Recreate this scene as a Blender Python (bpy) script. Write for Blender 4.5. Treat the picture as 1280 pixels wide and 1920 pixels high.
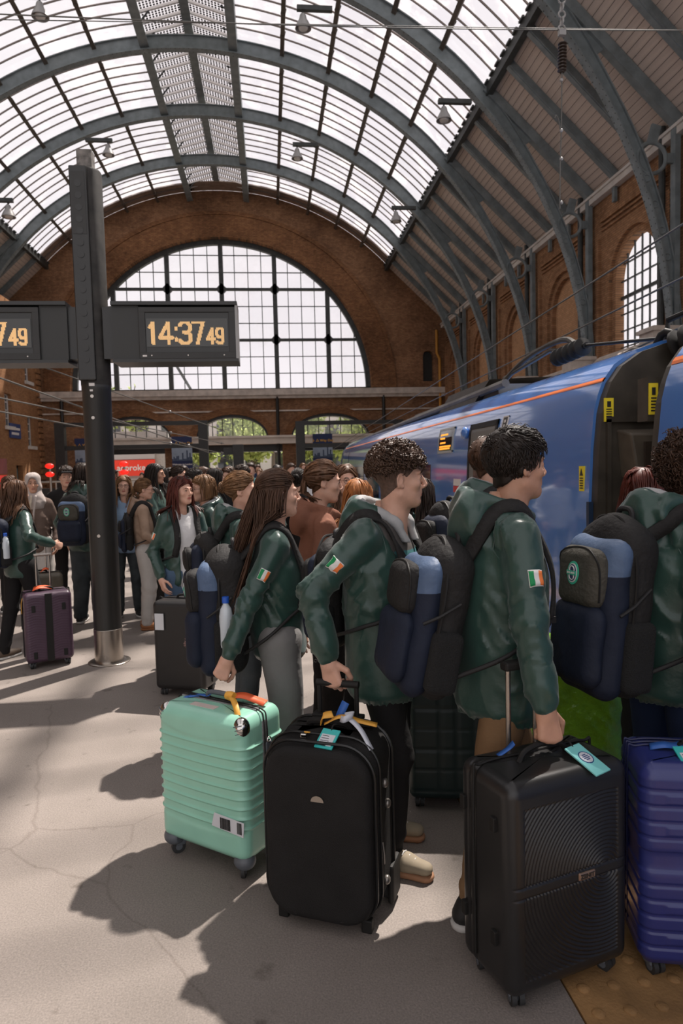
import bpy, bmesh, math, random
import numpy as np
from mathutils import Vector, Matrix

for o in list(bpy.data.objects): bpy.data.objects.remove(o, do_unlink=True)
SC = bpy.context.scene
COL = SC.collection
random.seed(7)
RNG = np.random.default_rng(11)
PI = math.pi

# ------------------------------------------------------------------ camera, world, sun, exposure
CAM_H = 1.65; FPX = 1280.0; YAW, PITCH, ROLL = .103, .065, -.025
def cam_axes():
    fw = np.array([math.sin(YAW)*math.cos(PITCH), math.cos(YAW)*math.cos(PITCH), -math.sin(PITCH)])
    r = np.array([math.cos(YAW), -math.sin(YAW), 0.]); u = np.cross(r, fw)
    c, s = math.cos(ROLL), math.sin(ROLL)
    return fw, c*r+s*u, -s*r+c*u
FW, RT, UP = cam_axes()
cd = bpy.data.cameras.new('camera'); cam = bpy.data.objects.new('camera', cd); COL.objects.link(cam)
m = Matrix.Identity(4)
for i in range(3):
    m[i][0], m[i][1], m[i][2] = RT[i], UP[i], -FW[i]
m[0][3], m[1][3], m[2][3] = 0, 0, CAM_H
cam.matrix_world = m
cd.sensor_fit = 'VERTICAL'; cd.sensor_height = 36.0; cd.sensor_width = 24.0; cd.lens = 24.0
cd.clip_start = .05; cd.clip_end = 600
cd.dof.use_dof = True; cd.dof.focus_distance = 2.9; cd.dof.aperture_fstop = 5.0
SC.camera = cam

SC.view_settings.view_transform = 'Standard'; SC.view_settings.look = 'None'
SC.view_settings.gamma = 1.0; SC.view_settings.use_curve_mapping = False
SC.view_settings.exposure = 0.15

w = bpy.data.worlds.new('sky'); SC.world = w; w.use_nodes = True
nt = w.node_tree; nt.nodes.clear()
out = nt.nodes.new('ShaderNodeOutputWorld'); bg = nt.nodes.new('ShaderNodeBackground')
tc = nt.nodes.new('ShaderNodeTexCoord'); nz = nt.nodes.new('ShaderNodeTexNoise'); rp = nt.nodes.new('ShaderNodeValToRGB')
nz.inputs['Scale'].default_value = 2.2; nz.inputs['Detail'].default_value = 4
rp.color_ramp.elements[0].position = .3; rp.color_ramp.elements[0].color = (.88, .84, .87, 1)
rp.color_ramp.elements[1].position = .7; rp.color_ramp.elements[1].color = (1, .965, .97, 1)
nt.links.new(tc.outputs['Generated'], nz.inputs['Vector']); nt.links.new(nz.outputs['Fac'], rp.inputs['Fac'])
nt.links.new(rp.outputs['Color'], bg.inputs['Color']); nt.links.new(bg.outputs[0], out.inputs[0])
bg.inputs['Strength'].default_value = 1.12

sd = bpy.data.lights.new('sun', 'SUN'); sun = bpy.data.objects.new('sun', sd); COL.objects.link(sun)
sd.energy = 8.5; sd.angle = math.radians(.9); sd.color = (1.0, .93, .85)
SUN_AZ, SUN_EL = math.radians(39), math.radians(60.5)          # towards the sun: right of the hall's axis, high
sv = Vector((math.sin(SUN_AZ)*math.cos(SUN_EL), math.cos(SUN_AZ)*math.cos(SUN_EL), math.sin(SUN_EL)))
sun.rotation_euler = sv.to_track_quat('Z', 'Y').to_euler(); sun.location = (10, 14, 30)

# ------------------------------------------------------------------ helpers
def project(p):
    d = np.asarray(p, float)-np.array([0, 0, CAM_H]); z = d@FW
    if z <= .05: return None
    return 640+FPX*(d@RT)/z, 960-FPX*(d@UP)/z, z

MATS = {}
def mat(name, col, rough=.55, metal=0., spec=.5, var=0., vscale=8., bump=0., bscale=60., coat=0., emit=0., sub=0., stretch=None, detail=5., sheen=0.):
    """procedural principled material: colour, mottling by noise, fine relief by noise"""
    if name in MATS: return MATS[name]
    M = bpy.data.materials.new(name); M.use_nodes = True; MATS[name] = M
    t = M.node_tree; b = t.nodes['Principled BSDF']
    c4 = (col[0], col[1], col[2], 1)
    b.inputs['Base Color'].default_value = c4; b.inputs['Roughness'].default_value = rough
    b.inputs['Metallic'].default_value = metal; b.inputs['Specular IOR Level'].default_value = spec
    if coat: b.inputs['Coat Weight'].default_value = coat; b.inputs['Coat Roughness'].default_value = .06
    if sheen: b.inputs['Sheen Weight'].default_value = sheen
    if emit: b.inputs['Emission Color'].default_value = c4; b.inputs['Emission Strength'].default_value = emit
    if sub:
        b.inputs['Subsurface Weight'].default_value = sub; b.inputs['Subsurface Radius'].default_value = (.012, .005, .003); b.inputs['Subsurface Scale'].default_value = 1
    vec = None
    if var or bump:
        tcn = t.nodes.new('ShaderNodeTexCoord'); vec = tcn.outputs['Object']
        if stretch:
            mp = t.nodes.new('ShaderNodeMapping'); mp.inputs['Scale'].default_value = stretch
            t.links.new(vec, mp.inputs['Vector']); vec = mp.outputs['Vector']
    if var:
        n = t.nodes.new('ShaderNodeTexNoise'); n.inputs['Scale'].default_value = vscale; n.inputs['Detail'].default_value = detail
        t.links.new(vec, n.inputs['Vector'])
        r = t.nodes.new('ShaderNodeValToRGB'); e = r.color_ramp.elements
        e[0].position = .32; e[1].position = .68
        e[0].color = tuple(max(0, x*(1-var)) for x in col)+(1,); e[1].color = tuple(min(1, x*(1+var)) for x in col)+(1,)
        t.links.new(n.outputs['Fac'], r.inputs['Fac']); t.links.new(r.outputs['Color'], b.inputs['Base Color'])
    if bump:
        n2 = t.nodes.new('ShaderNodeTexNoise'); n2.inputs['Scale'].default_value = bscale; n2.inputs['Detail'].default_value = 4
        t.links.new(vec, n2.inputs['Vector'])
        bp = t.nodes.new('ShaderNodeBump'); bp.inputs['Strength'].default_value = bump; bp.inputs['Distance'].default_value = .02
        t.links.new(n2.outputs['Fac'], bp.inputs['Height']); t.links.new(bp.outputs['Normal'], b.inputs['Normal'])
    return M

def brick_mat(name, plane, c1, c2, mortar, soot=.55, scale=1.0):
    M = bpy.data.materials.new(name); M.use_nodes = True; MATS[name] = M
    t = M.node_tree; b = t.nodes['Principled BSDF']; b.inputs['Roughness'].default_value = .9; b.inputs['Specular IOR Level'].default_value = .15
    tcn = t.nodes.new('ShaderNodeTexCoord'); sp = t.nodes.new('ShaderNodeSeparateXYZ'); cb = t.nodes.new('ShaderNodeCombineXYZ')
    t.links.new(tcn.outputs['Object'], sp.inputs[0])
    t.links.new(sp.outputs[plane[0]], cb.inputs['X']); t.links.new(sp.outputs[plane[1]], cb.inputs['Y'])
    br = t.nodes.new('ShaderNodeTexBrick'); br.inputs['Scale'].default_value = scale
    br.inputs['Brick Width'].default_value = .24; br.inputs['Row Height'].default_value = .085; br.inputs['Mortar Size'].default_value = .009
    br.inputs['Color1'].default_value = c1+(1,); br.inputs['Color2'].default_value = c2+(1,); br.inputs['Mortar'].default_value = mortar+(1,)
    t.links.new(cb.outputs[0], br.inputs['Vector'])
    n = t.nodes.new('ShaderNodeTexNoise'); n.inputs['Scale'].default_value = .35; n.inputs['Detail'].default_value = 8; n.inputs['Roughness'].default_value = .65
    t.links.new(cb.outputs[0], n.inputs['Vector'])
    n3 = t.nodes.new('ShaderNodeTexNoise'); n3.inputs['Scale'].default_value = 5.5; n3.inputs['Detail'].default_value = 3
    t.links.new(cb.outputs[0], n3.inputs['Vector'])
    ad = t.nodes.new('ShaderNodeMath'); ad.operation = 'ADD'; ml = t.nodes.new('ShaderNodeMath'); ml.operation = 'MULTIPLY'; ml.inputs[1].default_value = .35
    t.links.new(n3.outputs['Fac'], ml.inputs[0]); t.links.new(n.outputs['Fac'], ad.inputs[0]); t.links.new(ml.outputs[0], ad.inputs[1])
    r = t.nodes.new('ShaderNodeValToRGB'); e = r.color_ramp.elements
    e[0].position = .5; e[0].color = (soot, soot*.96, soot*.92, 1); e[1].position = .85; e[1].color = (1.12, 1.1, 1.05, 1)
    t.links.new(ad.outputs[0], r.inputs['Fac'])
    mx = t.nodes.new('ShaderNodeMix'); mx.data_type = 'RGBA'; mx.blend_type = 'MULTIPLY'; mx.inputs['Factor'].default_value = 1
    t.links.new(br.outputs['Color'], mx.inputs[6]); t.links.new(r.outputs['Color'], mx.inputs[7])
    t.links.new(mx.outputs[2], b.inputs['Base Color'])
    bp = t.nodes.new('ShaderNodeBump'); bp.inputs['Strength'].default_value = .5; bp.inputs['Distance'].default_value = .01
    t.links.new(br.outputs['Fac'], bp.inputs['Height']); bp.invert = True; t.links.new(bp.outputs['Normal'], b.inputs['Normal'])
    return M

def link(o, parent=None):
    COL.objects.link(o)
    if parent is not None: o.parent = parent
    return o
def empty(name, loc=(0, 0, 0), rz=0, label=None, cat=None, group=None, kind=None, parent=None, scale=1):
    o = bpy.data.objects.new(name, None); link(o, parent); o.location = loc; o.rotation_euler = (0, 0, rz); o.scale = (scale,)*3
    o.empty_display_size = .1
    return tag(o, label, cat, group, kind)
def tag(o, label=None, cat=None, group=None, kind=None):
    if label: o['label'] = label
    if cat: o['category'] = cat
    if group: o['group'] = group
    if kind: o['kind'] = kind
    return o

def np_mesh(name, V, Fq=None, Ft=None, smooth=True, mi=None):
    """mesh from arrays: quads Fq (n,4), triangles Ft (m,3); mi = material index per face"""
    me = bpy.data.meshes.new(name); V = np.asarray(V, np.float32)
    Fq = np.zeros((0, 4), np.int32) if Fq is None else np.asarray(Fq, np.int32).reshape(-1, 4)
    Ft = np.zeros((0, 3), np.int32) if Ft is None else np.asarray(Ft, np.int32).reshape(-1, 3)
    me.vertices.add(len(V)); me.vertices.foreach_set('co', V.ravel())
    nl = len(Fq)*4+len(Ft)*3; me.loops.add(nl); me.loops.foreach_set('vertex_index', np.r_[Fq.ravel(), Ft.ravel()].astype(np.int32))
    npol = len(Fq)+len(Ft); me.polygons.add(npol)
    st = np.r_[np.arange(len(Fq))*4, len(Fq)*4+np.arange(len(Ft))*3].astype(np.int32)
    me.polygons.foreach_set('loop_start', st)
    me.polygons.foreach_set('use_smooth', np.full(npol, smooth))
    if mi is not None: me.polygons.foreach_set('material_index', np.asarray(mi, np.int32))
    me.update(calc_edges=True); me.validate()
    return me
def mobj(name, me, mats, parent=None, loc=None, rot=None):
    o = bpy.data.objects.new(name, me); link(o, parent)
    for mm in (mats if isinstance(mats, (list, tuple)) else [mats]): me.materials.append(mm)
    if loc is not None: o.location = loc
    if rot is not None: o.rotation_euler = rot
    return o
def inst(name, me, parent=None, loc=(0, 0, 0), rot=(0, 0, 0), scale=None):
    o = bpy.data.objects.new(name, me); link(o, parent); o.location = loc; o.rotation_euler = rot
    if scale is not None: o.scale = scale
    return o

class MB:
    """collects simple shapes into one mesh"""
    def __init__(s): s.v = []; s.f = []; s.m = []; s.mi = 0; s.n = 0
    def add(s, V, F):
        V = [tuple(map(float, p)) for p in V]; s.v += V; s.f += [tuple(int(i)+s.n for i in f) for f in F]; s.m += [s.mi]*len(F); s.n += len(V); return s
    def box(s, lo, hi):
        x0, y0, z0 = lo; x1, y1, z1 = hi
        return s.add([(x0,y0,z0),(x1,y0,z0),(x1,y1,z0),(x0,y1,z0),(x0,y0,z1),(x1,y0,z1),(x1,y1,z1),(x0,y1,z1)],
                     [(3,2,1,0),(4,5,6,7),(0,1,5,4),(1,2,6,5),(2,3,7,6),(3,0,4,7)])
    def cbox(s, c, sz): return s.box([c[i]-sz[i]/2 for i in range(3)], [c[i]+sz[i]/2 for i in range(3)])
    def bar(s, a, b, w, h, up=(0, 0, 1)):
        a = np.array(a, float); b = np.array(b, float); d = b-a; d = d/np.linalg.norm(d)
        x = np.cross(d, up); 
        if np.linalg.norm(x) < 1e-5: x = np.cross(d, (0, 1, 0))
        x /= np.linalg.norm(x); z = np.cross(x, d)
        V = [p+x*sx*w/2+z*sz*h/2 for p in (a, b) for sx, sz in ((-1,-1),(1,-1),(1,1),(-1,1))]
        return s.add(V, [(0,1,2,3),(7,6,5,4),(0,4,5,1),(1,5,6,2),(2,6,7,3),(3,7,4,0)])
    def tube(s, pts, r, n=8, cap=True):
        P = np.array(pts, float); N = len(P); r = np.broadcast_to(np.asarray(r, float), (N,))
        T = np.gradient(P, axis=0); T /= np.linalg.norm(T, axis=1)[:, None]+1e-12
        up = np.array([0, 0, 1.]) if abs(T[0][2]) < .9 else np.array([1., 0, 0]); V = []
        x = np.cross(T[0], up); x /= np.linalg.norm(x)
        for i in range(N):
            x = x-T[i]*(x@T[i]); x /= np.linalg.norm(x)+1e-12; y = np.cross(T[i], x)
            for k in range(n):
                a = 2*PI*k/n; V.append(P[i]+r[i]*(math.cos(a)*x+math.sin(a)*y))
        F = [(i*n+k, i*n+(k+1) % n, (i+1)*n+(k+1) % n, (i+1)*n+k) for i in range(N-1) for k in range(n)]
        if cap: F += [tuple(range(n))[::-1], tuple((N-1)*n+k for k in range(n))]
        return s.add(V, F)
    def cyl(s, a, b, r, n=16, r2=None): return s.tube([a, b], [r, r if r2 is None else r2], n)
    def lathe(s, prof, c=(0, 0, 0), n=24, axis='z'):
        V = []
        for (r, h) in prof:
            for k in range(n):
                a = 2*PI*k/n; p = (r*math.cos(a), r*math.sin(a), h)
                if axis == 'y': p = (p[0], p[2], p[1])
                if axis == 'x': p = (p[2], p[0], p[1])
                V.append((p[0]+c[0], p[1]+c[1], p[2]+c[2]))
        F = [(i*n+k, i*n+(k+1) % n, (i+1)*n+(k+1) % n, (i+1)*n+k) for i in range(len(prof)-1) for k in range(n)]
        F += [tuple(range(n))[::-1], tuple((len(prof)-1)*n+k for k in range(n))]
        return s.add(V, F)
    def torus(s, c, R, r, ax=(0, 0, 1), n=24, mth=8):
        ax = Vector(ax).normalized(); q = Vector((0, 0, 1)).rotation_difference(ax); V = []; F = []
        for i in range(n):
            for j in range(mth):
                a, b = 2*PI*i/n, 2*PI*j/mth
                p = q @ Vector(((R+r*math.cos(b))*math.cos(a), (R+r*math.cos(b))*math.sin(a), r*math.sin(b)))
                V.append((p.x+c[0], p.y+c[1], p.z+c[2])); F.append((i*mth+j, ((i+1) % n)*mth+j, ((i+1) % n)*mth+(j+1) % mth, i*mth+(j+1) % mth))
        return s.add(V, F)
    def sphere(s, c, r, n=12, mth=8):
        rr = (r, r, r) if np.isscalar(r) else r; V = []; F = []
        for i in range(mth+1):
            th = PI*i/mth
            for k in range(n): a = 2*PI*k/n; V.append((c[0]+rr[0]*math.sin(th)*math.cos(a), c[1]+rr[1]*math.sin(th)*math.sin(a), c[2]+rr[2]*math.cos(th)))
        for i in range(mth):
            for k in range(n): F.append((i*n+k, (i+1)*n+k, (i+1)*n+(k+1) % n, i*n+(k+1) % n))
        return s.add(V, F)
    def mesh(s, name, smooth=False, recalc=True):
        me = bpy.data.meshes.new(name); me.from_pydata(s.v, [], s.f)
        me.polygons.foreach_set('material_index', s.m)
        if recalc:
            bm = bmesh.new(); bm.from_mesh(me); bmesh.ops.remove_doubles(bm, verts=bm.verts, dist=1e-6)
            bmesh.ops.recalc_face_normals(bm, faces=bm.faces); bm.to_mesh(me); bm.free()
        me.polygons.foreach_set('use_smooth', [smooth]*len(me.polygons))
        if smooth:
            try: me.set_sharp_from_angle(angle=math.radians(40))
            except Exception: pass
        me.update(); return me
    def build(s, name, mats, parent=None, smooth=False, bevel=0, loc=None, rot=None, seg=2):
        o = mobj(name, s.mesh(name, smooth), mats, parent, loc, rot)
        if bevel:
            b = o.modifiers.new('bevel', 'BEVEL'); b.width = bevel; b.segments = seg; b.limit_method = 'ANGLE'; b.angle_limit = math.radians(50)
        return o

def flat_shape(name, loops, depth, mats, parent=None, plane='xz', at=0., loc=None, rot=None, res=1):
    """solid of even thickness from 2D outlines (outer first, the rest holes); plane 'xz': depth along y from at to at+depth"""
    cu = bpy.data.curves.new(name, 'CURVE'); cu.dimensions = '2D'; cu.fill_mode = 'BOTH'; cu.extrude = depth/2
    for lp in loops:
        sp = cu.splines.new('POLY'); sp.points.add(len(lp)-1); sp.use_cyclic_u = True
        for p, q in zip(sp.points, lp): p.co = (q[0], q[1], 0, 1)
    return _curve_mesh(cu, name, depth, mats, parent, plane, at, loc, rot)
def _curve_mesh(cu, name, depth, mats, parent, plane, at, loc, rot):
    tmp = bpy.data.objects.new('tmp_curve', cu); COL.objects.link(tmp)
    dg = bpy.context.evaluated_depsgraph_get(); me = bpy.data.meshes.new_from_object(tmp.evaluated_get(dg)); me.name = name
    bpy.data.objects.remove(tmp, do_unlink=True); bpy.data.curves.remove(cu)
    n = len(me.vertices); co = np.zeros(n*3, np.float32); me.vertices.foreach_get('co', co); co = co.reshape(-1, 3)
    if plane == 'xz': co = np.c_[co[:, 0], at+depth/2-co[:, 2], co[:, 1]]
    elif plane == 'yz': co = np.c_[at+depth/2+co[:, 2], co[:, 0], co[:, 1]]
    else: co = np.c_[co[:, 0], co[:, 1], at+depth/2+co[:, 2]]
    me.vertices.foreach_set('co', co.astype(np.float32).ravel()); me.materials.clear(); me.update()
    bm = bmesh.new(); bm.from_mesh(me); bmesh.ops.remove_doubles(bm, verts=bm.verts, dist=1e-5); bmesh.ops.recalc_face_normals(bm, faces=bm.faces); bm.to_mesh(me); bm.free()
    for p in me.polygons: p.use_smooth = False
    return mobj(name, me, mats, parent, loc, rot)
def text(name, s, size, mats, parent=None, plane='xz', at=0., depth=.004, loc=None, rot=None, align='CENTER', sx=1., bold=0.):
    cu = bpy.data.curves.new(name, 'FONT'); cu.body = s; cu.size = size; cu.align_x = align; cu.align_y = 'CENTER'; cu.extrude = depth/2; cu.resolution_u = 3; cu.offset = bold
    o = _curve_mesh(cu, name, depth, mats, parent, plane, at, loc, rot)
    if sx != 1.: o.scale = (sx, 1, 1)
    return o

# ------------------------------------------------------------------ signed distance fields -> smooth meshes (bodies, clothes, bags)
def smin(a, b, k):
    if k <= 0: return np.minimum(a, b)
    h = np.clip(.5+.5*(b-a)/k, 0, 1); return b+(a-b)*h-k*h*(1-h)
class Field:
    def __init__(s, lo, hi, h):
        s.lo = np.array(lo, float); s.h = h; s.n = np.maximum(np.ceil((np.array(hi)-s.lo)/h).astype(int)+1, 4)
        s.D = np.full(s.n, 1., np.float32)
        s.ax = [(s.lo[i]+np.arange(s.n[i])*h).astype(np.float32) for i in range(3)]
    def _sub(s, lo, hi, pad):
        a = np.clip(((np.minimum(lo, hi)-pad-s.lo)/s.h).astype(int), 0, s.n-1); b = np.clip(((np.maximum(lo, hi)+pad-s.lo)/s.h).astype(int)+2, 1, s.n)
        sl = tuple(slice(a[i], max(b[i], a[i]+1)) for i in range(3))
        return sl, s.ax[0][sl[0]][:, None, None], s.ax[1][sl[1]][None, :, None], s.ax[2][sl[2]][None, None, :]
    def _put(s, sl, d, k, op):
        D = s.D[sl]
        if op == 'u': s.D[sl] = smin(D, d, k)
        elif op == 's': s.D[sl] = -smin(-D, d, k)
        elif op == 'i': s.D[sl] = -smin(-D, -d, k)
    def cone(s, a, b, ra, rb=None, k=.02, op='u', fl=(1, 1, 1)):
        rb = ra if rb is None else rb; a = np.array(a, float); b = np.array(b, float); R = max(ra, rb)
        sl, X, Y, Z = s._sub(np.minimum(a, b)-R*np.array(fl), np.maximum(a, b)+R*np.array(fl), k+.03)
        f = 1/np.array(fl, float); A = a*f; B = b*f; ab = B-A; L = float(ab@ab)+1e-9
        X = X*f[0]-A[0]; Y = Y*f[1]-A[1]; Z = Z*f[2]-A[2]
        t = np.clip((X*ab[0]+Y*ab[1]+Z*ab[2])/L, 0, 1)
        d = np.sqrt((X-t*ab[0])**2+(Y-t*ab[1])**2+(Z-t*ab[2])**2)-(ra+(rb-ra)*t)
        s._put(sl, (d*min(1, min(fl))).astype(np.float32), k, op); return s
    def ell(s, c, r, R=None, k=.02, op='u'):
        c = np.array(c, float); r = np.array(r, float); m = r.max()
        sl, X, Y, Z = s._sub(c-m, c+m, k+.03); X = X-c[0]; Y = Y-c[1]; Z = Z-c[2]
        if R is not None: X, Y, Z = (R[0][0]*X+R[1][0]*Y+R[2][0]*Z, R[0][1]*X+R[1][1]*Y+R[2][1]*Z, R[0][2]*X+R[1][2]*Y+R[2][2]*Z)
        q = np.sqrt((X/r[0])**2+(Y/r[1])**2+(Z/r[2])**2)+1e-6; g = np.sqrt((X/r[0]**2)**2+(Y/r[1]**2)**2+(Z/r[2]**2)**2)+1e-6
        s._put(sl, np.clip(q*(q-1)/g, -1, 1).astype(np.float32), k, op); return s
    def box(s, c, hf, rad, R=None, k=.01, op='u'):
        c = np.array(c, float); hf = np.array(hf, float); m = np.linalg.norm(hf) if R is not None else 0; e = hf if R is None else np.full(3, m)
        sl, X, Y, Z = s._sub(c-e, c+e, k+.03); X = X-c[0]; Y = Y-c[1]; Z = Z-c[2]
        if R is not None: X, Y, Z = (R[0][0]*X+R[1][0]*Y+R[2][0]*Z, R[0][1]*X+R[1][1]*Y+R[2][1]*Z, R[0][2]*X+R[1][2]*Y+R[2][2]*Z)
        qx, qy, qz = abs(X)-hf[0]+rad, abs(Y)-hf[1]+rad, abs(Z)-hf[2]+rad
        d = np.sqrt(np.maximum(qx, 0)**2+np.maximum(qy, 0)**2+np.maximum(qz, 0)**2)+np.minimum(np.maximum(qx, np.maximum(qy, qz)), 0)-rad
        s._put(sl, d.astype(np.float32), k, op); return s
    def half(s, n, d, k=.004):
        """keep the side where p.n < d"""
        n = np.array(n, float); n /= np.linalg.norm(n)
        P = s.ax[0][:, None, None]*n[0]+s.ax[1][None, :, None]*n[1]+s.ax[2][None, None, :]*n[2]-d
        s.D = -smin(-s.D, -P.astype(np.float32), k); return s
    def grid(s): return s.ax[0][:, None, None], s.ax[1][None, :, None], s.ax[2][None, None, :]
    def sample(s, P):
        q = np.clip((np.asarray(P)-s.lo)/s.h, 0, s.n-1.001); i = q.astype(int); f = q-i; out = 0
        for dx in (0, 1):
            for dy in (0, 1):
                for dz in (0, 1):
                    wgt = (f[:, 0] if dx else 1-f[:, 0])*(f[:, 1] if dy else 1-f[:, 1])*(f[:, 2] if dz else 1-f[:, 2])
                    out = out+wgt*s.D[i[:, 0]+dx, i[:, 1]+dy, i[:, 2]+dz]
        return out
    def grad(s, P):
        e = s.h; g = np.stack([s.sample(P+np.eye(3)[i]*e)-s.sample(P-np.eye(3)[i]*e) for i in range(3)], 1)
        return g/(np.linalg.norm(g, axis=1)[:, None]+1e-9)
    def snap(s, P, off, it=6, damp=1.):
        P = np.array(P, float)
        for _ in range(it): P = P-s.grad(P)*((s.sample(P)-off)*damp)[:, None]
        return P
    def push(s, P, off):
        d = s.sample(P); g = s.grad(P); return P+g*np.clip(off-d, 0, .05)[:, None]
    def nets(s):
        D = s.D; D = D.copy(); 
        D[0], D[-1] = 1, 1; D[:, 0], D[:, -1] = 1, 1; D[:, :, 0], D[:, :, -1] = 1, 1
        S = D < 0; n = s.n
        cnt = np.zeros(tuple(n-1), np.int8)
        offs = [(a, b, c) for a in (0, 1) for b in (0, 1) for c in (0, 1)]
        for a, b, c in offs: cnt += S[a:n[0]-1+a, b:n[1]-1+b, c:n[2]-1+c]
        I = np.argwhere((cnt > 0) & (cnt < 8)); idx = np.full(tuple(n-1), -1, np.int32); idx[I[:, 0], I[:, 1], I[:, 2]] = np.arange(len(I))
        val = np.stack([D[I[:, 0]+a, I[:, 1]+b, I[:, 2]+c] for a, b, c in offs], 1)
        acc = np.zeros((len(I), 3)); num = np.zeros(len(I))
        for i in range(8):
            for j in range(i+1, 8):
                if sum(abs(offs[i][q]-offs[j][q]) for q in range(3)) != 1: continue
                a, b = val[:, i], val[:, j]; mk = (a < 0) != (b < 0); t = np.where(mk, a/np.where(mk, a-b, 1), 0)
                p = np.array(offs[i])+t[:, None]*(np.array(offs[j])-np.array(offs[i])); acc += p*mk[:, None]; num += mk
        V = s.lo+(I+acc/np.maximum(num, 1)[:, None])*s.h
        Fs = []
        for axn in range(3):
            o1, o2 = (axn+1) % 3, (axn+2) % 3
            A = S.take(range(0, n[axn]-1), axn); B = S.take(range(1, n[axn]), axn); E = np.argwhere(A != B)
            ok = (E[:, o1] > 0) & (E[:, o2] > 0) & (E[:, o1] < n[o1]-1) & (E[:, o2] < n[o2]-1); E = E[ok]
            ins = S[E[:, 0], E[:, 1], E[:, 2]]
            q = []
            for d1, d2 in ((-1, -1), (0, -1), (0, 0), (-1, 0)):
                c = E.copy(); c[:, o1] += d1; c[:, o2] += d2; q.append(idx[c[:, 0], c[:, 1], c[:, 2]])
            q = np.stack(q, 1); q[~ins] = q[~ins][:, ::-1]; Fs.append(q)
        return V, np.concatenate(Fs)
    def mesh(s, name, mats, parent=None):
        V, F = s.nets(); return mobj(name, np_mesh(name, V, F), mats, parent)

def wob(P, f, seed=0.):
    """cheap smooth pseudo-noise, about -1..1"""
    x, y, z = P
    a = np.sin(f*(x+.6*y)+seed+1.7*np.sin(.7*f*z+seed*2.1)); b = np.sin(f*(1.13*z-.5*x)+2.3*seed+1.3*np.sin(.8*f*y-seed)); c = np.sin(f*(.9*y+.4*z)-1.1*seed+1.5*np.sin(.6*f*x+seed))
    return (a+b+c)/3

def join_vf(parts):
    V = []; F = []; n = 0; M = []
    for i, (v, f, mi) in enumerate(parts):
        V.append(v); F.append(f+n); n += len(v); M.append(np.broadcast_to(np.asarray(mi, np.int32), (len(f),)))
    return np.concatenate(V), np.concatenate(F), np.concatenate(M)

def strands_vf(C, r, sides=3):
    """tubes along many polylines C (N,S,3), radius r (N,S) -> verts, quads"""
    N, S, _ = C.shape; T = np.gradient(C, axis=1); T /= np.linalg.norm(T, axis=2)[..., None]+1e-9
    ref = np.array([.31, .52, .79]); x = np.cross(T, ref); x /= np.linalg.norm(x, axis=2)[..., None]+1e-9; y = np.cross(T, x)
    ang = np.arange(sides)*2*PI/sides
    V = C[:, :, None, :]+r[:, :, None, None]*(np.cos(ang)[None, None, :, None]*x[:, :, None, :]+np.sin(ang)[None, None, :, None]*y[:, :, None, :])
    base = (np.arange(N)[:, None, None]*S+np.arange(S-1)[None, :, None])*sides; k = np.arange(sides)[None, None, :]; k2 = (k+1) % sides
    F = np.stack([base+k, base+k2, base+sides+k2, base+sides+k], -1).reshape(-1, 4)
    return V.reshape(-1, 3), F

def bez(pts, n=24):
    """smooth curve through points (Catmull-Rom)"""
    P = np.array(pts, float); P = np.vstack([2*P[0]-P[1], P, 2*P[-1]-P[-2]]); out = []
    seg = len(P)-3; per = max(2, n//seg)
    for i in range(seg):
        for t in np.linspace(0, 1, per, endpoint=False):
            a, b, c, d = P[i:i+4]; out.append(.5*((2*b)+(-a+c)*t+(2*a-5*b+4*c-d)*t*t+(-a+3*b-3*c+d)*t**3))
    out.append(P[-2]); return np.array(out)
# ================================================================== THE HALL
XC, RR, ZC, BAY, Y0, PHI = -3.02, 15.9, 4.78, 5.885, 20.911, .802
YW = Y0+5*BAY                      # inner face of the far gable wall
YB = Y0-6*BAY                      # the roof goes on behind the camera
XR, XL = 13.2, -19.24              # side walls
M_iron = mat('iron_blue_grey', (.185, .215, .222), .5, 0, .4, var=.18, vscale=3)
M_irond = mat('iron_dark', (.050, .054, .052), .5, 0, .4, var=.25, vscale=4)
M_black = mat('black_paint', (.022, .021, .019), .45, 0, .45, var=.15, vscale=6)
M_stone = mat('pale_stone', (.56, .49, .43), .8, 0, .2, var=.18, vscale=2.5)
M_cream = mat('cream_beam', (.74, .65, .56), .7, 0, .2, var=.1, vscale=1.5)
B_far = brick_mat('brick_gable', ('X', 'Z'), (.40, .215, .118), (.275, .14, .077), (.17, .112, .078), .48)
B_side = brick_mat('brick_side', ('Y', 'Z'), (.46, .255, .14), (.33, .175, .092), (.20, .13, .088), .55)
B_pale = brick_mat('brick_panel', ('Y', 'Z'), (.58, .335, .185), (.48, .27, .145), (.32, .215, .145), .75)
M_board = mat('lining_board', (.60, .51, .435), .8, 0, .15, var=.14, vscale=1.2, stretch=(3, .25, 3))
M_gutter = mat('white_trim', (.62, .58, .53), .7, 0, .2, var=.1, vscale=2)

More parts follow.
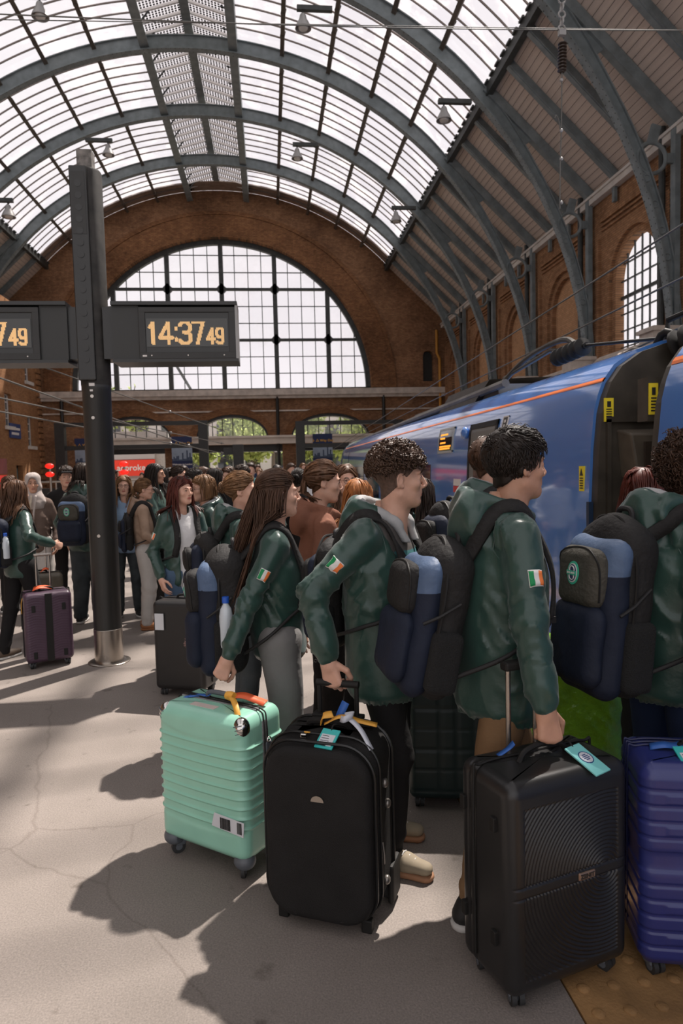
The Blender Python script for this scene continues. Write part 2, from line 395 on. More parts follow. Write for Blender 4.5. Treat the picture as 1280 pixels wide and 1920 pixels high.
def glass_mat(name, tint, gloss=.06, dirt=.25, dscale=.6):
    M = bpy.data.materials.new(name); M.use_nodes = True; t = M.node_tree; t.nodes.clear(); MATS[name] = M
    o = t.nodes.new('ShaderNodeOutputMaterial'); tr = t.nodes.new('ShaderNodeBsdfTransparent'); tr.inputs[0].default_value = tint+(1,)
    gl = t.nodes.new('ShaderNodeBsdfGlossy'); gl.inputs['Roughness'].default_value = .1
    tl = t.nodes.new('ShaderNodeBsdfTranslucent'); tl.inputs[0].default_value = (.62, .58, .56, 1)
    tcn = t.nodes.new('ShaderNodeTexCoord'); n = t.nodes.new('ShaderNodeTexNoise'); n.inputs['Scale'].default_value = dscale; n.inputs['Detail'].default_value = 6; n.inputs['Roughness'].default_value = .7
    geo = t.nodes.new('ShaderNodeNewGeometry'); t.links.new(geo.outputs['Position'], n.inputs['Vector'])
    r = t.nodes.new('ShaderNodeMapRange'); r.inputs[1].default_value = .5; r.inputs[2].default_value = .72; r.inputs[3].default_value = 0; r.inputs[4].default_value = dirt
    t.links.new(n.outputs['Fac'], r.inputs[0])
    m1 = t.nodes.new('ShaderNodeMixShader'); m1.inputs[0].default_value = gloss; t.links.new(tr.outputs[0], m1.inputs[1]); t.links.new(gl.outputs[0], m1.inputs[2])
    m2 = t.nodes.new('ShaderNodeMixShader'); t.links.new(r.outputs[0], m2.inputs[0]); t.links.new(m1.outputs[0], m2.inputs[1]); t.links.new(tl.outputs[0], m2.inputs[2])
    t.links.new(m2.outputs[0], o.inputs[0]); return M
G_roof = glass_mat('roof_glass', (.93, .92, .93), .05, .32, .45)
G_wall = glass_mat('window_glass', (.93, .92, .925), .05, .06, .3)

# ---- floor: platform slab, coping, tactile strip, track bed
def asphalt():
    M = bpy.data.materials.new('asphalt'); M.use_nodes = True; t = M.node_tree; b = t.nodes['Principled BSDF']
    b.inputs['Roughness'].default_value = .72; b.inputs['Specular IOR Level'].default_value = .35
    tcn = t.nodes.new('ShaderNodeTexCoord'); v = tcn.outputs['Object']
    def noise(sc, det, rough=.55):
        n = t.nodes.new('ShaderNodeTexNoise'); n.inputs['Scale'].default_value = sc; n.inputs['Detail'].default_value = det; n.inputs['Roughness'].default_value = rough; t.links.new(v, n.inputs['Vector']); return n.outputs['Fac']
    def ramp(f, p0, c0, p1, c1):
        r = t.nodes.new('ShaderNodeValToRGB'); e = r.color_ramp.elements; e[0].position = p0; e[0].color = c0; e[1].position = p1; e[1].color = c1; t.links.new(f, r.inputs['Fac']); return r.outputs['Color']
    def mul(a, c):
        mx = t.nodes.new('ShaderNodeMix'); mx.data_type = 'RGBA'; mx.blend_type = 'MULTIPLY'; mx.inputs['Factor'].default_value = 1; t.links.new(a, mx.inputs[6]); t.links.new(c, mx.inputs[7]); return mx.outputs[2]
    base = ramp(noise(1.1, 6, .6), .3, (.185, .158, .138, 1), .7, (.25, .215, .192, 1))
    fine = ramp(noise(140, 3), .3, (.78, .78, .78, 1), .7, (1.18, 1.18, 1.18, 1))
    spots = ramp(noise(9, 2), .24, (.62, .6, .58, 1), .34, (1, 1, 1, 1))
    col = mul(mul(base, fine), spots)
    vo = t.nodes.new('ShaderNodeTexVoronoi'); vo.feature = 'DISTANCE_TO_EDGE'; vo.inputs['Scale'].default_value = .55
    nn = t.nodes.new('ShaderNodeTexNoise'); nn.inputs['Scale'].default_value = 3; nn.inputs['Detail'].default_value = 5; t.links.new(v, nn.inputs['Vector'])
    mv = t.nodes.new('ShaderNodeMix'); mv.data_type = 'VECTOR'; mv.inputs['Factor'].default_value = .12; t.links.new(v, mv.inputs[4]); t.links.new(nn.outputs['Color'], mv.inputs[5]); t.links.new(mv.outputs[1], vo.inputs['Vector'])
    cr = ramp(vo.outputs['Distance'], .0, (.80, .78, .77, 1), .004, (1, 1, 1, 1)); t.links.new(mul(col, cr), b.inputs['Base Color'])
    bp = t.nodes.new('ShaderNodeBump'); bp.inputs['Strength'].default_value = .35; bp.inputs['Distance'].default_value = .006; t.links.new(noise(160, 4), bp.inputs['Height']); t.links.new(bp.outputs['Normal'], b.inputs['Normal'])
    rr = t.nodes.new('ShaderNodeMapRange'); rr.inputs[3].default_value = .5; rr.inputs[4].default_value = .85; t.links.new(noise(2.2, 5), rr.inputs[0]); t.links.new(rr.outputs[0], b.inputs['Roughness'])
    return M
M_asph = asphalt()
XE = 2.16                           # platform edge
floor = MB().box((XL, YB, -1.0), (.87, 58, 0)).box((1.28, YB, -1.0), (1.80, 58, 0)).box((.87, YB, -1.0), (1.28, 58, -.03)).build('floor', M_asph); tag(floor, 'grey asphalt platform floor', kind='structure')
M_tac = mat('tactile_ochre', (.27, .15, .06), .75, 0, .3, var=.35, vscale=5, bump=.2, bscale=90)
M_cop = mat('coping_stone', (.42, .38, .35), .8, 0, .2, var=.35, vscale=4, bump=.15, bscale=30)
mb = MB().box((-.2, -.2, -.03), (.2, .2, .004))
for i in range(4):
    for j in range(4): mb.lathe([(.021, .003), (.020, .007), (.012, .011), (.003, .0115)], (-.15+.1*i, -.15+.1*j, 0), 10)
tme = mb.mesh('tactile_tile', True); tme.materials.append(M_tac)
for k in range(-4, 60):
    inst('tactile_tile', tme, floor, (1.075, .4*k+.2, 0))
cme = MB().box((0, 0, -1.0), (.355, .895, .003)).mesh('coping_stone'); cme.materials.append(M_cop)
for k in range(-8, 56): inst('coping_stone', cme, floor, (1.802, .9*k, 0))
M_ball = mat('ballast', (.10, .085, .07), .95, 0, .1, var=.5, vscale=25, bump=.6, bscale=30)
bed = MB().box((XE+.0, YB, -1.2), (5.5, 58, -1.02)).build('track_bed', M_ball); tag(bed, 'dark ballast track bed beside the platform', kind='structure')
fp = MB().box((5.5, YB, -1.2), (XR, 58, 0)).build('floor_opposite', M_asph); tag(fp, 'far platform beyond the train', kind='structure')

# ---- roof
roof = empty('ceiling', (0, 0, 0)); tag(roof, 'arched glass and timber-lined iron train shed roof', kind='structure')
def ring(R, a): return XC+R*math.sin(a), ZC+R*math.cos(a)
def arc_prism(R0, R1, a0, a1, y0, y1, n, mbx):
    R1f = R1 if callable(R1) else (lambda a: R1); R0f = R0 if callable(R0) else (lambda a: R0)
    """curved bar following the arch"""
    V = []; F = []
    for i in range(n+1):
        a = a0+(a1-a0)*i/n
        for R in (R0f(a), R1f(a)):
            x, z = ring(R, a)
            V += [(x, y0, z), (x, y1, z)]
    for i in range(n):
        b = 4*i; F += [(b, b+4, b+5, b+1), (b+2, b+3, b+7, b+6), (b, b+2, b+6, b+4), (b+1, b+5, b+7, b+3)]
    F += [(0, 1, 3, 2), (4*n, 4*n+2, 4*n+3, 4*n+1)]
    mbx.add(V, F)
A_END = 1.501                       # rib comes down to its plinth
def rib_mesh():
    mb = MB(); w = .17
    arc_prism(RR-.02, RR+.03, -A_END, A_END, -w, w, 72, mb)                       # lower flange
    dep = lambda a: .62 if abs(a) < .72 else .62-.26*min(1, (abs(a)-.72)/.3); arc_prism(RR+.03, lambda a: RR+dep(a)-.03, -A_END, A_END, -.035, .035, 90, mb)                 # web
    arc_prism(lambda a: RR+dep(a)-.04, lambda a: RR+dep(a), -A_END, A_END, -.12, .12, 90, mb)                         # upper flange
    for s in (-1, 1):
        # straight principal down to the wall head, with the web filling where it leaves the arch
        x0, z0 = ring(RR+.55, s*PHI); t = 12.15; xe = XR if s > 0 else XL
        mb.bar((x0, 0, z0), (xe-s*.1, 0, 12.15), .3, .34)
        P = [ring(RR+.4, s*(PHI+.02)), ring(RR+.4, s*(PHI+.16)), ]
        q0 = (x0+(xe-x0)*.45, z0+(12.15-z0)*.45)
        V = [(p[0], yy, p[1]) for yy in (-.03, .03) for p in (P[0], P[1], q0)]
        mb.add(V, [(0, 1, 2), (5, 4, 3), (0, 3, 4, 1), (1, 4, 5, 2), (2, 5, 3, 0)])
        # roundels in the narrow gap and the large ring at the wall
        for k, (rr_, aa, dr) in enumerate(((.05, .112, .53), (.06, .124, .555), (.07, .137, .585), (.085, .152, .62))):
            x, z = ring(RR+dr, s*(PHI+aa)); mb.torus((x, 0, z), rr_+.02, .03, (0, 1, 0), 14, 6)
        xr, zr = XC+s*(15.22), 11.08
        mb.torus((xr, 0, zr), .47, .065, (0, 1, 0), 32, 8)
        mb.bar((xr, 0, zr+.45), (xr+s*.15, 0, zr+1.0), .1, .3); mb.bar((xr+s*.45, 0, zr), (xr+s*.8, 0, zr), .1, .3)
        # column against the wall and links between it and the rib foot
        xw = XC+s*16.02
        mb.box((xw-.09, -.13, 5.84), (xw+.09, .13, 12.0))
        for k in range(5): mb.torus((XC+s*(15.93-.012*(k-2)**2-.02*k), -.0, 6.75+.36*k), .14, .04, (0, 1, 0), 14, 6)
        for k in range(6):
            aa = 1.47-.052*k; x, z = ring(RR+.18, s*aa); mb.torus((x, -.04, z), .11, .03, (0, 1, 0), 14, 6)
    return mb.mesh('rib', False)
rme = rib_mesh(); rme.materials.append(M_iron)
plin = MB().box((-.55, -.42, -.9), (.55, .42, 0)).box((-.62, -.5, -.16), (.6, .5, -.04)).mesh('plinth'); plin.materials.append(M_stone)
M_rivet = mat('rivet_iron', (.27, .30, .31), .5, 0, .4, var=.15, vscale=5)
rv = MB(); k = 0
for a in np.arange(-A_END, A_END, .0125):
    for yy in (-.12, .12):
        x, z = ring(RR-.02, a); s_ = math.sin(a); c_ = math.cos(a); e = .022
        T = np.array([c_, 0, -s_]); N = np.array([-s_, 0, -c_]); B = np.array([0, 1, 0.]); P = np.array([x, yy, z])
        V = [P-T*e-B*e, P+T*e-B*e, P+T*e+B*e, P-T*e+B*e, P+N*.018]
        rv.add(V, [(0, 1, 4), (1, 2, 4), (2, 3, 4), (3, 0, 4)])
rvm = rv.mesh('rivet_rows'); rvm.materials.append(M_irond)
RIBS = [Y0+BAY*k for k in range(-5, 5)]
for i, y in enumerate(RIBS):
    r = inst('rib', rme, roof, (0, y, 0))
    if i >= 5: q = inst('rivet_rows', rvm, r); q['kind'] = 'stuff'
    for s in (-1, 1): inst('plinth', plin, roof, (XC+s*15.62, y, 5.84))
# glazing: purlins, bars, panes
AB = 1.95/RR; NB = 5; dA = (PHI-AB)/NB
Rg = RR+.72
pm = MB(); pm.box((-.05, YB, -.28), (.05, YW, 0)).box((-.09, YB, -.31), (.09, YW, -.27))
for k in np.arange(YB, YW, BAY/4): pm.box((-.1, k-.05, -.34), (.1, k+.05, -.1))
pme = pm.mesh('purlin'); pme.materials.append(mat('purlin_iron', (.105, .088, .072), .6, 0, .3, var=.2, vscale=2))
for s in (-1, 1):
    for k in range(1, NB):
        a = s*(AB+dA*k); x, z = ring(Rg, a); inst('purlin', pme, roof, (x, 0, z), (0, a, 0))
bmx = MB(); bmx.box((-.14, YB, -.55), (.14, YW, .05)).box((-.2, YB, -.6), (.2, YW, -.53)); bme = bmx.mesh('ridge_beam'); bme.materials.append(M_iron)
for s in (-1, 1):
    a = s*AB; x, z = ring(Rg, a); inst('ridge_beam', bme, roof, (x, 0, z), (0, a, 0))
ZR = ring(Rg, AB)[1]+.62
rb = MB().box((-.13, YB, -.34), (.13, YW, 0)).box((-.2, YB, -.36), (.2, YW, -.31)).mesh('ridge_beam'); rb.materials.append(M_iron); inst('ridge_beam', rb, roof, (XC, 0, ZR))
NG = 8; gy = BAY/NG
M_bar = mat('glazing_bar', (.19, .155, .135), .6, 0, .3)
for s in (-1, 1):
    gb = MB(); arc_prism(Rg, Rg+.06, s*AB, s*PHI, -.022, .022, 30, gb); gme = gb.mesh('glazing_bar'); gme.materials.append(M_bar)
    for k in range(int(round((YW-YB)/gy))):
        y = YB+gy*k
        if k % 8 == 0 or y < -4: continue
        inst('glazing_bar', gme, roof, (0, y, 0))
pw = Rg*dA; half = pw/2
paneme = MB().box((-half+.02, -gy/2+.01, .062), (half-.02, gy/2-.01, .074)).mesh('pane'); paneme.materials.append(G_roof)
cand = []
for s in (-1, 1):
    for j in range(NB):
        for k in range(int(round((YW-1.3-YB)/gy))):
            y = YB+gy*(k+.5); a = s*(AB+dA*(j+.5)); x, z = ring(Rg*math.cos(dA/2)+.0, a)
            pr = project((x, y, z)); vis = pr is not None and -60 < pr[0] < 1340 and -60 < pr[1] < 1000
            cand.append((0 if vis else 1, y, x, z, a))
cand.sort()
rest = MB()
for i, (nv, y, x, z, a) in enumerate(cand):
    if i < 300 and not nv: inst('pane', paneme, roof, (x, y, z), (0, a, 0))
    else:
        ca, sa = math.cos(a), math.sin(a); hx, hy = half-.02, gy/2-.01
        rest.add([(x+ca*u+sa*.066, y+v_, z-sa*u+ca*.066) for u, v_ in ((-hx, -hy), (hx, -hy), (hx, hy), (-hx, hy))], [(0, 1, 2, 3)])
o = rest.build('far_panes', G_roof, roof); o['kind'] = 'stuff'
# ridge panels: glass sheets printed with a grid of dark cells
def cell_mat():
    M = bpy.data.materials.new('ridge_cells'); M.use_nodes = True; t = M.node_tree; t.nodes.clear()
    o = t.nodes.new('ShaderNodeOutputMaterial'); tr = t.nodes.new('ShaderNodeBsdfTransparent'); tr.inputs[0].default_value = (.9, .88, .88, 1)
    df = t.nodes.new('ShaderNodeBsdfDiffuse'); df.inputs[0].default_value = (.05, .045, .045, 1)
    tcn = t.nodes.new('ShaderNodeTexCoord'); sp = t.nodes.new('ShaderNodeSeparateXYZ'); t.links.new(tcn.outputs['Object'], sp.inputs[0]); fs = []
    for ax, per, duty in (('X', .145, .60), ('Y', .15, .55)):
        d = t.nodes.new('ShaderNodeMath'); d.operation = 'DIVIDE'; d.inputs[1].default_value = per; t.links.new(sp.outputs[ax], d.inputs[0])
        fr = t.nodes.new('ShaderNodeMath'); fr.operation = 'FRACT'; t.links.new(d.outputs[0], fr.inputs[0])
        lt = t.nodes.new('ShaderNodeMath'); lt.operation = 'LESS_THAN'; lt.inputs[1].default_value = duty; t.links.new(fr.outputs[0], lt.inputs[0]); fs.append(lt.outputs[0])
    ml = t.nodes.new('ShaderNodeMath'); ml.operation = 'MULTIPLY'; t.links.new(fs[0], ml.inputs[0]); t.links.new(fs[1], ml.inputs[1])
    mx = t.nodes.new('ShaderNodeMixShader'); t.links.new(ml.outputs[0], mx.inputs[0]); t.links.new(tr.outputs[0], mx.inputs[1]); t.links.new(df.outputs[0], mx.inputs[2]); t.links.new(mx.outputs[0], o.inputs[0]); return M
M_cell = cell_mat(); M_white = mat('white_bar', (.7, .66, .63), .6)
xa, za = ring(Rg, AB); dx = xa-XC; slope = math.atan2(ZR-za, dx); ln = math.hypot(dx, ZR-za)
pnl = MB().box((-ln/2+.16, -.30, 0), (ln/2-.16, .30, .02)).mesh('ridge_panel'); pnl.materials.append(M_cell)
rbar = MB().box((-ln/2+.1, -.035, -.06), (ln/2-.1, .035, .05)).mesh('ridge_rafter'); rbar.materials.append(M_white)
brk = MB().bar((-ln/2+.1, 0, -.34), (-ln/2+.55, 0, -.03), .05, .06).mesh('bracket'); brk.materials.append(M_irond)
for s in (-1, 1):
    for k in range(int(round((YW-YB)/gy))):
        y = YB+gy*(k+.5); c = (XC+s*dx/2, y, (za+ZR)/2); rot = (0, s*slope, 0)
        inst('ridge_panel', pnl, roof, c, rot); q = (c[0], y-gy/2, c[2]); inst('ridge_rafter', rbar, roof, q, rot)
        if k % 2 == 0: inst('bracket', brk, roof, (c[0], y-gy/2, c[2]-.02), (0, s*slope, 0) if s < 0 else (0, s*slope, PI))
# timber lining: boards along the hall between the ribs, rafters, eaves
x0, z0 = ring(Rg, PHI); ZE = 12.2
for s in (-1, 1):
    xs = XC+s*(x0-XC); xe = XR+.1 if s > 0 else XL-.1; L = math.hypot(xe-xs, z0-ZE); NBD = 24; bw = L/NBD; ang = math.atan2(z0-ZE, abs(xe-xs))
    bd = MB().box((-bw/2+.008, .0, 0), (bw/2-.008, BAY-.004, .03)).mesh('board'); bd.materials.append(M_board)
    for r_i in range(-1 if s > 0 else 1, 5):
        for j in range(NBD):
            f = (j+.5)/NBD; inst('board', bd, roof, (xs+(xe-xs)*f, Y0+BAY*r_i, z0+(ZE-z0)*f+.02), (0, s*ang, 0))
    # behind the joints and over the part behind the camera
    n_ = np.array([math.sin(ang)*s, 0, math.cos(ang)])*.036
    V = [(xs+n_[0], YB, z0+.02+n_[2]), (xe+n_[0], YB, ZE+.02+n_[2]), (xe+n_[0], YW, ZE+.02+n_[2]), (xs+n_[0], YW, z0+.02+n_[2])]; V += [(p[0]+n_[0], p[1], p[2]+n_[2]) for p in V]
    MB().add(V, [(3,2,1,0),(4,5,6,7),(0,1,5,4),(1,2,6,5),(2,3,7,6),(3,0,4,7)]).build('roof_deck', mat('roof_deck', (.09, .07, .06), .9), roof)
    # skylight edge: gutter beam, open spacer blocks above it
    eb = MB().box((xs-.12, YB, z0-.42), (xs+.12, YW, z0-.02)); eb.build('edge_beam', M_irond, roof)
    sb = MB()
    for k in np.arange(14, YW-.3, .62): a_, b_ = sorted((xs-s*.20, xs-s*.12)); sb.box((a_, k, z0-.04), (b_, k+.36, z0+.03))
    sb.build('edge_blocks', M_irond, roof)['kind'] = 'stuff'
    rf = MB().bar((xs, 0, z0-.16), (xe-s*.08, 0, ZE-.16), .2, .3).bar((xs, 0, z0-.3), (xe-s*.08, 0, ZE-.3), .3, .05).box((xe-s*.25-.06, -.09, ZE-.95), (xe-s*.25+.06, .09, ZE-.25)).mesh('rafter'); rf.materials.append(M_iron)
    for r_i in range(-3, 5):
        for q in (1, 2): inst('rafter', rf, roof, (0, Y0+BAY*(r_i+q/3), 0))
    ev = MB()
    ev.box((xe-s*.1-.26, YB, ZE-.42), (xe-s*.1+.12, YW, ZE-.05)).box((xe-s*.1-.32, YB, ZE-.2), (xe-s*.1+.1, YW, ZE-.1)).build('eaves_trim', M_gutter, roof)
# closing strip of boards against the gable
ce = MB()
arc_prism(Rg+.08, Rg+.13, -PHI, PHI, YW-1.42, YW+.05, 40, ce); ce.build('gable_strip', mat('gable_strip', (.30, .22, .17), .85, var=.2, vscale=3), roof)

# ---- gable wall with the great half-round window
LC, LZ, LR = -3.05, 7.48, 10.72
def arcpts(cx, cz, R, a0, a1, n, squash=1.): return [(cx+R*math.cos(a0+(a1-a0)*i/n), cz+R*squash*math.sin(a0+(a1-a0)*i/n)) for i in range(n+1)]
outer = [(XL-.3, -.0), (XR+.3, -.0), (XR+.3, 12.3)]
outer += [(XC+(Rg+.05)*math.sin(a), ZC+(Rg+.05)*math.cos(a)) for a in np.linspace(PHI, -PHI, 40)]+[(XL-.3, 12.3)]
holes = [arcpts(LC, LZ, LR, 0, PI, 60)]
low = [(-2.6, 5.15), (4.55, 5.75), (-9.55, 5.15), (-16.0, 4.0)]
for cx, wd in low[:3]: holes.append([(cx-wd/2, 4.04)]+[(cx+wd/2*math.cos(t), 4.05+1.62*math.sin(t)) for t in np.linspace(PI, 0, 24)]+[(cx+wd/2, 4.04)])
for a_, b_ in ((-13.4, -7.45), (-5.75, 1.0), (2.3, 7.6), (8.5, 12.2)): holes.append([(a_, 0.05), (a_, 3.56), (b_, 3.56), (b_, .05)])
holes.append([(11.55, 7.9)]+[(11.95+.4*math.cos(t), 9.75+.4*math.sin(t)) for t in np.linspace(PI, 0, 8)]+[(12.35, 7.9)])
holes[-1] = [(p[0], p[1]) for p in holes[-1]]
gw = flat_shape('wall_far', [outer]+holes, 1.1, B_far, plane='xz', at=YW); tag(gw, 'brown brick gable wall with great arched window', kind='structure')
# brick arch rings standing proud round the window
B_ring = brick_mat('brick_arch', ('X', 'Z'), (.33, .165, .08), (.22, .10, .05), (.13, .08, .05), .5)
o = flat_shape('arch_ring', [arcpts(LC, LZ, LR+1.55, 0, PI, 50)+arcpts(LC, LZ, LR, PI, 0, 50)], .14, B_ring, gw, at=YW-.14)
o = flat_shape('arch_ring', [arcpts(LC, LZ, LR+1.8, 0, PI, 50)+arcpts(LC, LZ, LR+1.55, PI, 0, 50)], .2, B_ring, gw, at=YW-.2)
for cx, wd in low[:3]:
    P = [(cx+(wd/2+.5)*math.cos(t), 4.05+2.1*math.sin(t)) for t in np.linspace(0, PI, 30)]+[(cx+(wd/2)*math.cos(t), 4.05+1.62*math.sin(t)) for t in np.linspace(PI, 0, 30)]
    flat_shape('arch_ring', [P], .12, B_ring, gw, at=YW-.12)
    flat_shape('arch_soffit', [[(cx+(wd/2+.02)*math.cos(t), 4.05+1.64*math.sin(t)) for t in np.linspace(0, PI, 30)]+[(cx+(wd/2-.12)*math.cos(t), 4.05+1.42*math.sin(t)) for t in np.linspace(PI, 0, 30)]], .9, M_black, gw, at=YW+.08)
cor = MB().box((XL, YW-.45, 7.0), (XR, YW+.1, 7.42)).box((XL, YW-.3, 6.78), (XR, YW, 7.02)).box((XL, YW-.1, 5.85), (XR, YW, 5.95)).build('trim_1', M_stone); tag(cor, 'pale stone cornice under the great window', kind='structure')
bm_ = MB().box((-13.4, YW-.5, 3.5), (12.6, YW+.3, 4.06)).box((-13.4, YW-.62, 3.95), (12.6, YW+.3, 4.1)).build('trim_2', M_cream); tag(bm_, 'cream beam over the ticket barrier openings', kind='structure')
dk = MB().box((-13.4, YW+.3, 2.98), (12.6, YW+1.2, 3.56)).build('trim_3', M_black); tag(dk, 'dark canopy fascia under the cream beam', kind='structure')
gutr = MB()
for x in (.7, 8.5, -14.4): gutr.tube([(x, YW-.2, 6.9), (x, YW-.2, 0)], .12, 10)
gutr.build('downpipes', M_black, gw)['kind'] = 'stuff'
yp = MB().tube([(12.55, YW-.25, 11.6), (12.55, YW-.25, 9.9), (12.75, YW-.25, 9.5), (12.75, YW-.25, 6)], .1, 10).build('yellow_pipe', mat('yellow_pipe', (.55, .25, .03), .5), gw)
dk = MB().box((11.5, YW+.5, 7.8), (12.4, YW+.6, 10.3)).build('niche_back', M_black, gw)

# great window: iron frame, mullions, small panes
win = empty('window_1'); tag(win, 'great half-round window with dark iron mullions', kind='structure')
flat_shape('window_frame', [arcpts(LC, LZ, LR+.02, 0, PI, 60)+arcpts(LC, LZ, LR-.34, PI, 0, 60)], .35, M_irond, win, at=YW+.45)
MB().box((LC-LR, YW+.45, LZ-.02), (LC+LR, YW+.8, LZ+.12)).build('window_sill', M_irond, win)
R2 = LR-.34
vx = [LC+3.83*k for k in (-2, -1, 0, 1, 2)]; hz = [LZ+3.62, LZ+7.25]
for x in vx:
    h = math.sqrt(max(0, R2**2-(x-LC)**2)); MB().box((x-.16, YW+.5, LZ), (x+.16, YW+.78, LZ+h+.1)).build('mullion', M_irond, win)
for z in hz:
    h = math.sqrt(R2**2-(z-LZ)**2); MB().box((LC-h, YW+.52, z-.09), (LC+h, YW+.76, z+.09)).build('transom', M_irond, win)
    for x in vx:
        if abs(x-LC) < h+.2:
            MB().add([(x+p[0], y, z+p[1]) for y in (YW+.5, YW+.78) for p in ((-.42, 0), (0, -.42), (.42, 0), (0, .42))], [(3,2,1,0),(4,5,6,7),(0,1,5,4),(1,2,6,5),(2,3,7,6),(3,0,4,7)]).build('boss', M_irond, win)
gx = sorted([LC+3.83*k+3.83/4*j for k in range(-3, 3) for j in range(4)]); gz = [LZ+.12]+[LZ+3.62*k+3.62/3*j for k in range(3) for j in range(3)][1:]+[LZ+10.4]
for x in gx:
    h2 = R2**2-(x-LC)**2
    if h2 > .2 and min(abs(x-v) for v in vx) > .1: MB().box((x-.028, YW+.6, LZ), (x+.028, YW+.68, LZ+math.sqrt(h2)+.05)).build('glazing_bar', M_irond, win)
for z in gz[1:-1]:
    h = math.sqrt(max(0, R2**2-(z-LZ)**2))
    if min(abs(z-v) for v in hz) > .1: MB().box((LC-h-.05, YW+.6, z-.028), (LC+h+.05, YW+.68, z+.028)).build('glazing_bar', M_irond, win)
pm_full = MB().box((-.9575/2+.03, 0, -.575), (.9575/2-.03, .02, .575)).mesh('pane'); pm_full.materials.append(G_wall)
for i, x in enumerate(gx):
    for j in range(9):
        zl = LZ+1.2067*j; xm = x+.479
        cs = [math.hypot(xx-LC, zz-LZ) for xx in (x, x+.9575) for zz in (zl, zl+1.2067)]
        if max(cs) < R2+.1: inst('pane', pm_full, win, (xm, YW+.64, zl+.603))
        elif min(cs) < R2:
            pts = []
            for t in np.linspace(0, 1, 7):
                xx = x+.03+t*(.9575-.06); zt = min(zl+1.18, LZ+math.sqrt(max(0, (R2+.05)**2-(xx-LC)**2))); pts.append((xx, max(zt, zl+.03)))
            flat_shape('pane', [[(x+.03, zl+.03), (x+.9575-.03, zl+.03)]+pts[::-1]], .02, G_wall, win, at=YW+.64)
# low arches: thin mullions and glass
for wi, (cx, wd) in enumerate(low[:3]):
    wn = empty('window_%d' % (wi+2)); tag(wn, 'low segmental arched window above the barrier line', kind='structure')
    fan = [(cx+(wd/2-.1)*math.cos(t), 4.05+1.45*math.sin(t)) for t in np.linspace(0, PI, 24)]
    flat_shape('pane', [fan], .02, G_wall, wn, at=YW+.75)
    for k in range(-3, 4):
        x = cx+k*wd/7; h = 1.45*math.sqrt(max(0, 1-(2*(x-cx)/(wd-.2))**2)); MB().box((x-.03, YW+.7, 4.0), (x+.03, YW+.8, 4.05+h)).build('mullion', M_irond, wn)
    MB().box((cx-wd/2, YW+.7, 4.0), (cx+wd/2, YW+.82, 4.12)).build('transom', M_irond, wn)

# ---- right-hand wall: bays with blind arches, one glazed
wr = empty('wall_right'); tag(wr, 'brown brick side wall with blind arches and iron ribs', kind='structure')
for r_i in range(-2, 5):
    y0 = Y0+BAY*r_i; cy = y0+BAY/2; hw = 1.72; sp_ = 8.35
    hole = [(cy-hw, 5.75)]+[(cy+hw*math.cos(t), sp_+hw*math.sin(t)) for t in np.linspace(PI, 0, 24)]+[(cy+hw, 5.75)]
    flat_shape('bay', [[(y0, 0), (y0+BAY, 0), (y0+BAY, 12.3), (y0, 12.3)], hole], .5, B_side, wr, plane='yz', at=XR)
    hw2 = hw-.28; ringo = [(cy-hw, 5.75)]+[(cy+hw*math.cos(t), sp_+hw*math.sin(t)) for t in np.linspace(PI, 0, 24)]+[(cy+hw, 5.75), (cy+hw2, 5.75)]+[(cy+hw2*math.cos(t), sp_+hw2*math.sin(t)) for t in np.linspace(0, PI, 24)]+[(cy-hw2, 5.75)]
    flat_shape('arch_reveal', [ringo], .35, B_side, wr, plane='yz', at=XR+.13)
    if r_i != 0:
        MB().box((XR+.32, cy-hw, 5.7), (XR+.45, cy+hw, sp_+hw+.05)).build('blind_panel', B_pale, wr)
    else:
        wn = empty('window_5'); tag(wn, 'arched glazed window in the side wall', kind='structure')
        P = [(cy-hw2, 5.75)]+[(cy+hw2*math.cos(t), sp_+hw2*math.sin(t)) for t in np.linspace(PI, 0, 24)]+[(cy+hw2, 5.75)]
        flat_shape('pane', [P], .02, G_wall, wn, plane='yz', at=XR+.4)
        for k in range(-2, 3):
            y = cy+k*.5; h = math.sqrt(max(0, hw2**2-(y-cy)**2)); MB().box((XR+.36, y-.02, 5.7), (XR+.42, y+.02, sp_+h)).build('glazing_bar', M_irond, wn)
        for k in range(6):
            z = 5.95+k*.62; h = hw2 if z < sp_ else math.sqrt(max(0, hw2**2-(z-sp_)**2)); e = .06 if k == 3 else .02; MB().box((XR+.35, cy-h, z-e), (XR+.43, cy+h, z+e)).build('glazing_bar', M_irond, wn)
    for z, pr in ((10.62, .07), (10.78, .1), (10.94, .13)): MB().box((XR-pr, y0+.75, z-.05), (XR+.02, y0+BAY-.75, z+.03)).build('string_course', B_side, wr)
    MB().box((XR-.12, y0+.45, 10.35), (XR+.02, y0+.62, 5.7)).box((XR-.12, y0+BAY-.62, 10.35), (XR+.02, y0+BAY-.45, 5.7)).build('pilaster_edge', B_side, wr)
    MB().add([(XR-.5, y0, 5.1), (XR+.4, y0, 5.1), (XR+.4, y0, 5.8), (XR-.08, y0, 5.75), (XR-.5, y0, 5.35)]+[(XR-.5, y0+BAY, 5.1), (XR+.4, y0+BAY, 5.1), (XR+.4, y0+BAY, 5.8), (XR-.08, y0+BAY, 5.75), (XR-.5, y0+BAY, 5.35)],
        [(0,1,2,3,4),(9,8,7,6,5),(0,5,6,1),(1,6,7,2),(2,7,8,3),(3,8,9,4),(4,9,5,0)]).build('sill_ledge', M_stone, wr)
    MB().tube([(XR-.2, y0+.75, 12.4), (XR-.2, y0+.75, 4)], .11, 10).build('downpipe', M_irond, wr)
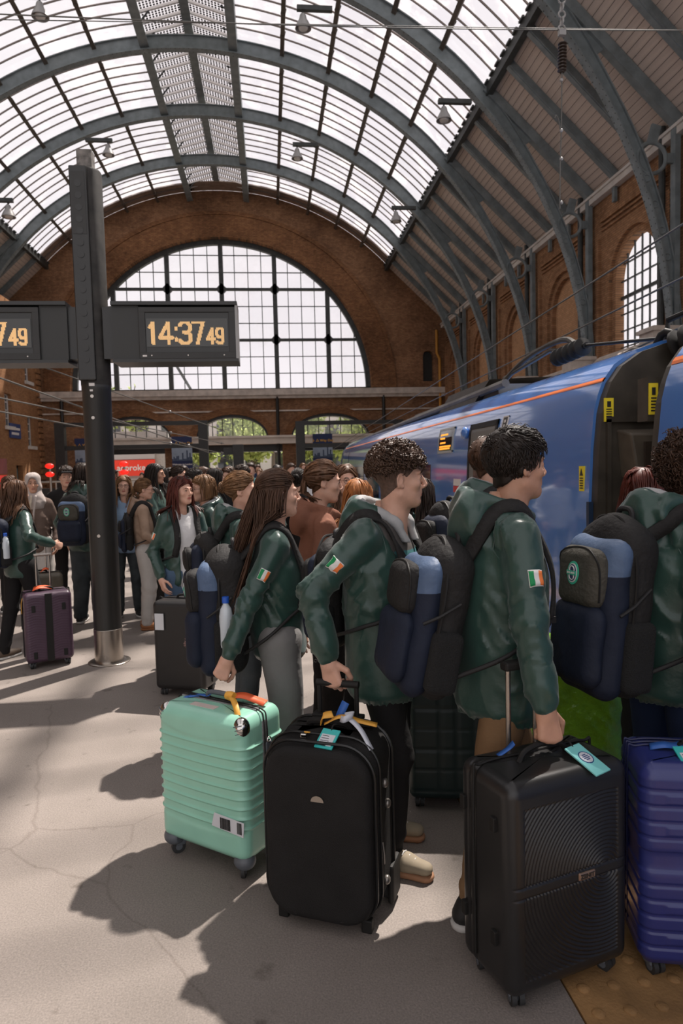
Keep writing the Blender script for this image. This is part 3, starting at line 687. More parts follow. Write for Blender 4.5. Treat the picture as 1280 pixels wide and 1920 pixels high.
# ---- left-hand wall and the office block standing out from it
wl = MB().box((XL-.5, YB, 0), (XL, YW+1, 12.3)).build('wall_left', B_side); tag(wl, 'brown brick side wall on the left', kind='structure')
obk = empty('wall_office'); tag(obk, 'brick office block with sash windows beside the gable', kind='structure')
# office block: its near face looks towards the camera, its flank towards the platform
OX, OY = -15.85, 40.0
B_off = brick_mat('brick_office', ('Y', 'Z'), (.46, .24, .115), (.35, .17, .08), (.22, .14, .09), .7)
hl = []
wins = [(44.2, 5.7), (48.0, 8.9), (48.0, 4.6)]
for yy, zz in wins: hl.append([(yy-.55, zz-1.0), (yy-.55, zz+1.0), (yy+.55, zz+1.0), (yy+.55, zz-1.0)])
hl.append([(45.0, .02), (45.0, 2.3), (46.1, 2.3), (46.1, .02)])
flat_shape('flank', [[(OY, 0), (YW, 0), (YW, 12.6), (OY, 12.6)]]+hl, .4, B_off, obk, plane='yz', at=OX-.4)
MB().box((XL, OY, 0), (OX-.0, OY+.4, 12.6)).build('near_face', B_far, obk)
for yy, zz in wins:
    MB().box((OX-.3, yy-.5, zz-.95), (OX-.26, yy+.5, zz+.95)).build('pane', mat('office_glass', (.12, .13, .14), .15, 0, .8), obk)
    f = MB()
    for e in (-.5, .0, .5): f.box((OX-.27, yy+e-.035, zz-1), (OX-.2, yy+e+.035, zz+1))
    for e in (-.96, -.5, 0, .5, .96): f.box((OX-.27, yy-.53, zz+e-.03), (OX-.2, yy+.53, zz+e+.03))
    f.build('sash', M_white, obk); MB().box((OX-.3, yy-.7, zz-1.22), (OX+.15, yy+.7, zz-1.0)).build('sill', M_gutter, obk)
MB().box((OX-.35, 45.0, 0), (OX-.3, 46.1, 2.3)).build('doorway', M_black, obk); MB().box((OX-.3, 45.25, .1), (OX-.27, 45.95, 2.1)).build('door_glass', mat('door_glass', (.18, .26, .27), .2), obk)
qn = MB().box((-.08, -.45, -.17), (.1, .45, .17)).mesh('quoin'); qn.materials.append(B_off)
for k in range(30):
    inst('quoin', qn, obk, (OX, OY+(.45 if k % 2 else .35), .25+.41*k)); inst('quoin', qn, obk, (OX, YW-(.45 if k % 2 else .3), .25+.41*k))
    inst('quoin', qn, obk, (OX-.35, OY, .25+.41*k), (0, 0, PI/2))
# ================================================================== TRAIN
M_blue = mat('train_blue', (.062, .205, .58), .28, 0, .5, var=.04, vscale=1, coat=1.)
M_orange = mat('train_orange', (.85, .19, .03), .35)
M_tdark = mat('train_dark', (.050, .042, .033), .5, 0, .4, var=.3, vscale=6)
M_tgrey = mat('train_roof_grey', (.16, .15, .14), .6, var=.2, vscale=3)
M_tglass = mat('train_glass', (.018, .02, .024), .06, 0, .9)
M_yel = mat('label_yellow', (.85, .68, .03), .5)
M_rub = mat('rubber_black', (.014, .013, .012), .6, 0, .3)
XS = 2.34
MATS['train_blue'].node_tree.nodes['Principled BSDF'].inputs['Coat IOR'].default_value = 1.75
PROF = [(.20, -.85), (.03, -.62), (.0, -.1), (.0, .7), (.012, 1.3), (.03, 1.75), (.055, 2.02), (.085, 2.14), (.125, 2.245), (.21, 2.36), (.36, 2.46), (.58, 2.53), (.86, 2.56), (1.36, 2.57)]
def prof_at(z):
    for (a, b), (c, d) in zip(PROF, PROF[1:]):
        if b <= z <= d: return XS+a+(c-a)*(z-b)/(d-b)
    return XS
def car_body(y0, y1, nose, mbx):
    half = [(XS+x, z) for x, z in PROF]; full = half+[(2*(XS+1.36)-x, z) for x, z in half[::-1][1:]]
    ys = [y0, y1] if not nose else [y0, y1-4.2]+[y1-4.2+4.2*t for t in (.2, .4, .55, .7, .82, .91, .97, 1)]
    V = []; N = len(full); cx = XS+1.36
    for y in ys:
        t = 0 if not nose or y <= y1-4.2 else (y-(y1-4.2))/4.2
        sx = 1-.55*t**2.6; 
        for x, z in full:
            zz = z-(max(0, z-.4))*(.62*t**2.2); V.append((cx+(x-cx)*sx, y, zz))
    F = [(i*N+k, i*N+(k+1) % N, (i+1)*N+(k+1) % N, (i+1)*N+k) for i in range(len(ys)-1) for k in range(N)]
    F += [tuple(range(N))[::-1], tuple((len(ys)-1)*N+k for k in range(N))]
    mbx.add(V, F)
def side_strip(y0, y1, z0, z1, off, mbx, n=1):
    """plate lying on the train side between two heights"""
    zs = sorted(set([z0, z1]+[z for _, z in PROF if z0 < z < z1])); V = []
    for y in (y0, y1):
        for z in zs:
            x = prof_at(z); V += [(x-off, y, z), (x+.01, y, z)]
    n2 = 2*len(zs); F = []
    for i in range(len(zs)-1):
        a = 2*i; F += [(a, a+2, n2+a+2, n2+a), (a+1, n2+a+1, n2+a+3, a+3), (a, a+1, a+3, a+2), (n2+a, n2+a+2, n2+a+3, n2+a+1)]
    F += [(0, n2, n2+1, 1), (n2-2, n2-1, 2*n2-1, 2*n2-2)]; mbx.add(V, F)
YE0, YE1, YF = 4.86, 26.2, 3.98
tr = empty('train_carriage', (0, 0, 0), label='glossy blue carriage with orange line and door, nose towards the far arches', cat='train carriage')
mb = MB(); car_body(YE0, YE1, True, mb); ob = mb.build('car_body', M_blue, tr, True)
st = MB(); side_strip(YE0, 6.15, 2.235, 2.265, .004, st); side_strip(6.15, YE1-4.2, 2.235, 2.262, .004, st); st.build('orange_line', M_orange, tr)
# end face: dark panel with lamp unit, cables, steps
cx = XS+1.36
half = [(XS+x+.02, z-.02) for x, z in PROF]; full = half+[(2*cx-x, z) for x, z in half[::-1][1:]]
MB().add([(x, y, z) for y in (YE0-.09, YE0) for x, z in full], [tuple(range(len(full))), tuple(range(2*len(full)-1, len(full)-1, -1))]+[(k, len(full)+k, len(full)+(k+1) % len(full), (k+1) % len(full)) for k in range(len(full))]).build('end_panel', M_tdark, tr)
e = MB()
e.box((XS+.10, YE0-.12, -.6), (XS+.13, YE0-.08, 1.95)).box((XS+.78, YE0-.16, -.6), (XS+.83, YE0-.08, 1.95)).box((XS+.10, YE0-.12, 1.93), (XS+.83, YE0-.08, 1.97)).build('door_frame', M_tdark, tr)
box_m = mat('train_box', (.10, .083, .064), .45, 0, .5, var=.2, vscale=8)
jb = MB().add([(XS+.22, YE0-.08, 1.52), (XS+.66, YE0-.08, 1.52), (XS+.70, YE0-.08, 1.88), (XS+.18, YE0-.08, 1.88), (XS+.25, YE0-.26, 1.55), (XS+.62, YE0-.26, 1.55), (XS+.66, YE0-.24, 1.84), (XS+.21, YE0-.24, 1.84)], [(3,2,1,0),(4,5,6,7),(0,1,5,4),(1,2,6,5),(2,3,7,6),(3,0,4,7)]).build('junction_box', box_m, tr, bevel=.015)
MB().box((XS+.30, YE0-.275, 1.6), (XS+.57, YE0-.25, 1.78)).build('box_plate', mat('box_plate', (.05, .038, .03), .3), jb)
MB().box((XS+.25, YE0-.13, 1.42), (XS+.63, YE0-.08, 1.52)).build('box_ledge', box_m, tr)
MB().box((XS+.36, YE0-.11, 1.0), (XS+.6, YE0-.08, 1.2)).build('rusty_plate', mat('rusty_plate', (.10, .045, .02), .7, var=.3, vscale=20), tr)
cb = MB().box((XS+.2, YE0-.16, .62), (XS+.66, YE0-.08, .74)).build('cable_rack', box_m, tr)
for k in range(4):
    x = XS+.26+.11*k; MB().tube(bez([(x, YE0-.15, .66), (x, YE0-.17, .45), (x+.02, YE0-.2, .2), (x+.05, YE0-.3, -.1)], 12), .022, 8).build('cable', M_rub, cb, True)
MB().tube(bez([(XS+.66, YE0-.12, 2.42), (XS+.66, YE0-.14, 2.2), (XS+.63, YE0-.14, 2.05), (XS+.5, YE0-.12, 2.02), (XS+.42, YE0-.1, 2.03)], 20), .016, 8).build('end_cable', M_rub, tr, True).location.z = -.17
MB().box((XS+.42, YE0-.11, 2.04), (XS+.86, YE0-.08, 2.17)).build('end_plate', box_m, tr)
def yellow_label(y, z, w, h, parent, xoff=0, face='side'):
    o = empty('warning_label', parent=parent)
    if face == 'side':
        x = prof_at(z); MB().box((x-.006, y-w/2, z-h/2), (x+.012, y+w/2, z+h/2)).build('plate', M_yel, o)
        mm = MB()
        for q in range(5): mm.box((x-.009, y-w*.3, z-h*.4+q*h*.1), (x-.005, y+w*.3, z-h*.4+q*h*.1+h*.045))
        mm.add([(x-.009, y-w*.3, z+h*.12), (x-.009, y+w*.3, z+h*.12), (x-.009, y, z+h*.4), (x-.005, y-w*.3, z+h*.12), (x-.005, y+w*.3, z+h*.12), (x-.005, y, z+h*.4)], [(0,1,2),(5,4,3),(0,3,4,1),(1,4,5,2),(2,5,3,0)])
        mm.build('print', M_black, o)
    else:
        x = xoff; MB().box((x, y-.006, z-h/2), (x+w, y+.004, z+h/2)).build('plate', M_yel, o)
        mm = MB()
        for q in range(5): mm.box((x+w*.2, y-.009, z-h*.4+q*h*.1), (x+w*.8, y-.005, z-h*.4+q*h*.1+h*.045))
        mm.box((x+w*.3, y-.009, z+h*.12), (x+w*.7, y-.005, z+h*.36)); mm.build('print', M_black, o)
yellow_label(YE0-.095, 2.02, .07, .17, tr, XS+.085, 'end'); yellow_label(YE0+.12, 1.52, .085, .19, tr)
MB().box((XS-.005, YE0-.04, -.5), (XS+.03, YE0+.0, 1.35)).build('corner_rail', mat('train_navy', (.012, .03, .07), .4), tr)
# side: destination screen, camera, door, windows, signs
ds = MB(); side_strip(8.75, 9.45, 1.84, 2.12, .012, ds); dso = ds.build('destination_screen', M_tglass, tr)
fr = MB()
for (a, b, c, d) in ((8.72, 8.75, 1.82, 2.14), (9.45, 9.48, 1.82, 2.14), (8.72, 9.48, 1.81, 1.84), (8.72, 9.48, 2.12, 2.15)): side_strip(a, b, c, d, .016, fr)
fr.build('screen_frame', mat('screen_frame', (.4, .42, .42), .4), dso)
M_amber = mat('amber_led', (1.0, .32, .03), .5, emit=1.3)
for z, a, b in ((2.06, .08, .42), (2.01, .08, .3), (1.95, .08, .34), (1.90, .06, .62), (1.87, .06, .6)):
    lt = MB(); q = 9.45-a
    while q > 9.45-b: side_strip(q-.03, q, z-.011, z+.011, .015, lt); q -= .042
    lt.build('text_line', M_amber, dso)['kind'] = 'stuff'
MB().sphere((prof_at(2.03)-.03, 8.12, 2.03), (.05, .08, .075), 12, 8).build('camera_pod', M_blue, tr, True)
dr = MB(); side_strip(7.05, 7.95, -.3, 2.07, .006, dr); dro = dr.build('door', mat('door_grey', (.17, .165, .15), .5), tr)
df = MB(); side_strip(7.0, 7.06, -.3, 2.12, .014, df); side_strip(7.94, 8.0, -.3, 2.12, .014, df); side_strip(7.0, 8.0, 2.06, 2.12, .014, df); df.build('door_seal', M_rub, dro)
dg = MB(); side_strip(7.25, 7.75, .55, 1.85, .012, dg); dg.build('door_glass', M_tglass, dro)
sg = MB(); side_strip(6.72, 6.86, 1.90, 2.12, .008, sg); sgo = sg.build('wheelchair_sign', M_black, tr)
fg = MB(); side_strip(6.78, 6.81, 1.96, 2.05, .012, fg); side_strip(6.75, 6.80, 1.95, 1.97, .012, fg); side_strip(6.775, 6.815, 2.065, 2.095, .012, fg); side_strip(6.71, 6.725, 1.89, 2.13, .010, fg); side_strip(6.855, 6.87, 1.89, 2.13, .010, fg); side_strip(6.71, 6.87, 2.12, 2.135, .01, fg); side_strip(6.71, 6.87, 1.885, 1.9, .01, fg); fg.build('sign_figure', M_white, sgo)
for a, b in ((9.9, 11.7), (12.3, 14.1), (14.7, 16.5), (17.1, 18.9), (19.3, 20.1)):
    wg = MB(); side_strip(a, b, .62, 1.66, .008, wg); wo = wg.build('side_window', M_tglass, tr)
red = MB(); side_strip(8.3, 8.62, 1.3, 1.38, .006, red); red.build('red_sticker', mat('sticker_red', (.6, .05, .05), .4), tr)
wht = MB(); side_strip(8.3, 8.62, 1.385, 1.47, .006, wht); wht.build('white_sticker', M_white, tr)
for a in (12.0, 20.6): dd = MB(); side_strip(a-.02, a+.0, -.3, 2.1, .006, dd); dd.build('panel_seam', M_rub, tr)
# roof gear
g = MB()
g.tube([(XS+.5, 8.0, 2.78), (XS+.5, 24, 2.62)], .05, 8).box((XS+.55, 8.4, 2.6), (XS+2.2, 13.4, 2.82)); g.build('roof_rail', M_tgrey, tr).location.z = -.17
g = MB(); g.add([(XS+.45, 11.2, 2.62), (XS+.45, 9.2, 2.62), (XS+.5, 8.6, 2.9), (XS+.5, 10.6, 2.9), (XS+1.9, 11.2, 2.7), (XS+1.9, 9.2, 2.7), (XS+1.9, 8.6, 2.95), (XS+1.9, 10.6, 2.95)], [(0,1,2,3),(7,6,5,4),(0,4,5,1),(1,5,6,2),(2,6,7,3),(3,7,4,0)]); g.build('roof_shroud', M_tdark, tr).location.z = -.17
pan = MB()
for s in (0, .9): pan.tube([(XS+.55+s, 8.2, 2.86), (XS+.6+s, 6.9, 2.98), (XS+.55+s, 6.3, 2.86)], .022, 8)
pan.tube(bez([(XS+.5, 8.3, 2.75), (XS+.6, 7.6, 3.0), (XS+.6, 6.6, 3.03), (XS+.55, 6.1, 2.82)], 16), .03, 8); pan.build('pantograph_well', M_tdark, tr, True).location.z = -.17
def insulator(mbx, a, b, r, n, core=.35):
    a = np.array(a, float); b = np.array(b, float); P = []; Rr = []
    for i in range(n*4+1):
        t = i/(n*4); P.append(a+(b-a)*t); Rr.append(r*(core+(1-core)*(1 if i % 4 in (1, 2) else 0)))
    mbx.tube(P, Rr, 14)
ins = MB(); insulator(ins, (XS+.5, 6.55, 2.84), (XS+.52, 5.95, 2.86), .085, 5); ins.tube([(XS+.52, 5.95, 2.86), (XS+.62, 5.3, 2.78), (XS+.72, 4.95, 2.74)], .014, 8); ins.build('roof_insulator', M_rub, tr, True).location.z = -.17
MB().box((XS+.05, 4.95, -.95), (XS+2.6, 23, -.6)).build('underframe', M_tdark, tr)
# jumper between the carriages: ribbed high-voltage bushing on its own arm
jp = MB(); insulator(jp, (XS+.62, YE0-.12, 2.62), (XS+.92, YE0-.75, 2.86), .13, 9, .55); jp.tube(bez([(XS+.58, YE0+.12, 2.62), (XS+.60, YE0-.02, 2.76), (XS+.72, YE0-.12, 2.6), (XS+.8, YE0-.22, 2.3), (XS+.84, YE0-.25, 2.1)], 18), .03, 10)
insulator(jp, (XS+.98, YE0-.38, 2.2), (XS+.92, YE0-.42, 2.62), .11, 7, .5); jp.tube([(XS+.66, YE0+.06, 2.72), (XS+.66, YE0+.05, 2.86), (XS+.9, YE0-.6, 2.98)], .022, 8); jp.build('high_voltage_jumper', M_rub, tr, True).location.z = -.17
# next carriage, towards the camera
tr2 = empty('train_carriage', (0, 0, 0), label='glossy blue carriage end with orange line past the dark gangway', cat='train carriage')
mb = MB(); car_body(-14, YF, False, mb); mb.build('car_body', M_blue, tr2, True)
st = MB(); side_strip(-14, YF, 2.225, 2.27, .004, st); st.build('orange_line', M_orange, tr2)
V = [(x, y, z) for y in (YF, YF+.1) for x, z in full]
MB().add(V, [tuple(range(len(full))), tuple(range(2*len(full)-1, len(full)-1, -1))]+[(k, len(full)+k, len(full)+(k+1) % len(full), (k+1) % len(full)) for k in range(len(full))]).build('end_panel', M_tdark, tr2)
MB().box((XS+.95, YF+.05, -.7), (XS+1.8, YE0-.12, 2.0)).build('gangway_bellows', M_rub, tr2)
yellow_label(YF+.205, 2.04, .06, .2, tr2, XS+.09, 'end')
MB().box((XS+.085, YF+.21, 1.90), (XS+.17, YF+.33, 2.18)).build('label_bracket', M_tdark, tr2)
MB().box((XS+.05, -14, -.95), (XS+2.6, YF-.1, -.6)).build('underframe', M_tdark, tr2)
# ================================================================== CLOCK POST
PX, PY = -1.452, 6.09
post = empty('clock_post', (PX, PY, 0), label='tall black post with steel foot carrying two digital clocks', cat='clock post')
M_post = mat('post_black', (.020, .0195, .018), .38, 0, .5, var=.12, vscale=5)
M_steel = mat('brushed_steel', (.42, .38, .34), .28, 1., .5, var=.1, vscale=4, bump=.05, bscale=80)
M_dirty = mat('post_dusty', (.030, .027, .024), .6, 0, .3, var=.4, vscale=10)
MB().lathe([(.118, .30), (.118, 2.35), (.122, 2.36), (.122, 2.40)], n=40).build('shaft', M_post, post, True)
MB().lathe([(.129, .30), (.129, 4.18), (.12, 4.2)], n=40).build('upper_shaft', M_dirty, post, True) if False else MB().lathe([(.124, 2.40), (.124, 4.16), (.115, 4.18)], n=40).build('upper_shaft', M_dirty, post, True)
MB().lathe([(.121, .012), (.121, .297), (.118, .30)], n=40).build('steel_sleeve', M_steel, post, True)
MB().lathe([(.178, .0), (.178, .008), (.172, .012), (.12, .012)], n=40).build('floor_flange', M_steel, post, True)
cov = MB().box((-.105, -.155, 2.43), (.035, .0, 4.17)).build('cable_cover', M_post, post, bevel=.008)
for k in range(16): MB().lathe([(.028, .0), (.028, .003), (.02, .005)], n=12, axis='y', c=(-.035, -.16, 2.6+.095*k)).build('cover_stud', M_post, cov)
MB().box((-.09, -.158, 3.62), (.02, -.154, 4.12)).build('cover_panel', M_black, cov)
MB().box((-.06, -.06, 4.16), (.06, .06, 4.34)).build('top_block', mat('top_block', (.16, .145, .13), .8, var=.5, vscale=20), post)
for z in (2.12, 1.12, 2.30): MB().lathe([(.014, 0), (.014, .004), (.008, .008)], n=12, axis='y', c=(-.01, -.127, z)).build('screw', M_steel, post)
MB().box((-.03, -.128, 2.385), (.015, -.12, 2.41)).build('tag_plate', M_white, post); MB().box((-.025, -.13, 2.34), (.0, -.12, 2.355)).build('tag_plate', M_white, post)
DIG = {'0': ["01110","11011","11011","11011","11011","11011","01110"], '1': ["00110","01110","11110","00110","00110","00110","00110"], '3': ["01110","11011","00011","00110","00011","11011","01110"],
       '4': ["00011","00111","01111","11011","11111","00011","00011"], '7': ["11111","00011","00011","00110","00110","01100","01100"], '9': ["01110","11011","11011","01111","00011","00011","11110"]}
M_led = mat('clock_amber', (.78, .48, .21), .5, emit=.48); M_scr = mat('clock_screen', (.055, .056, .052), .25, 0, .5, var=.05, vscale=3)
STROKES = {'1': [[(.15, .78), (.5, 1), (.5, 0)]], '4': [[(.72, 0), (.72, 1), (.05, .28), (.98, .28)]], '3': [[(.08, .86), (.3, 1), (.7, 1), (.92, .85), (.92, .64), (.7, .53), (.4, .53)], [(.7, .53), (.95, .4), (.95, .16), (.72, 0), (.28, 0), (.05, .14)]],
           '7': [[(.03, 1), (.95, 1), (.42, 0)]], '9': [[(.9, .5), (.7, .42), (.3, .42), (.08, .56), (.08, .84), (.3, 1), (.7, 1), (.92, .84), (.92, .25), (.7, 0), (.3, 0), (.1, .1)]], ':': [[(.5, .18), (.5, .22)], [(.5, .68), (.5, .72)]]}
def matrix_digit(ch, x, z, wd, ht, pitch, th, mbx, y):
    """dot-matrix digit: lit columns of the display, as narrow proud bars"""
    segs = []
    for stq in STROKES[ch]: segs += list(zip(stq, stq[1:]))
    nx, nz = int(round(wd/pitch)), int(round(ht/pitch))
    for i in range(-1, nx+2):
        run = None
        for j in range(-1, nz+3):
            px, pz = (i+.5)*pitch, (j+.5)*pitch; lit = False
            if j < nz+1:
                for (a, b) in segs:
                    ax_, az, bx_, bz = a[0]*wd, a[1]*ht, b[0]*wd, b[1]*ht; L = (bx_-ax_)**2+(bz-az)**2+1e-12; t = max(0, min(1, ((px-ax_)*(bx_-ax_)+(pz-az)*(bz-az))/L))
                    if math.hypot(px-ax_-t*(bx_-ax_), pz-az-t*(bz-az)) < th: lit = True; break
            if lit and run is None: run = pz-pitch/2
            if not lit and run is not None: mbx.box((x+px-pitch*.40, y-.002, z+run), (x+px+pitch*.40, y+.001, z+pz-pitch/2)); run = None
def clock(cx, name):
    c = empty(name, parent=post)
    yf = -.155
    MB().box((cx-.52, yf+.03, 2.60), (cx+.52, .15, 3.05)).build('case', M_post, c, bevel=.008) if False else MB().box((cx-.40 if cx > 0 else cx-.40, yf+.03, 2.60), (cx+.40, .15, 3.04)).build('case', M_post, c, bevel=.008)
    f = MB().box((cx-.40, yf, 2.60), (cx+.40, yf+.04, 2.655)).box((cx-.40, yf, 2.985), (cx+.40, yf+.04, 3.03)).box((cx-.40, yf, 2.65), (cx-.345, yf+.04, 2.99)).box((cx+.345, yf, 2.65), (cx+.40, yf+.04, 2.99)); f.build('bezel', M_black, c, bevel=.004)
    MB().box((cx-.345, yf+.01, 2.655), (cx+.345, yf+.03, 2.985)).build('inner_bezel', mat('bezel_inner', (.016, .016, .014), .3), c)
    MB().box((cx-.338, yf+.004, 2.70), (cx+.335, yf+.012, 2.935)).build('screen', M_scr, c)
    d = MB(); z = 2.725; h = .178; x = cx-.318; p = .0083
    for ch, wd, sc in (('1', .072, 1), ('4', .108, 1), (':', .042, 1), ('3', .098, 1), ('7', .094, 1), ('4', .066, .72), ('9', .062, .72)):
        matrix_digit(ch, x, z, wd, h*sc, p, .0155 if sc == 1 else .0125, d, yf+.003); x += wd+(.012 if ch != ':' else .004)+(.012 if sc == 1 and ch == '7' else 0)
    d.build('digits', M_led, c)
    for q in (-.3, 0, .3): MB().lathe([(.006, 0), (.005, .004)], n=8, axis='y', c=(cx+q, yf-.004, 2.628)).build('screw', M_steel, c)
    MB().box((cx-.375, yf-.003, 2.618), (cx-.34, yf, 2.632)).build('maker_plate', M_white, c)
    MB().box((cx-.62 if cx > 0 else cx-.42, yf-.01, 3.045), (cx+.42 if cx > 0 else cx+.62, .17, 3.075)).build('top_cover', M_post, c); MB().box((cx-.62 if cx > 0 else cx-.42, yf+.0, 2.575), (cx+.42 if cx > 0 else cx+.62, .15, 2.60)).build('bottom_cover', M_post, c)
    sgn = 1 if cx > 0 else -1; a, b = sorted((cx-sgn*.40, cx-sgn*.62)); MB().box((a, yf+.025, 2.60), (b, .14, 3.045)).build('arm_cover', mat('arm_cover', (.024, .024, .022), .5), c); a, b = sorted((sgn*.1, cx-sgn*.62)); MB().box((a, yf+.05, 2.61), (b, .12, 3.04)).build('arm', M_post, c)
    MB().box((cx+sgn*.40, yf+.0, 2.6), (cx+sgn*.42, .16, 3.05)).build('end_plate', mat('end_plate', (.25, .24, .23), .4, .6), c)
clock(.80, 'clock'); clock(-.80, 'clock')

# ================================================================== ROOF LAMPS, WIRES
M_alu = mat('lamp_alu', (.30, .29, .28), .4, .3); M_wire = mat('wire', (.10, .095, .085), .5, .3)
def place_at(px, py, y):
    d = FW*FPX+RT*(px-640)-UP*(py-960); return np.array([0, 0, CAM_H])+d*(y/d[1])
def roof_lamp(px, py, y, s, lab, sz=.72):
    p = place_at(px, py, y)
    o = empty('roof_lamp', tuple(p), label=lab, cat='lamp', group='lamps under the glass roof', scale=sz)
    MB().lathe([(.12, .45), (.16, .38), (.2, .2), (.34, -.05), (.42, -.25), (.40, -.27), (.30, -.1)], n=20).build('bell', M_alu, o, True)
    MB().lathe([(.26, -.2), (.22, -.28), (.05, -.3)], n=16).build('bulb_glass', mat('bulb_glass', (.7, .7, .68), .2), o, True)
    MB().box((-.9+.6*s, -.12, .62), (.9+.6*s, .12, .85)).build('bracket', M_irond, o); MB().tube([(0, 0, .45), (0, 0, .7)], .05, 8).build('stem', M_irond, o)
for px, py, y, s, lab in ((75, 22, 26, -1, 'grey bell lamp by the span wire on the clock side of the ridge'), (568, 44, 26, 1, 'grey bell lamp by the span wire on the train side of the ridge'), (203, 284, 36, -1, 'grey bell lamp seen just past the top of the clock post'), (557, 291, 36, 1, 'grey bell lamp on train side of ridge in bays nearest the gable'),
    (832, 217, 26.5, 1, 'grey bell lamp by edge of timber lining nearest the hanging insulator'), (742, 409, 36.5, 1, 'grey bell lamp by edge of timber lining close to the gable'), (16, 399, 32, -1, 'grey bell lamp low over the half-cut clock')): roof_lamp(px, py, y, s, lab)
def wire(pts, r, label, grp='overhead line wires'):
    o = MB().tube(pts, r, 6).build('overhead_wire', M_wire); tag(o, label, 'wire', grp); return o
a, b = place_at(-60, 24, 9.), place_at(1340, 57, 9.); wire(np.linspace(a, b, 12)-np.array([[0, 0, .06*math.sin(PI*t)] for t in np.linspace(0, 1, 12)]), .008, 'dark span wire stretched across the hall under the roof', 'span wires'); wire([place_at(-60, 36, 9.15), place_at(1340, 58, 9.1)], .006, 'dark span wire stretched across the hall under the roof', 'span wires')
# contact and catenary wires along the train track and the tracks on the left
wx = XS+1.36
for (q0, q1) in (((1280, 420), (620, 845)), ((1280, 520), (640, 835)), ((1280, 612), (700, 880))):
    A = place_at(q0[0]+40, q0[1]-(q1[1]-q0[1])*40/(q0[0]-q1[0])*-1*-1, 6.2); Bp = place_at(*q1, 46.)
    wire([A, Bp], .011, 'long overhead wire running down the hall above the blue train', 'wires above the train')
for (q0, q1, y0_, y1_) in (((0, 710), (445, 868), 14, 46), ((0, 752), (420, 832), 16, 44), ((0, 778), (420, 850), 16, 44), ((60, 682), (420, 808), 20, 45)):
    A = place_at(q0[0]-30, q0[1]-12, y0_); Bp = place_at(*q1, y1_); o = wire([A, Bp], .02, 'pale overhead wire slanting down to the gantry left of the post', 'wires left of the post')
    for t in (.55, .97):
        c = A+(Bp-A)*t; MB().sphere(c, .07, 10, 6).build('clamp', M_alu, o)
# hanging insulator
hi = empty('hanging_insulator', tuple(place_at(1053, 70, 9)), label='ribbed insulator hanging on chain with long rod to iron ring', cat='insulator')
K = hi.location.copy(); Kz = np.array(K)
def rel(px, py, y=9): return tuple(place_at(px, py, y)-Kz)
ch = MB(); top = np.array(rel(1053, -60)); bot = np.array(rel(1053, 60))
for i in range(9):
    c = top+(bot-top)*(i+.5)/9; ch.torus(c, .045, .012, (1, 0, 0) if i % 2 else (0, 1, 0), 12, 6)
ch.build('chain', M_alu, hi, True)
im = MB(); insulator(im, rel(1054, 80), rel(1053, 136), .058, 9, .55); im.build('insulator_body', mat('insulator_brown', (.035, .022, .015), .35), hi, True)
MB().cbox(rel(1053, 62), (.09, .06, .07)).build('yoke', M_alu, hi); MB().tube([rel(1053, 136), rel(1052, 240), rel(1050, 300), rel(1049, 392)], .008, 6).build('rod', M_wire, hi)
cl = MB(); 
for py in (150, 245, 298, 380): cl.sphere(rel(1052, py), .025, 8, 6)
cl.build('clamps', M_alu, hi, True); MB().tube(bez([rel(1050, 245), rel(1047, 225), rel(1042, 216), rel(1040, 222)], 9), .007, 6).build('hook', M_wire, hi)

# ================================================================== CONCOURSE: gantries, banners, signs, rails
def gantry(x0, x1, y, h, post_l=True, post_r=True, lab=''):
    o = empty('overhead_gantry', ((x0+x1)/2, y, 0), label=lab, cat='gantry'); c = (x0+x1)/2
    if post_l: MB().box((x0-c-.28, -.25, 0), (x0-c+.28, .25, h)).build('post', M_black, o)
    if post_r: MB().box((x1-c-.28, -.25, 0), (x1-c+.28, .25, h)).build('post', M_black, o)
    MB().box((x0-c, -.15, h-.25), (x1-c, .15, h+.0)).build('beam', M_black, o); MB().box((x0-c, -.12, h-1.65), (x1-c, .12, h-1.4)).build('beam', M_black, o)
    return o
p = place_at(112, 795, 43); q = place_at(380, 790, 43); gantry(p[0], q[0], 43, 4.75, lab='black iron portal frame behind the clock post')
p = place_at(562, 795, 43); gantry(p[0], 8.2, 43, 4.6, lab='black iron portal frame ending near the train nose')
p = place_at(446, 830, 38); sp_ = empty('signal_post', (p[0], 38, 0), label='short black post with cross head in front of the arches', cat='post')
MB().box((-.28, -.25, 0), (.28, .25, 3.05)).build('shaft', M_black, sp_); MB().box((-.8, -.1, 2.5), (0, .1, 2.9)).build('head', M_black, sp_)
M_bann = mat('banner_navy', (.016, .028, .10), .6); M_bsky = mat('banner_sky', (.35, .42, .52), .6, var=.2, vscale=1); M_gold = mat('banner_gold', (.72, .38, .04), .5, emit=.0); M_skyl = mat('banner_skyline', (.05, .075, .13), .6)
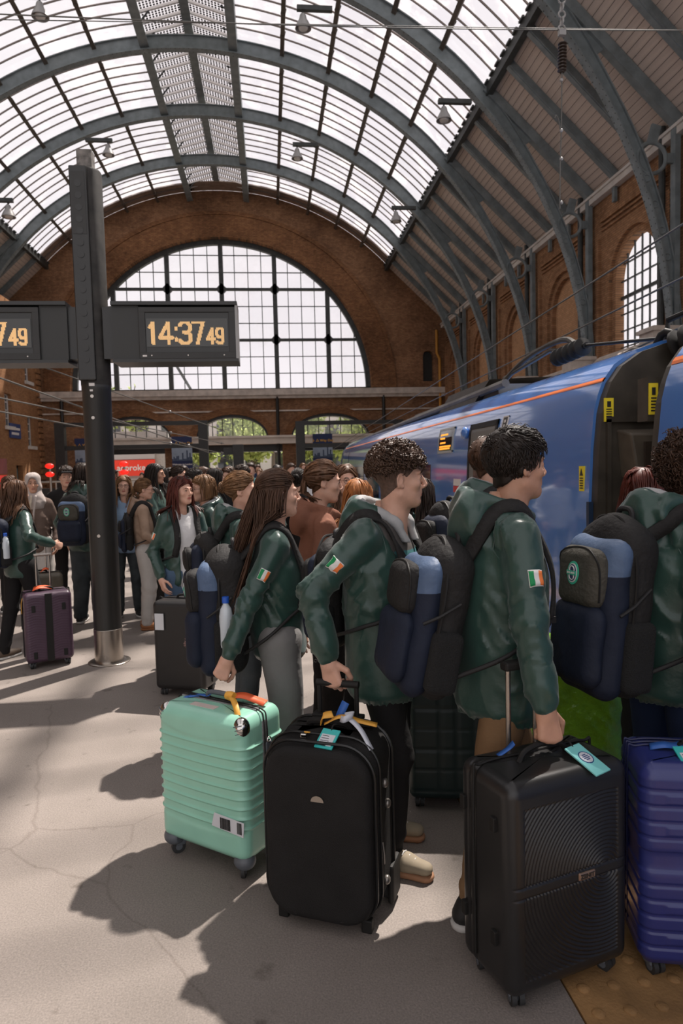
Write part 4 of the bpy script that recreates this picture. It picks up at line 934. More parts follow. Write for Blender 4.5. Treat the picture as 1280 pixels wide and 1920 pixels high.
def banner(px, lab, y=46):
    p = place_at(px, 845, y); o = empty('welcome_banner', (p[0], y, 0), label=lab, cat='banner', group='welcome banners in the archways')
    w = .66; MB().box((-w, 0, 0), (w, .08, 3.95)).build('board', M_bann, o)
    MB().box((-w, -.01, 2.35), (w, 0, 3.3)).build('sky_picture', M_bsky, o)
    r = random.Random(3); s = MB()
    for k in range(14): x = -w+.0943*k; s.box((x, -.02, 2.35), (x+.085, -.01, 2.45+r.random()**2*.6))
    s.build('skyline', M_skyl, o)
    text('way_out', '\u2193 \u25b3 Way Out', .23, M_gold, o, at=-.02, loc=(0, 0, 3.5), bold=.005); text('welcome_text', 'Welcome to London', .15, M_white, o, at=-.02, loc=(0, 0, 2.12), bold=.006); text('station_text', "King's Cross Station", .135, M_white, o, at=-.02, loc=(0, 0, 1.80), bold=.006)
    t = MB()
    for k in range(4): t.box((-w+.1, -.015, 1.6-.11*k), (-.1, -.005, 1.63-.11*k)); t.box((.06, -.015, 1.6-.11*k), (w-.12, -.005, 1.63-.11*k))
    t.build('small_print', M_white, o)
for px, lab in ((341, 'navy welcome banner with skyline picture beside the shop with red fascia'), (605, 'navy welcome banner with skyline picture close to the train nose'), (160, 'navy welcome banner with skyline picture half behind the clock post')): banner(px, lab)
# steel railing line and red buffer lamps
rail = empty('barrier_rail', (0, 30, 0), label='pale steel barrier rail across the concourse', cat='railing'); rp_ = place_at(30, 0, 30)[0]
mbr = MB().tube([(-12, 0, 1.35), (1.6, 0, 1.35)], .04, 8).tube([(-12, 0, .7), (1.6, 0, .7)], .03, 8); mbr.build('rails', M_steel, rail)
for k in range(10): MB().tube([(-12+1.5*k, 0, 0), (-12+1.5*k, 0, 1.35)], .04, 8).build('post', M_steel, rail)
bar = MB().box((-14, 34, 0), (1.2, 34.6, 1.0)).build('buffer_wall', M_black); tag(bar, 'low dark buffer wall behind the barrier rail', 'buffer', None)
M_redl = mat('red_lamp', (.9, .02, .01), .4, emit=.7)
for px, py, lab in ((94, 884, 'pair of red stop lamps on thin stand beside the headscarf'), (233, 880, 'pair of red stop lamps on thin stand in front of red shop')):
    p = place_at(px, py, 24); o = empty('buffer_lamp', (p[0], 24, 0), label=lab, cat='lamp', group='red stop lamps')
    MB().tube([(0, 0, 0), (0, 0, p[2]+.1)], .04, 8).build('stand', M_steel, o)
    for dz in (-.1, .18): MB().sphere((0, -.05, p[2]+dz), (.15, .08, .09), 12, 8).build('lamp_lens', M_redl, o, True)
# street beyond the arches: shopfront, bright paving, trees, crane
st_ = MB().box((-60, 58, -.3), (60, 140, -.02)).build('street', mat('street_paving', (.35, .33, .31), .9, var=.1, vscale=.5)); tag(st_, 'pale paving outside the station', kind='structure')
shop = empty('betting_shop', (-12.7, 66, 0), label='low shop with red fascia and white lettering beyond the arch', cat='shop')
MB().box((-6, 0, 0), (3.2, 6, 5.5)).build('wall', mat('shop_wall', (.35, .33, .31), .8, var=.1), shop); MB().box((-2.2, -.3, 1.35), (2.0, 0, 2.85)).build('fascia', mat('shop_red', (.78, .045, .02), .5), shop)
text('fascia_text', 'Ladbrokes', .78, M_white, shop, at=-.34, depth=.05, loc=(-.2, 0, 2.1), bold=.012); MB().box((-2.2, -.2, 2.9), (2, 0, 4.4)).build('upper_panel', mat('shop_upper', (.4, .38, .37), .6), shop)
rs = empty('red_kiosk', (-14.6, 38, 0), label='red and dark kiosk sign at foot of office block', cat='kiosk'); MB().box((-2.4, 0, 0), (.2, 1.5, 1.7)).build('stall', mat('kiosk_red', (.55, .03, .02), .5), rs); MB().box((-2.4, -.05, 1.75), (.2, 1.5, 2.6)).build('sign_panel', mat('kiosk_dark', (.10, .02, .02), .5), rs); MB().box((-2.2, -.08, 1.95), (-.6, -.05, 2.25)).build('sign_stripe', M_white, rs)
bs = empty('platform_sign', (OX, 45.0, 4.0), label='small blue sign on office block wall above doorway', cat='sign'); MB().box((0, -.9, 0), (.08, .9, .9)).build('panel', mat('sign_blue', (.03, .06, .2), .5), bs); MB().box((.08, -.7, .5), (.1, .7, .65)).box((.08, -.7, .2), (.1, .5, .35)).build('lettering', M_white, bs)
M_leaf = mat('leaf_green', (.40, .48, .15), .8, 0, .2, var=.3, vscale=2); M_bark = mat('bark', (.10, .075, .055), .9)
def tree(x, y, h, r, n, lab, seed, grp=None):
    g = np.random.default_rng(seed); o = empty('street_tree', (x, y, 0), label=lab, cat='tree', group=grp)
    t = MB().tube([(0, 0, 0), (.1, 0, h*.4), (0, .1, h*.8)], [.25, .2, .08], 8)
    for k in range(6): a = k*1.05; t.tube([(0, 0, h*(.35+.06*k)), (r*.6*math.cos(a), r*.6*math.sin(a), h*(.6+.05*k))], [.1, .04], 6)
    t.build('trunk', M_bark, o)
    c = g.normal(size=(14, 3)); c /= np.linalg.norm(c, axis=1)[:, None]; c = c*g.random((14, 1))**.5*np.array([r, r, h*.27])*.75+np.array([0, 0, h*.68])
    p = c[g.integers(0, 14, n)]+g.normal(size=(n, 3))*r*.2; u = g.normal(size=(n, 3)); u /= np.linalg.norm(u, axis=1)[:, None]; v = np.cross(u, g.normal(size=(n, 3))); v /= np.linalg.norm(v, axis=1)[:, None]; s = (.14+.16*g.random((n, 1)))
    V = np.stack([p-u*s, p+v*s*.55, p+u*s, p-v*s*.55], 1).reshape(-1, 3); f = mobj('foliage', np_mesh('foliage', V, np.arange(4*n).reshape(-1, 4), smooth=False), M_leaf, o); f['kind'] = 'stuff'
for i, (x, y, h, r) in enumerate(((-3.2, 72, 9, 2.6), (3.4, 73, 9.5, 2.7), (9.8, 72, 9, 2.6), (.4, 84, 10, 2.8), (16.5, 76, 10, 2.9))): tree(x, y, h, r, 2600, 'leafy street tree seen through the low arches', 20+i, 'street trees beyond the arches')
for i, (x, y, h, r) in enumerate(((-6.2, 63, 5.2, 1.9), (-1.6, 62.5, 5.4, 1.9), (2.9, 63, 5.2, 1.9), (7.2, 62.5, 5.0, 1.8), (11.4, 63, 5.3, 1.9))): tree(x, y, h, r, 2400, 'low leafy tree at the kerb outside the barrier openings', 60+i, 'low trees at the kerb')
tree(-14.9, 77, 12.8, 2.9, 3000, 'taller tree showing at the foot of the great window', 40)
cr = empty('crane_jib', (-7.0, 80, 0), label='thin crane jib outside the great window', cat='crane'); MB().bar((0, 0, 8), (-3.4, 0, 14.1), .25, .3).build('jib', M_irond, cr); MB().bar((-3.6, 0, 14.0), (-2.9, 0, 14.3), .35, .3).build('jib_head', M_irond, cr); MB().bar((0, 0, 0), (0, 0, 8.2), .4, .4).build('mast', M_irond, cr)
obl = empty('opposite_building', (0, 95, 0), label='pale grey buildings far across the street', cat='building'); MB().box((-45, 0, 0), (45, 8, 9)).build('wall', mat('far_wall', (.5, .46, .42), .9, var=.1, vscale=.3), obl)
for k in range(24): MB().box((-44+3.7*k, -.1, 1.5), (-42+3.7*k, 0, 4)).build('window', M_tglass, obl); MB().box((-44+3.7*k, -.1, 5.5), (-42+3.7*k, 0, 8)).build('window', M_tglass, obl)
# ================================================================== PEOPLE: builders
def skin(name, c): return mat('skin_'+name, c, .48, 0, .4, var=.07, vscale=30, bump=.04, bscale=220, sub=.08)
SK = {'fair': skin('fair', (.60, .345, .25)), 'mid': skin('mid', (.52, .28, .185)), 'tan': skin('tan', (.46, .24, .155))}
LIP = {'fair': mat('lip_fair', (.45, .15, .12), .4), 'mid': mat('lip_mid', (.40, .15, .115), .4), 'tan': mat('lip_tan', (.34, .13, .10), .4)}
M_eye = mat('eye_white', (.62, .58, .55), .25); M_iris = mat('iris_dark', (.035, .022, .015), .15); 
def hairm(name, c): return mat('hair_'+name, c, .50, 0, .32, var=.35, vscale=26, stretch=(1, 1, .25), detail=3)
HM = {'black': hairm('black', (.018, .012, .009)), 'dark': hairm('dark', (.030, .017, .011)), 'brown': hairm('brown', (.065, .032, .018)), 'chestnut': hairm('chestnut', (.10, .047, .023)), 'auburn': hairm('auburn', (.085, .018, .011)),
      'blonde': hairm('blonde', (.30, .165, .075)), 'dkblonde': hairm('dkblonde', (.17, .088, .040)), 'ginger': hairm('ginger', (.33, .125, .038)), 'curlbrown': hairm('curlbrown', (.062, .033, .020))}
def rotz(a): c, s = math.cos(a), math.sin(a); return np.array([[c, -s, 0], [s, c, 0], [0, 0, 1.]])
def rotx(a): c, s = math.cos(a), math.sin(a); return np.array([[1, 0, 0], [0, c, -s], [0, s, c]])
def roty(a): c, s = math.cos(a), math.sin(a); return np.array([[c, 0, s], [0, 1, 0], [-s, 0, c]])
def nrm(v): v = np.array(v, float); return v/(np.linalg.norm(v)+1e-12)

_HEADS = {}
def head_geo(fem, h, seed=0):
    """head in its own frame: x to its right, y forward, z up, origin between the ears"""
    key = (fem, h, seed)
    if key in _HEADS: return _HEADS[key]
    f = Field((-.115, -.15, -.25), (.115, .155, .165), h); j = .9 if fem else 1.
    f.ell((0, -.018, .048), (.074, .094, .082), k=.0)
    f.ell((0, .022, -.012), (.062, .070, .094), k=.03)
    f.ell((0, .036, -.070), (.046*j, .048, .042), k=.03); f.ell((0, .068, -.097), (.022*j, .018, .017), k=.022)
    for s in (-1, 1):
        f.cone((s*.052*j, -.004, -.058), (s*.020, .060, -.096), .017*j, .015, k=.028)         # jaw line
        f.ell((s*.040, .060, -.022), (.024, .022, .018), k=.022)                            # cheekbone
        f.ell((s*.031, .0985, .0045), (.0175, .0165, .0135), k=.012, op='s')                # eye socket
        f.ell((s*.030, .0795, .003), (.0172, .0122, .0118), k=.004); f.ell((s*.031, .0915, .0020), (.0125, .0065, .0040), k=.0025, op='s')                        # lids
        f.cone((s*.014, .090, .024), (s*.046, .080, .026), .0075 if fem else .0095, .006, k=.014)   # brow
        f.ell((s*.0115, .1005, -.034), (.0085, .0105, .0075), k=.006)                       # wing of the nose
        # ear: shell with a hollow
        R = rotz(s*.42)@rotx(-.22)
        f.ell((s*.0775, -.010, -.002), (.0085, .0195, .0325), R=R, k=.006); f.ell((s*.0845, -.0065, .004), (.006, .0105, .019), R=R, k=.004, op='s'); f.ell((s*.0735, .002, -.027), (.006, .008, .009), k=.005)
    f.cone((0, .0875, .024), (0, .1125, -.025), .0075, .0105 if not fem else .0088, k=.010); f.ell((0, .1115, -.0285), (.0105, .0095, .0085), k=.006)
    f.ell((0, .086, -.050), (.022, .010, .011), k=.012)
    f.cone((-.019, .0865, -.0605), (.019, .0865, -.0605), .0052, k=.006); f.cone((0, .0925, -.0590), (0, .0925, -.0592), .0048, k=.008); f.cone((-.016, .0865, -.0695), (.016, .0865, -.0695), .0066, k=.006)
    f.cone((-.022, .0965, -.0648), (.022, .0965, -.0648), .0022, k=.003, op='s')
    f.ell((0, .090, -.080), (.018, .008, .0055), k=.008, op='s')
    nk = .046 if fem else .054
    f.cone((0, -.020, -.05), (0, -.038, -.30), nk, nk+.006, k=.03); 
    if not fem: f.ell((0, .024, -.135), (.012, .012, .018), k=.02)
    V, F = f.nets(); c = V[F].mean(1)
    lip = ((c[:, 0]/.0235)**2+((c[:, 2]+.0652)/.0098)**2 < 1) & (c[:, 1] > .080)
    _HEADS[key] = (V, F, lip.astype(np.int32), f); return _HEADS[key]

def hand_geo(W, d, palm, lat, curl, h, spread=0., thumb=.5, sc=1.):
    """hand from wrist W along d; palm = palm-side normal, lat = thumb side"""
    d = nrm(d); palm = nrm(palm-d*(palm@d)); lat = nrm(lat-d*(lat@d)-palm*(lat@palm)); ends = []
    segs = []
    lens = (.074, .082, .076, .060); rad = (.0092, .0095, .0090, .0080); base = (.031, .0105, -.0100, -.0290); bd = (.092, .097, .093, .084)
    for i in range(4):
        P = W+d*bd[i]*sc+lat*base[i]*sc+palm*.002; a = 0; off = (i-1.3)*-.07*(1+spread)
        for k, fr in enumerate((.46, .30, .24)):
            a += curl[k]*(1+.06*i); dr = d*math.cos(a)+palm*math.sin(a)+lat*off*math.cos(a); Q = P+nrm(dr)*lens[i]*fr*sc; segs.append((P, Q, rad[i]*sc*(1-.10*k), rad[i]*sc*(1-.10*(k+1)))); P = Q
    P = W+d*.026*sc+lat*.030*sc+palm*.008; dirs = [nrm(d*.62+lat*.62+palm*.35), nrm(d*.85+lat*(.5-thumb)+palm*.45), nrm(d*.9+lat*(.15-thumb)+palm*.45)]
    for k, L in enumerate((.042, .034, .028)): Q = P+dirs[k]*L*sc; segs.append((P, Q, (.0145, .0112, .0102)[k]*sc, (.0115, .0104, .0088)[k]*sc)); P = Q
    A = np.array([s[0] for s in segs]+[s[1] for s in segs]+[W-d*.07]); f = Field(A.min(0)-.045, A.max(0)+.045, h)
    for a, b in ((.030, .030), (.010, .012), (-.010, -.010), (-.027, -.024)):
        i = (.030, .010, -.010, -.027).index(a); f.cone(W+d*.012*sc+lat*b*.62*sc, W+d*bd[i]*sc+lat*base[i]*.97*sc, .0155*sc, .0118*sc, k=.016)
    f.cone(W-d*.09, W+d*.02, .028*sc, .023*sc, k=.02)
    for a, b, ra, rb in segs: f.cone(a, b, ra, rb, k=.0045)
    return f.nets()

def ik(S, W, L1, L2, pole):
    d = W-S; L = np.linalg.norm(d); L = min(L, (L1+L2)*.999); u = nrm(d); W2 = S+u*L
    a = (L1*L1-L2*L2+L*L)/(2*L); hh = math.sqrt(max(0, L1*L1-a*a)); p = np.array(pole, float); p = nrm(p-u*(p@u)); return S+u*a+p*hh, W2

def ellipsoid_out(P, c, r, e):
    q = (P-c)/(r+e); n = np.linalg.norm(q, axis=-1); ins = n < 1; q = np.where(ins[..., None], q/(n[..., None]+1e-9), q); return np.where(ins[..., None], c+q*(r+e), P)

def ellipsoid_in(P, c, r, e):
    q = (P-c)/(r+e); n = np.linalg.norm(q, axis=-1); o_ = n > 1; return np.where(o_[..., None], c+q/(n[..., None]+1e-9)*(r+e), P)
CRAN_C, CRAN_R = np.array([0, -.016, .046]), np.array([.076, .096, .084])
def hair_geo(style, HR, HO, body, near, rng, length=.3, hfield=None):
    """hair volume over the skull plus locks of tubes; HR/HO: head rotation and origin in the person's frame"""
    h = .008 if near == 2 else .012 if near == 1 else .020
    st = style; parts = []
    f = Field((-.15, -.19, -.2), (.15, .17, .21), h); X, Y, Z = f.grid()
    thick = {'short': .016, 'fade': .022, 'curly': .028, 'long': .010, 'halfup': .007, 'pony': .006, 'bun': .007, 'buzz': .006, 'bob': .018}[st]
    f.ell(CRAN_C+np.array([0, -.003, .004 if thick < .02 else .010]), CRAN_R+thick, k=0)
    if st in ('curly', 'bob'): f.ell((0, -.045, -.02), (.082+thick*.5, .07, .075), k=.03)
    if st in ('long', 'halfup'): f.ell((0, -.055, -.03), (.074, .058, .09), k=.03)
    if st == 'fade': f.ell((0, .035, .095), (.07, .062, .042), k=.03)
    if st == 'short': f.ell((0, .045, .088), (.066, .052, .036), k=.03)
    if hfield is not None and st != 'fade':
        hd_ = hfield.sample(np.stack([a.ravel() for a in np.broadcast_arrays(X, Y, Z)], 1)).reshape(f.D.shape); f.D = smin(f.D, (hd_-thick*.6-.002).astype(np.float32), .01)
    # hairline: front edge, temples, then down to the nape behind the ears
    n = nrm((0, .66, -.75)) if st in ('short', 'curly', 'bob', 'buzz') else nrm((0, .70, -.72))
    p0 = np.array([0, .083, .070])
    if st == 'fade': n = nrm((0, .12, -.99)); p0 = np.array([0, .06, .052])
    f.half(n, n@p0, .012)
    if st in ('short', 'curly', 'buzz', 'bob'): f.half((0, 0, -1), .085, .01)
    if st == 'buzz': pass
    for s in (-1, 1):
        if st not in ('long', 'curly', 'bob'): f.ell((s*.09, .0, -.008), (.022, .026, .036), k=.012, op='s')
    f.D += (wob((X, Y, Z), 70., rng.random()*6)*(.004 if st in ('fade', 'curly', 'short') else .0015)).astype(np.float32)
    if st in ('fade', 'curly'): f.D += (wob((X, Y, Z), 125., rng.random()*6)*.006).astype(np.float32)
    if st == 'bun': f.ell((0, -.125, .035), (.042, .036, .040), k=.015)
    V, F = f.nets(); parts.append((V@HR.T+HO, F, 0))
    N = {2: 620, 1: 190, 0: 20}[near]*(2 if st in ('fade', 'curly', 'short') and near == 2 else 1)
    if st == 'buzz': N = 0
    # locks
    if N:
        u = rng.normal(size=(N*3, 3)); u /= np.linalg.norm(u, axis=1)[:, None]; P = CRAN_C+u*(CRAN_R+thick*.9)
        keep = P@n < n@p0-.002
        if st == 'fade': keep &= True
        keep &= (P[:, 2] > -.035); P = P[keep][:N]; N = len(P); u = (P-CRAN_C)/CRAN_R; nr = u/np.linalg.norm(u, axis=1)[:, None]
        S = {'short': 6, 'fade': 8, 'curly': 9}.get(st, 16 if near == 2 else 10)
        if st in ('short', 'fade', 'curly'):
            L = {'short': .05, 'fade': .042, 'curly': .06}[st]*(.6+.8*rng.random(N)); comb = np.array([0, .55, -.35]) if st == 'short' else np.array([0, .5, .1]) if st == 'fade' else np.array([0, -.1, -.5])
            dirn = nr*(.25 if st == 'short' else .12 if st == 'fade' else .4)+comb*(1 if st != 'fade' else .5)+rng.normal(size=(N, 3))*(.25 if st == 'short' else .5)
            if st == 'short': side = P[:, 2] < .07; dirn[side] = nr[side]*.25+np.array([0, -.25, -1.])+rng.normal(size=(side.sum(), 3))*.15
            dirn /= np.linalg.norm(dirn, axis=1)[:, None]; C = [P]; q = P.copy(); ph = rng.random(N)*6.28; a1 = np.cross(dirn, nr); a1 /= np.linalg.norm(a1, axis=1)[:, None]+1e-6
            for k in range(1, S):
                q = q+dirn*(L/S)[:, None]; q = ellipsoid_out(q, CRAN_C, CRAN_R, thick*1.08+.001); q = ellipsoid_in(q, CRAN_C+np.array([0, .008, .012 if st == 'fade' else .004]), CRAN_R, thick+(.008 if st != 'curly' else .03)); dirn = dirn+np.array([0, 0, -.10 if st != 'fade' else -.03]); dirn /= np.linalg.norm(dirn, axis=1)[:, None]
                cr = {'short': .002, 'fade': .0055, 'curly': .0085}[st]; t = k*1.05+ph; C.append(q+a1*(cr*np.cos(t))[:, None]+nr*(cr*np.sin(t)+.002)[:, None])
            C = np.stack(C, 1)@HR.T+HO; r0 = {'short': .0030, 'fade': .0046, 'curly': .0036}[st]*(1.15 if near == 2 else 2.3 if near == 1 else 4.); r = r0*np.linspace(1, .35, S)[None, :]*(.7+.6*rng.random((N, 1)))
        else:
            tie = np.array([0, -.118, .034]) if st in ('pony', 'bun') else np.array([0, -.112, .048])
            tied = np.ones(N, bool) if st in ('pony', 'bun') else ((P[:, 2] > .045) if st == 'halfup' else np.zeros(N, bool))
            L = length*(.75+.35*rng.random(N)); 
            Wt = (P@HR.T+HO); tieW = HR@tie+HO; cW = HR@CRAN_C+HO; C = [Wt]; q = Wt.copy(); reached = np.zeros(N, bool)
            side = np.sign(P[:, 0]+rng.normal(size=N)*.008); lay = thick+(.006 if st == 'long' else .003)+.009*rng.random(N)
            comb = np.stack([side*.55, -.55*np.ones(N), -.35*np.ones(N)], 1)@HR.T
            dirn = comb/np.linalg.norm(comb, axis=1)[:, None]; drop = np.array([0, 0, -1.])
            Lp = np.where(tied, .13+L, .12+L); head_steps = S//2 if st != 'long' else S//3
            for k in range(1, S):
                if True:
                    to = tieW-q; dist = np.linalg.norm(to, axis=1); 
                    reached |= dist < .022
                    stp = np.where(tied & ~reached, np.maximum(dist/np.maximum(1, head_steps-k+1), .008), L/max(1, S-head_steps) if st != 'long' else Lp/S)
                    fb = np.where((P[:, 1] > .0) & (st != 'halfup'), .22, -.38)[:, None]*np.array([[0, 1., 0]]) if st in ('long', 'halfup') and k > S*.3 else 0
                    dn = np.where((tied & ~reached)[:, None], to/(dist[:, None]+1e-6), dirn*.5+drop*.6+fb*.55+rng.normal(size=(N, 3))*.05)
                    dn /= np.linalg.norm(dn, axis=1)[:, None]; dirn = np.where((tied & ~reached)[:, None], drop+rng.normal(size=(N, 3))*.22+HR@np.array([0, -.5 if st == 'pony' else -.12, 0]), dn)
                    dirn /= np.linalg.norm(dirn, axis=1)[:, None]
                    gd = body.grad(q) if body is not None else 0; sd_ = body.sample(q) if body is not None else np.ones(N); ins_ = (sd_ < .03) & ~(tied & ~reached); dt_ = (dn*gd).sum(1); dn = np.where((ins_ & (dt_ < 0))[:, None], dn-gd*dt_[:, None], dn); dn /= np.linalg.norm(dn, axis=1)[:, None]+1e-6
                    q = q+dn*stp[:, None]
                    ql = (q-HO)@HR/float((HR@HR.T)[0, 0]); ql = ellipsoid_out(ql, CRAN_C, CRAN_R, lay[:, None] if st != 'halfup' else lay[:, None]*.8); fz = (ql[:, 1] > .0) & (ql[:, 2] < .068) & (ql[:, 2] > -.20) & (np.abs(ql[:, 0]) < .074+lay*.5) & ~tied; ql[:, 0] = np.where(fz, side*(.074+lay*.5), ql[:, 0]); ql[:, 1] = np.where((ql[:, 2] < .068) & (ql[:, 2] > -.12) & ~tied, np.minimum(ql[:, 1], .045), ql[:, 1]); q = ql@HR.T+HO
                    if st == 'bun': 
                        m_ = reached; a_ = rng.random(N)*6.28; b_ = rng.random(N)*3.14; q = np.where(m_[:, None], tieW+np.stack([.04*np.cos(a_)*np.sin(b_), -.012+.034*np.sin(a_)*np.sin(b_), .038*np.cos(b_)], 1), q)
                    elif body is not None:
                        if st == 'halfup': q[:, 1] = np.where(q[:, 2] < 1.53, np.minimum(q[:, 1], -.075+lay), q[:, 1])
                        q = body.push(q, .010+lay*.8)
                C.append(q.copy())
            C = np.stack(C, 1); r0 = .0032*(1.15 if near == 2 else 2.1 if near == 1 else 4.); r = r0*np.linspace(1, .4, S)[None, :]*(.6+.8*rng.random((N, 1)))
        V, F = strands_vf(C, r); parts.append((V, F, 0))
    return join_vf(parts)

def tri_patch(field, c, ux, uz, w, h, off, nx=10, nz=6):
    """grid laid on a clothing surface; returns verts and quads (nx columns)"""
    g = np.array([c+ux*(i/nx-.5)*w+uz*(j/nz-.5)*h for j in range(nz+1) for i in range(nx+1)]); V = field.snap(g, off, 8)
    F = np.array([(j*(nx+1)+i, j*(nx+1)+i+1, (j+1)*(nx+1)+i+1, (j+1)*(nx+1)+i) for j in range(nz) for i in range(nx)]); return V, F
M_flag = [mat('flag_green', (.0, .24, .07), .6), mat('flag_white', (.72, .70, .68), .6), mat('flag_orange', (.80, .20, .045), .6)]
M_jack = mat('jacket_green', (.022, .058, .046), .33, 0, .5, var=.10, vscale=3, bump=.22, bscale=13, sheen=.15)
def creases(M, scale=4.5, strength=.55, dist=.012, stretch=(1, 1, .6)):
    """sharp crumple lines of thin nylon as relief"""
    t = M.node_tree; b = t.nodes['Principled BSDF']; tcn = t.nodes.new('ShaderNodeTexCoord'); mp = t.nodes.new('ShaderNodeMapping'); mp.inputs['Scale'].default_value = stretch; mp.inputs['Rotation'].default_value = (.4, .5, .2)
    n = t.nodes.new('ShaderNodeTexNoise'); n.noise_type = 'RIDGED_MULTIFRACTAL'; n.inputs['Scale'].default_value = scale; n.inputs['Detail'].default_value = 2.5; n.inputs['Distortion'].default_value = .6
    t.links.new(tcn.outputs['Object'], mp.inputs['Vector']); t.links.new(mp.outputs['Vector'], n.inputs['Vector'])
    bp = t.nodes.new('ShaderNodeBump'); bp.inputs['Strength'].default_value = strength; bp.inputs['Distance'].default_value = dist; t.links.new(n.outputs['Fac'], bp.inputs['Height'])
    old = b.inputs['Normal'].links
    if old: t.links.new(old[0].from_socket, bp.inputs['Normal'])
    t.links.new(bp.outputs['Normal'], b.inputs['Normal'])
creases(M_jack)
M_lining = mat('hood_grey', (.36, .36, .36), .7, 0, .3, bump=.2, bscale=20)
def cloth(name, c, rough=.85, bump=.25, bs=18, var=.08): return mat(name, c, rough, 0, .2, var=var, vscale=6, bump=bump, bscale=bs)
CL = {'black': cloth('cloth_black', (.014, .013, .013)), 'khaki': cloth('cloth_khaki', (.235, .140, .072)), 'grey': cloth('cloth_grey', (.20, .195, .19)), 'lgrey': cloth('cloth_lightgrey', (.47, .44, .41)), 'jeans': cloth('cloth_jeans', (.075, .12, .19)), 'djeans': cloth('cloth_darkjeans', (.05, .058, .062), var=.3),
      'white': cloth('cloth_white', (.62, .61, .61)), 'brown': cloth('cloth_brown', (.205, .088, .056)), 'beige': cloth('cloth_beige', (.34, .235, .17)), 'tee': cloth('cloth_tee', (.095, .085, .08)), 'teal': cloth('cloth_teal', (.055, .17, .18)), 'navy': cloth('cloth_navy', (.018, .03, .07)),
      'red': cloth('cloth_red', (.35, .04, .03)), 'taupe': cloth('cloth_taupe', (.15, .105, .085)), 'scarf': cloth('cloth_scarf', (.44, .38, .35)), 'dgrey': cloth('cloth_dgrey', (.06, .06, .062)), 'lblue': cloth('cloth_lblue', (.2, .28, .4)), 'cream': cloth('cloth_cream', (.5, .42, .33))}
SHOE = {'canvas': mat('shoe_canvas', (.28, .23, .16), .8, var=.1), 'gum': mat('shoe_gum', (.34, .17, .09), .7), 'black': mat('shoe_black', (.018, .017, .016), .6), 'white': mat('shoe_white', (.55, .53, .5), .6), 'tan': mat('shoe_tan', (.30, .12, .045), .8), 'brown': mat('shoe_brown', (.09, .06, .04), .7)}

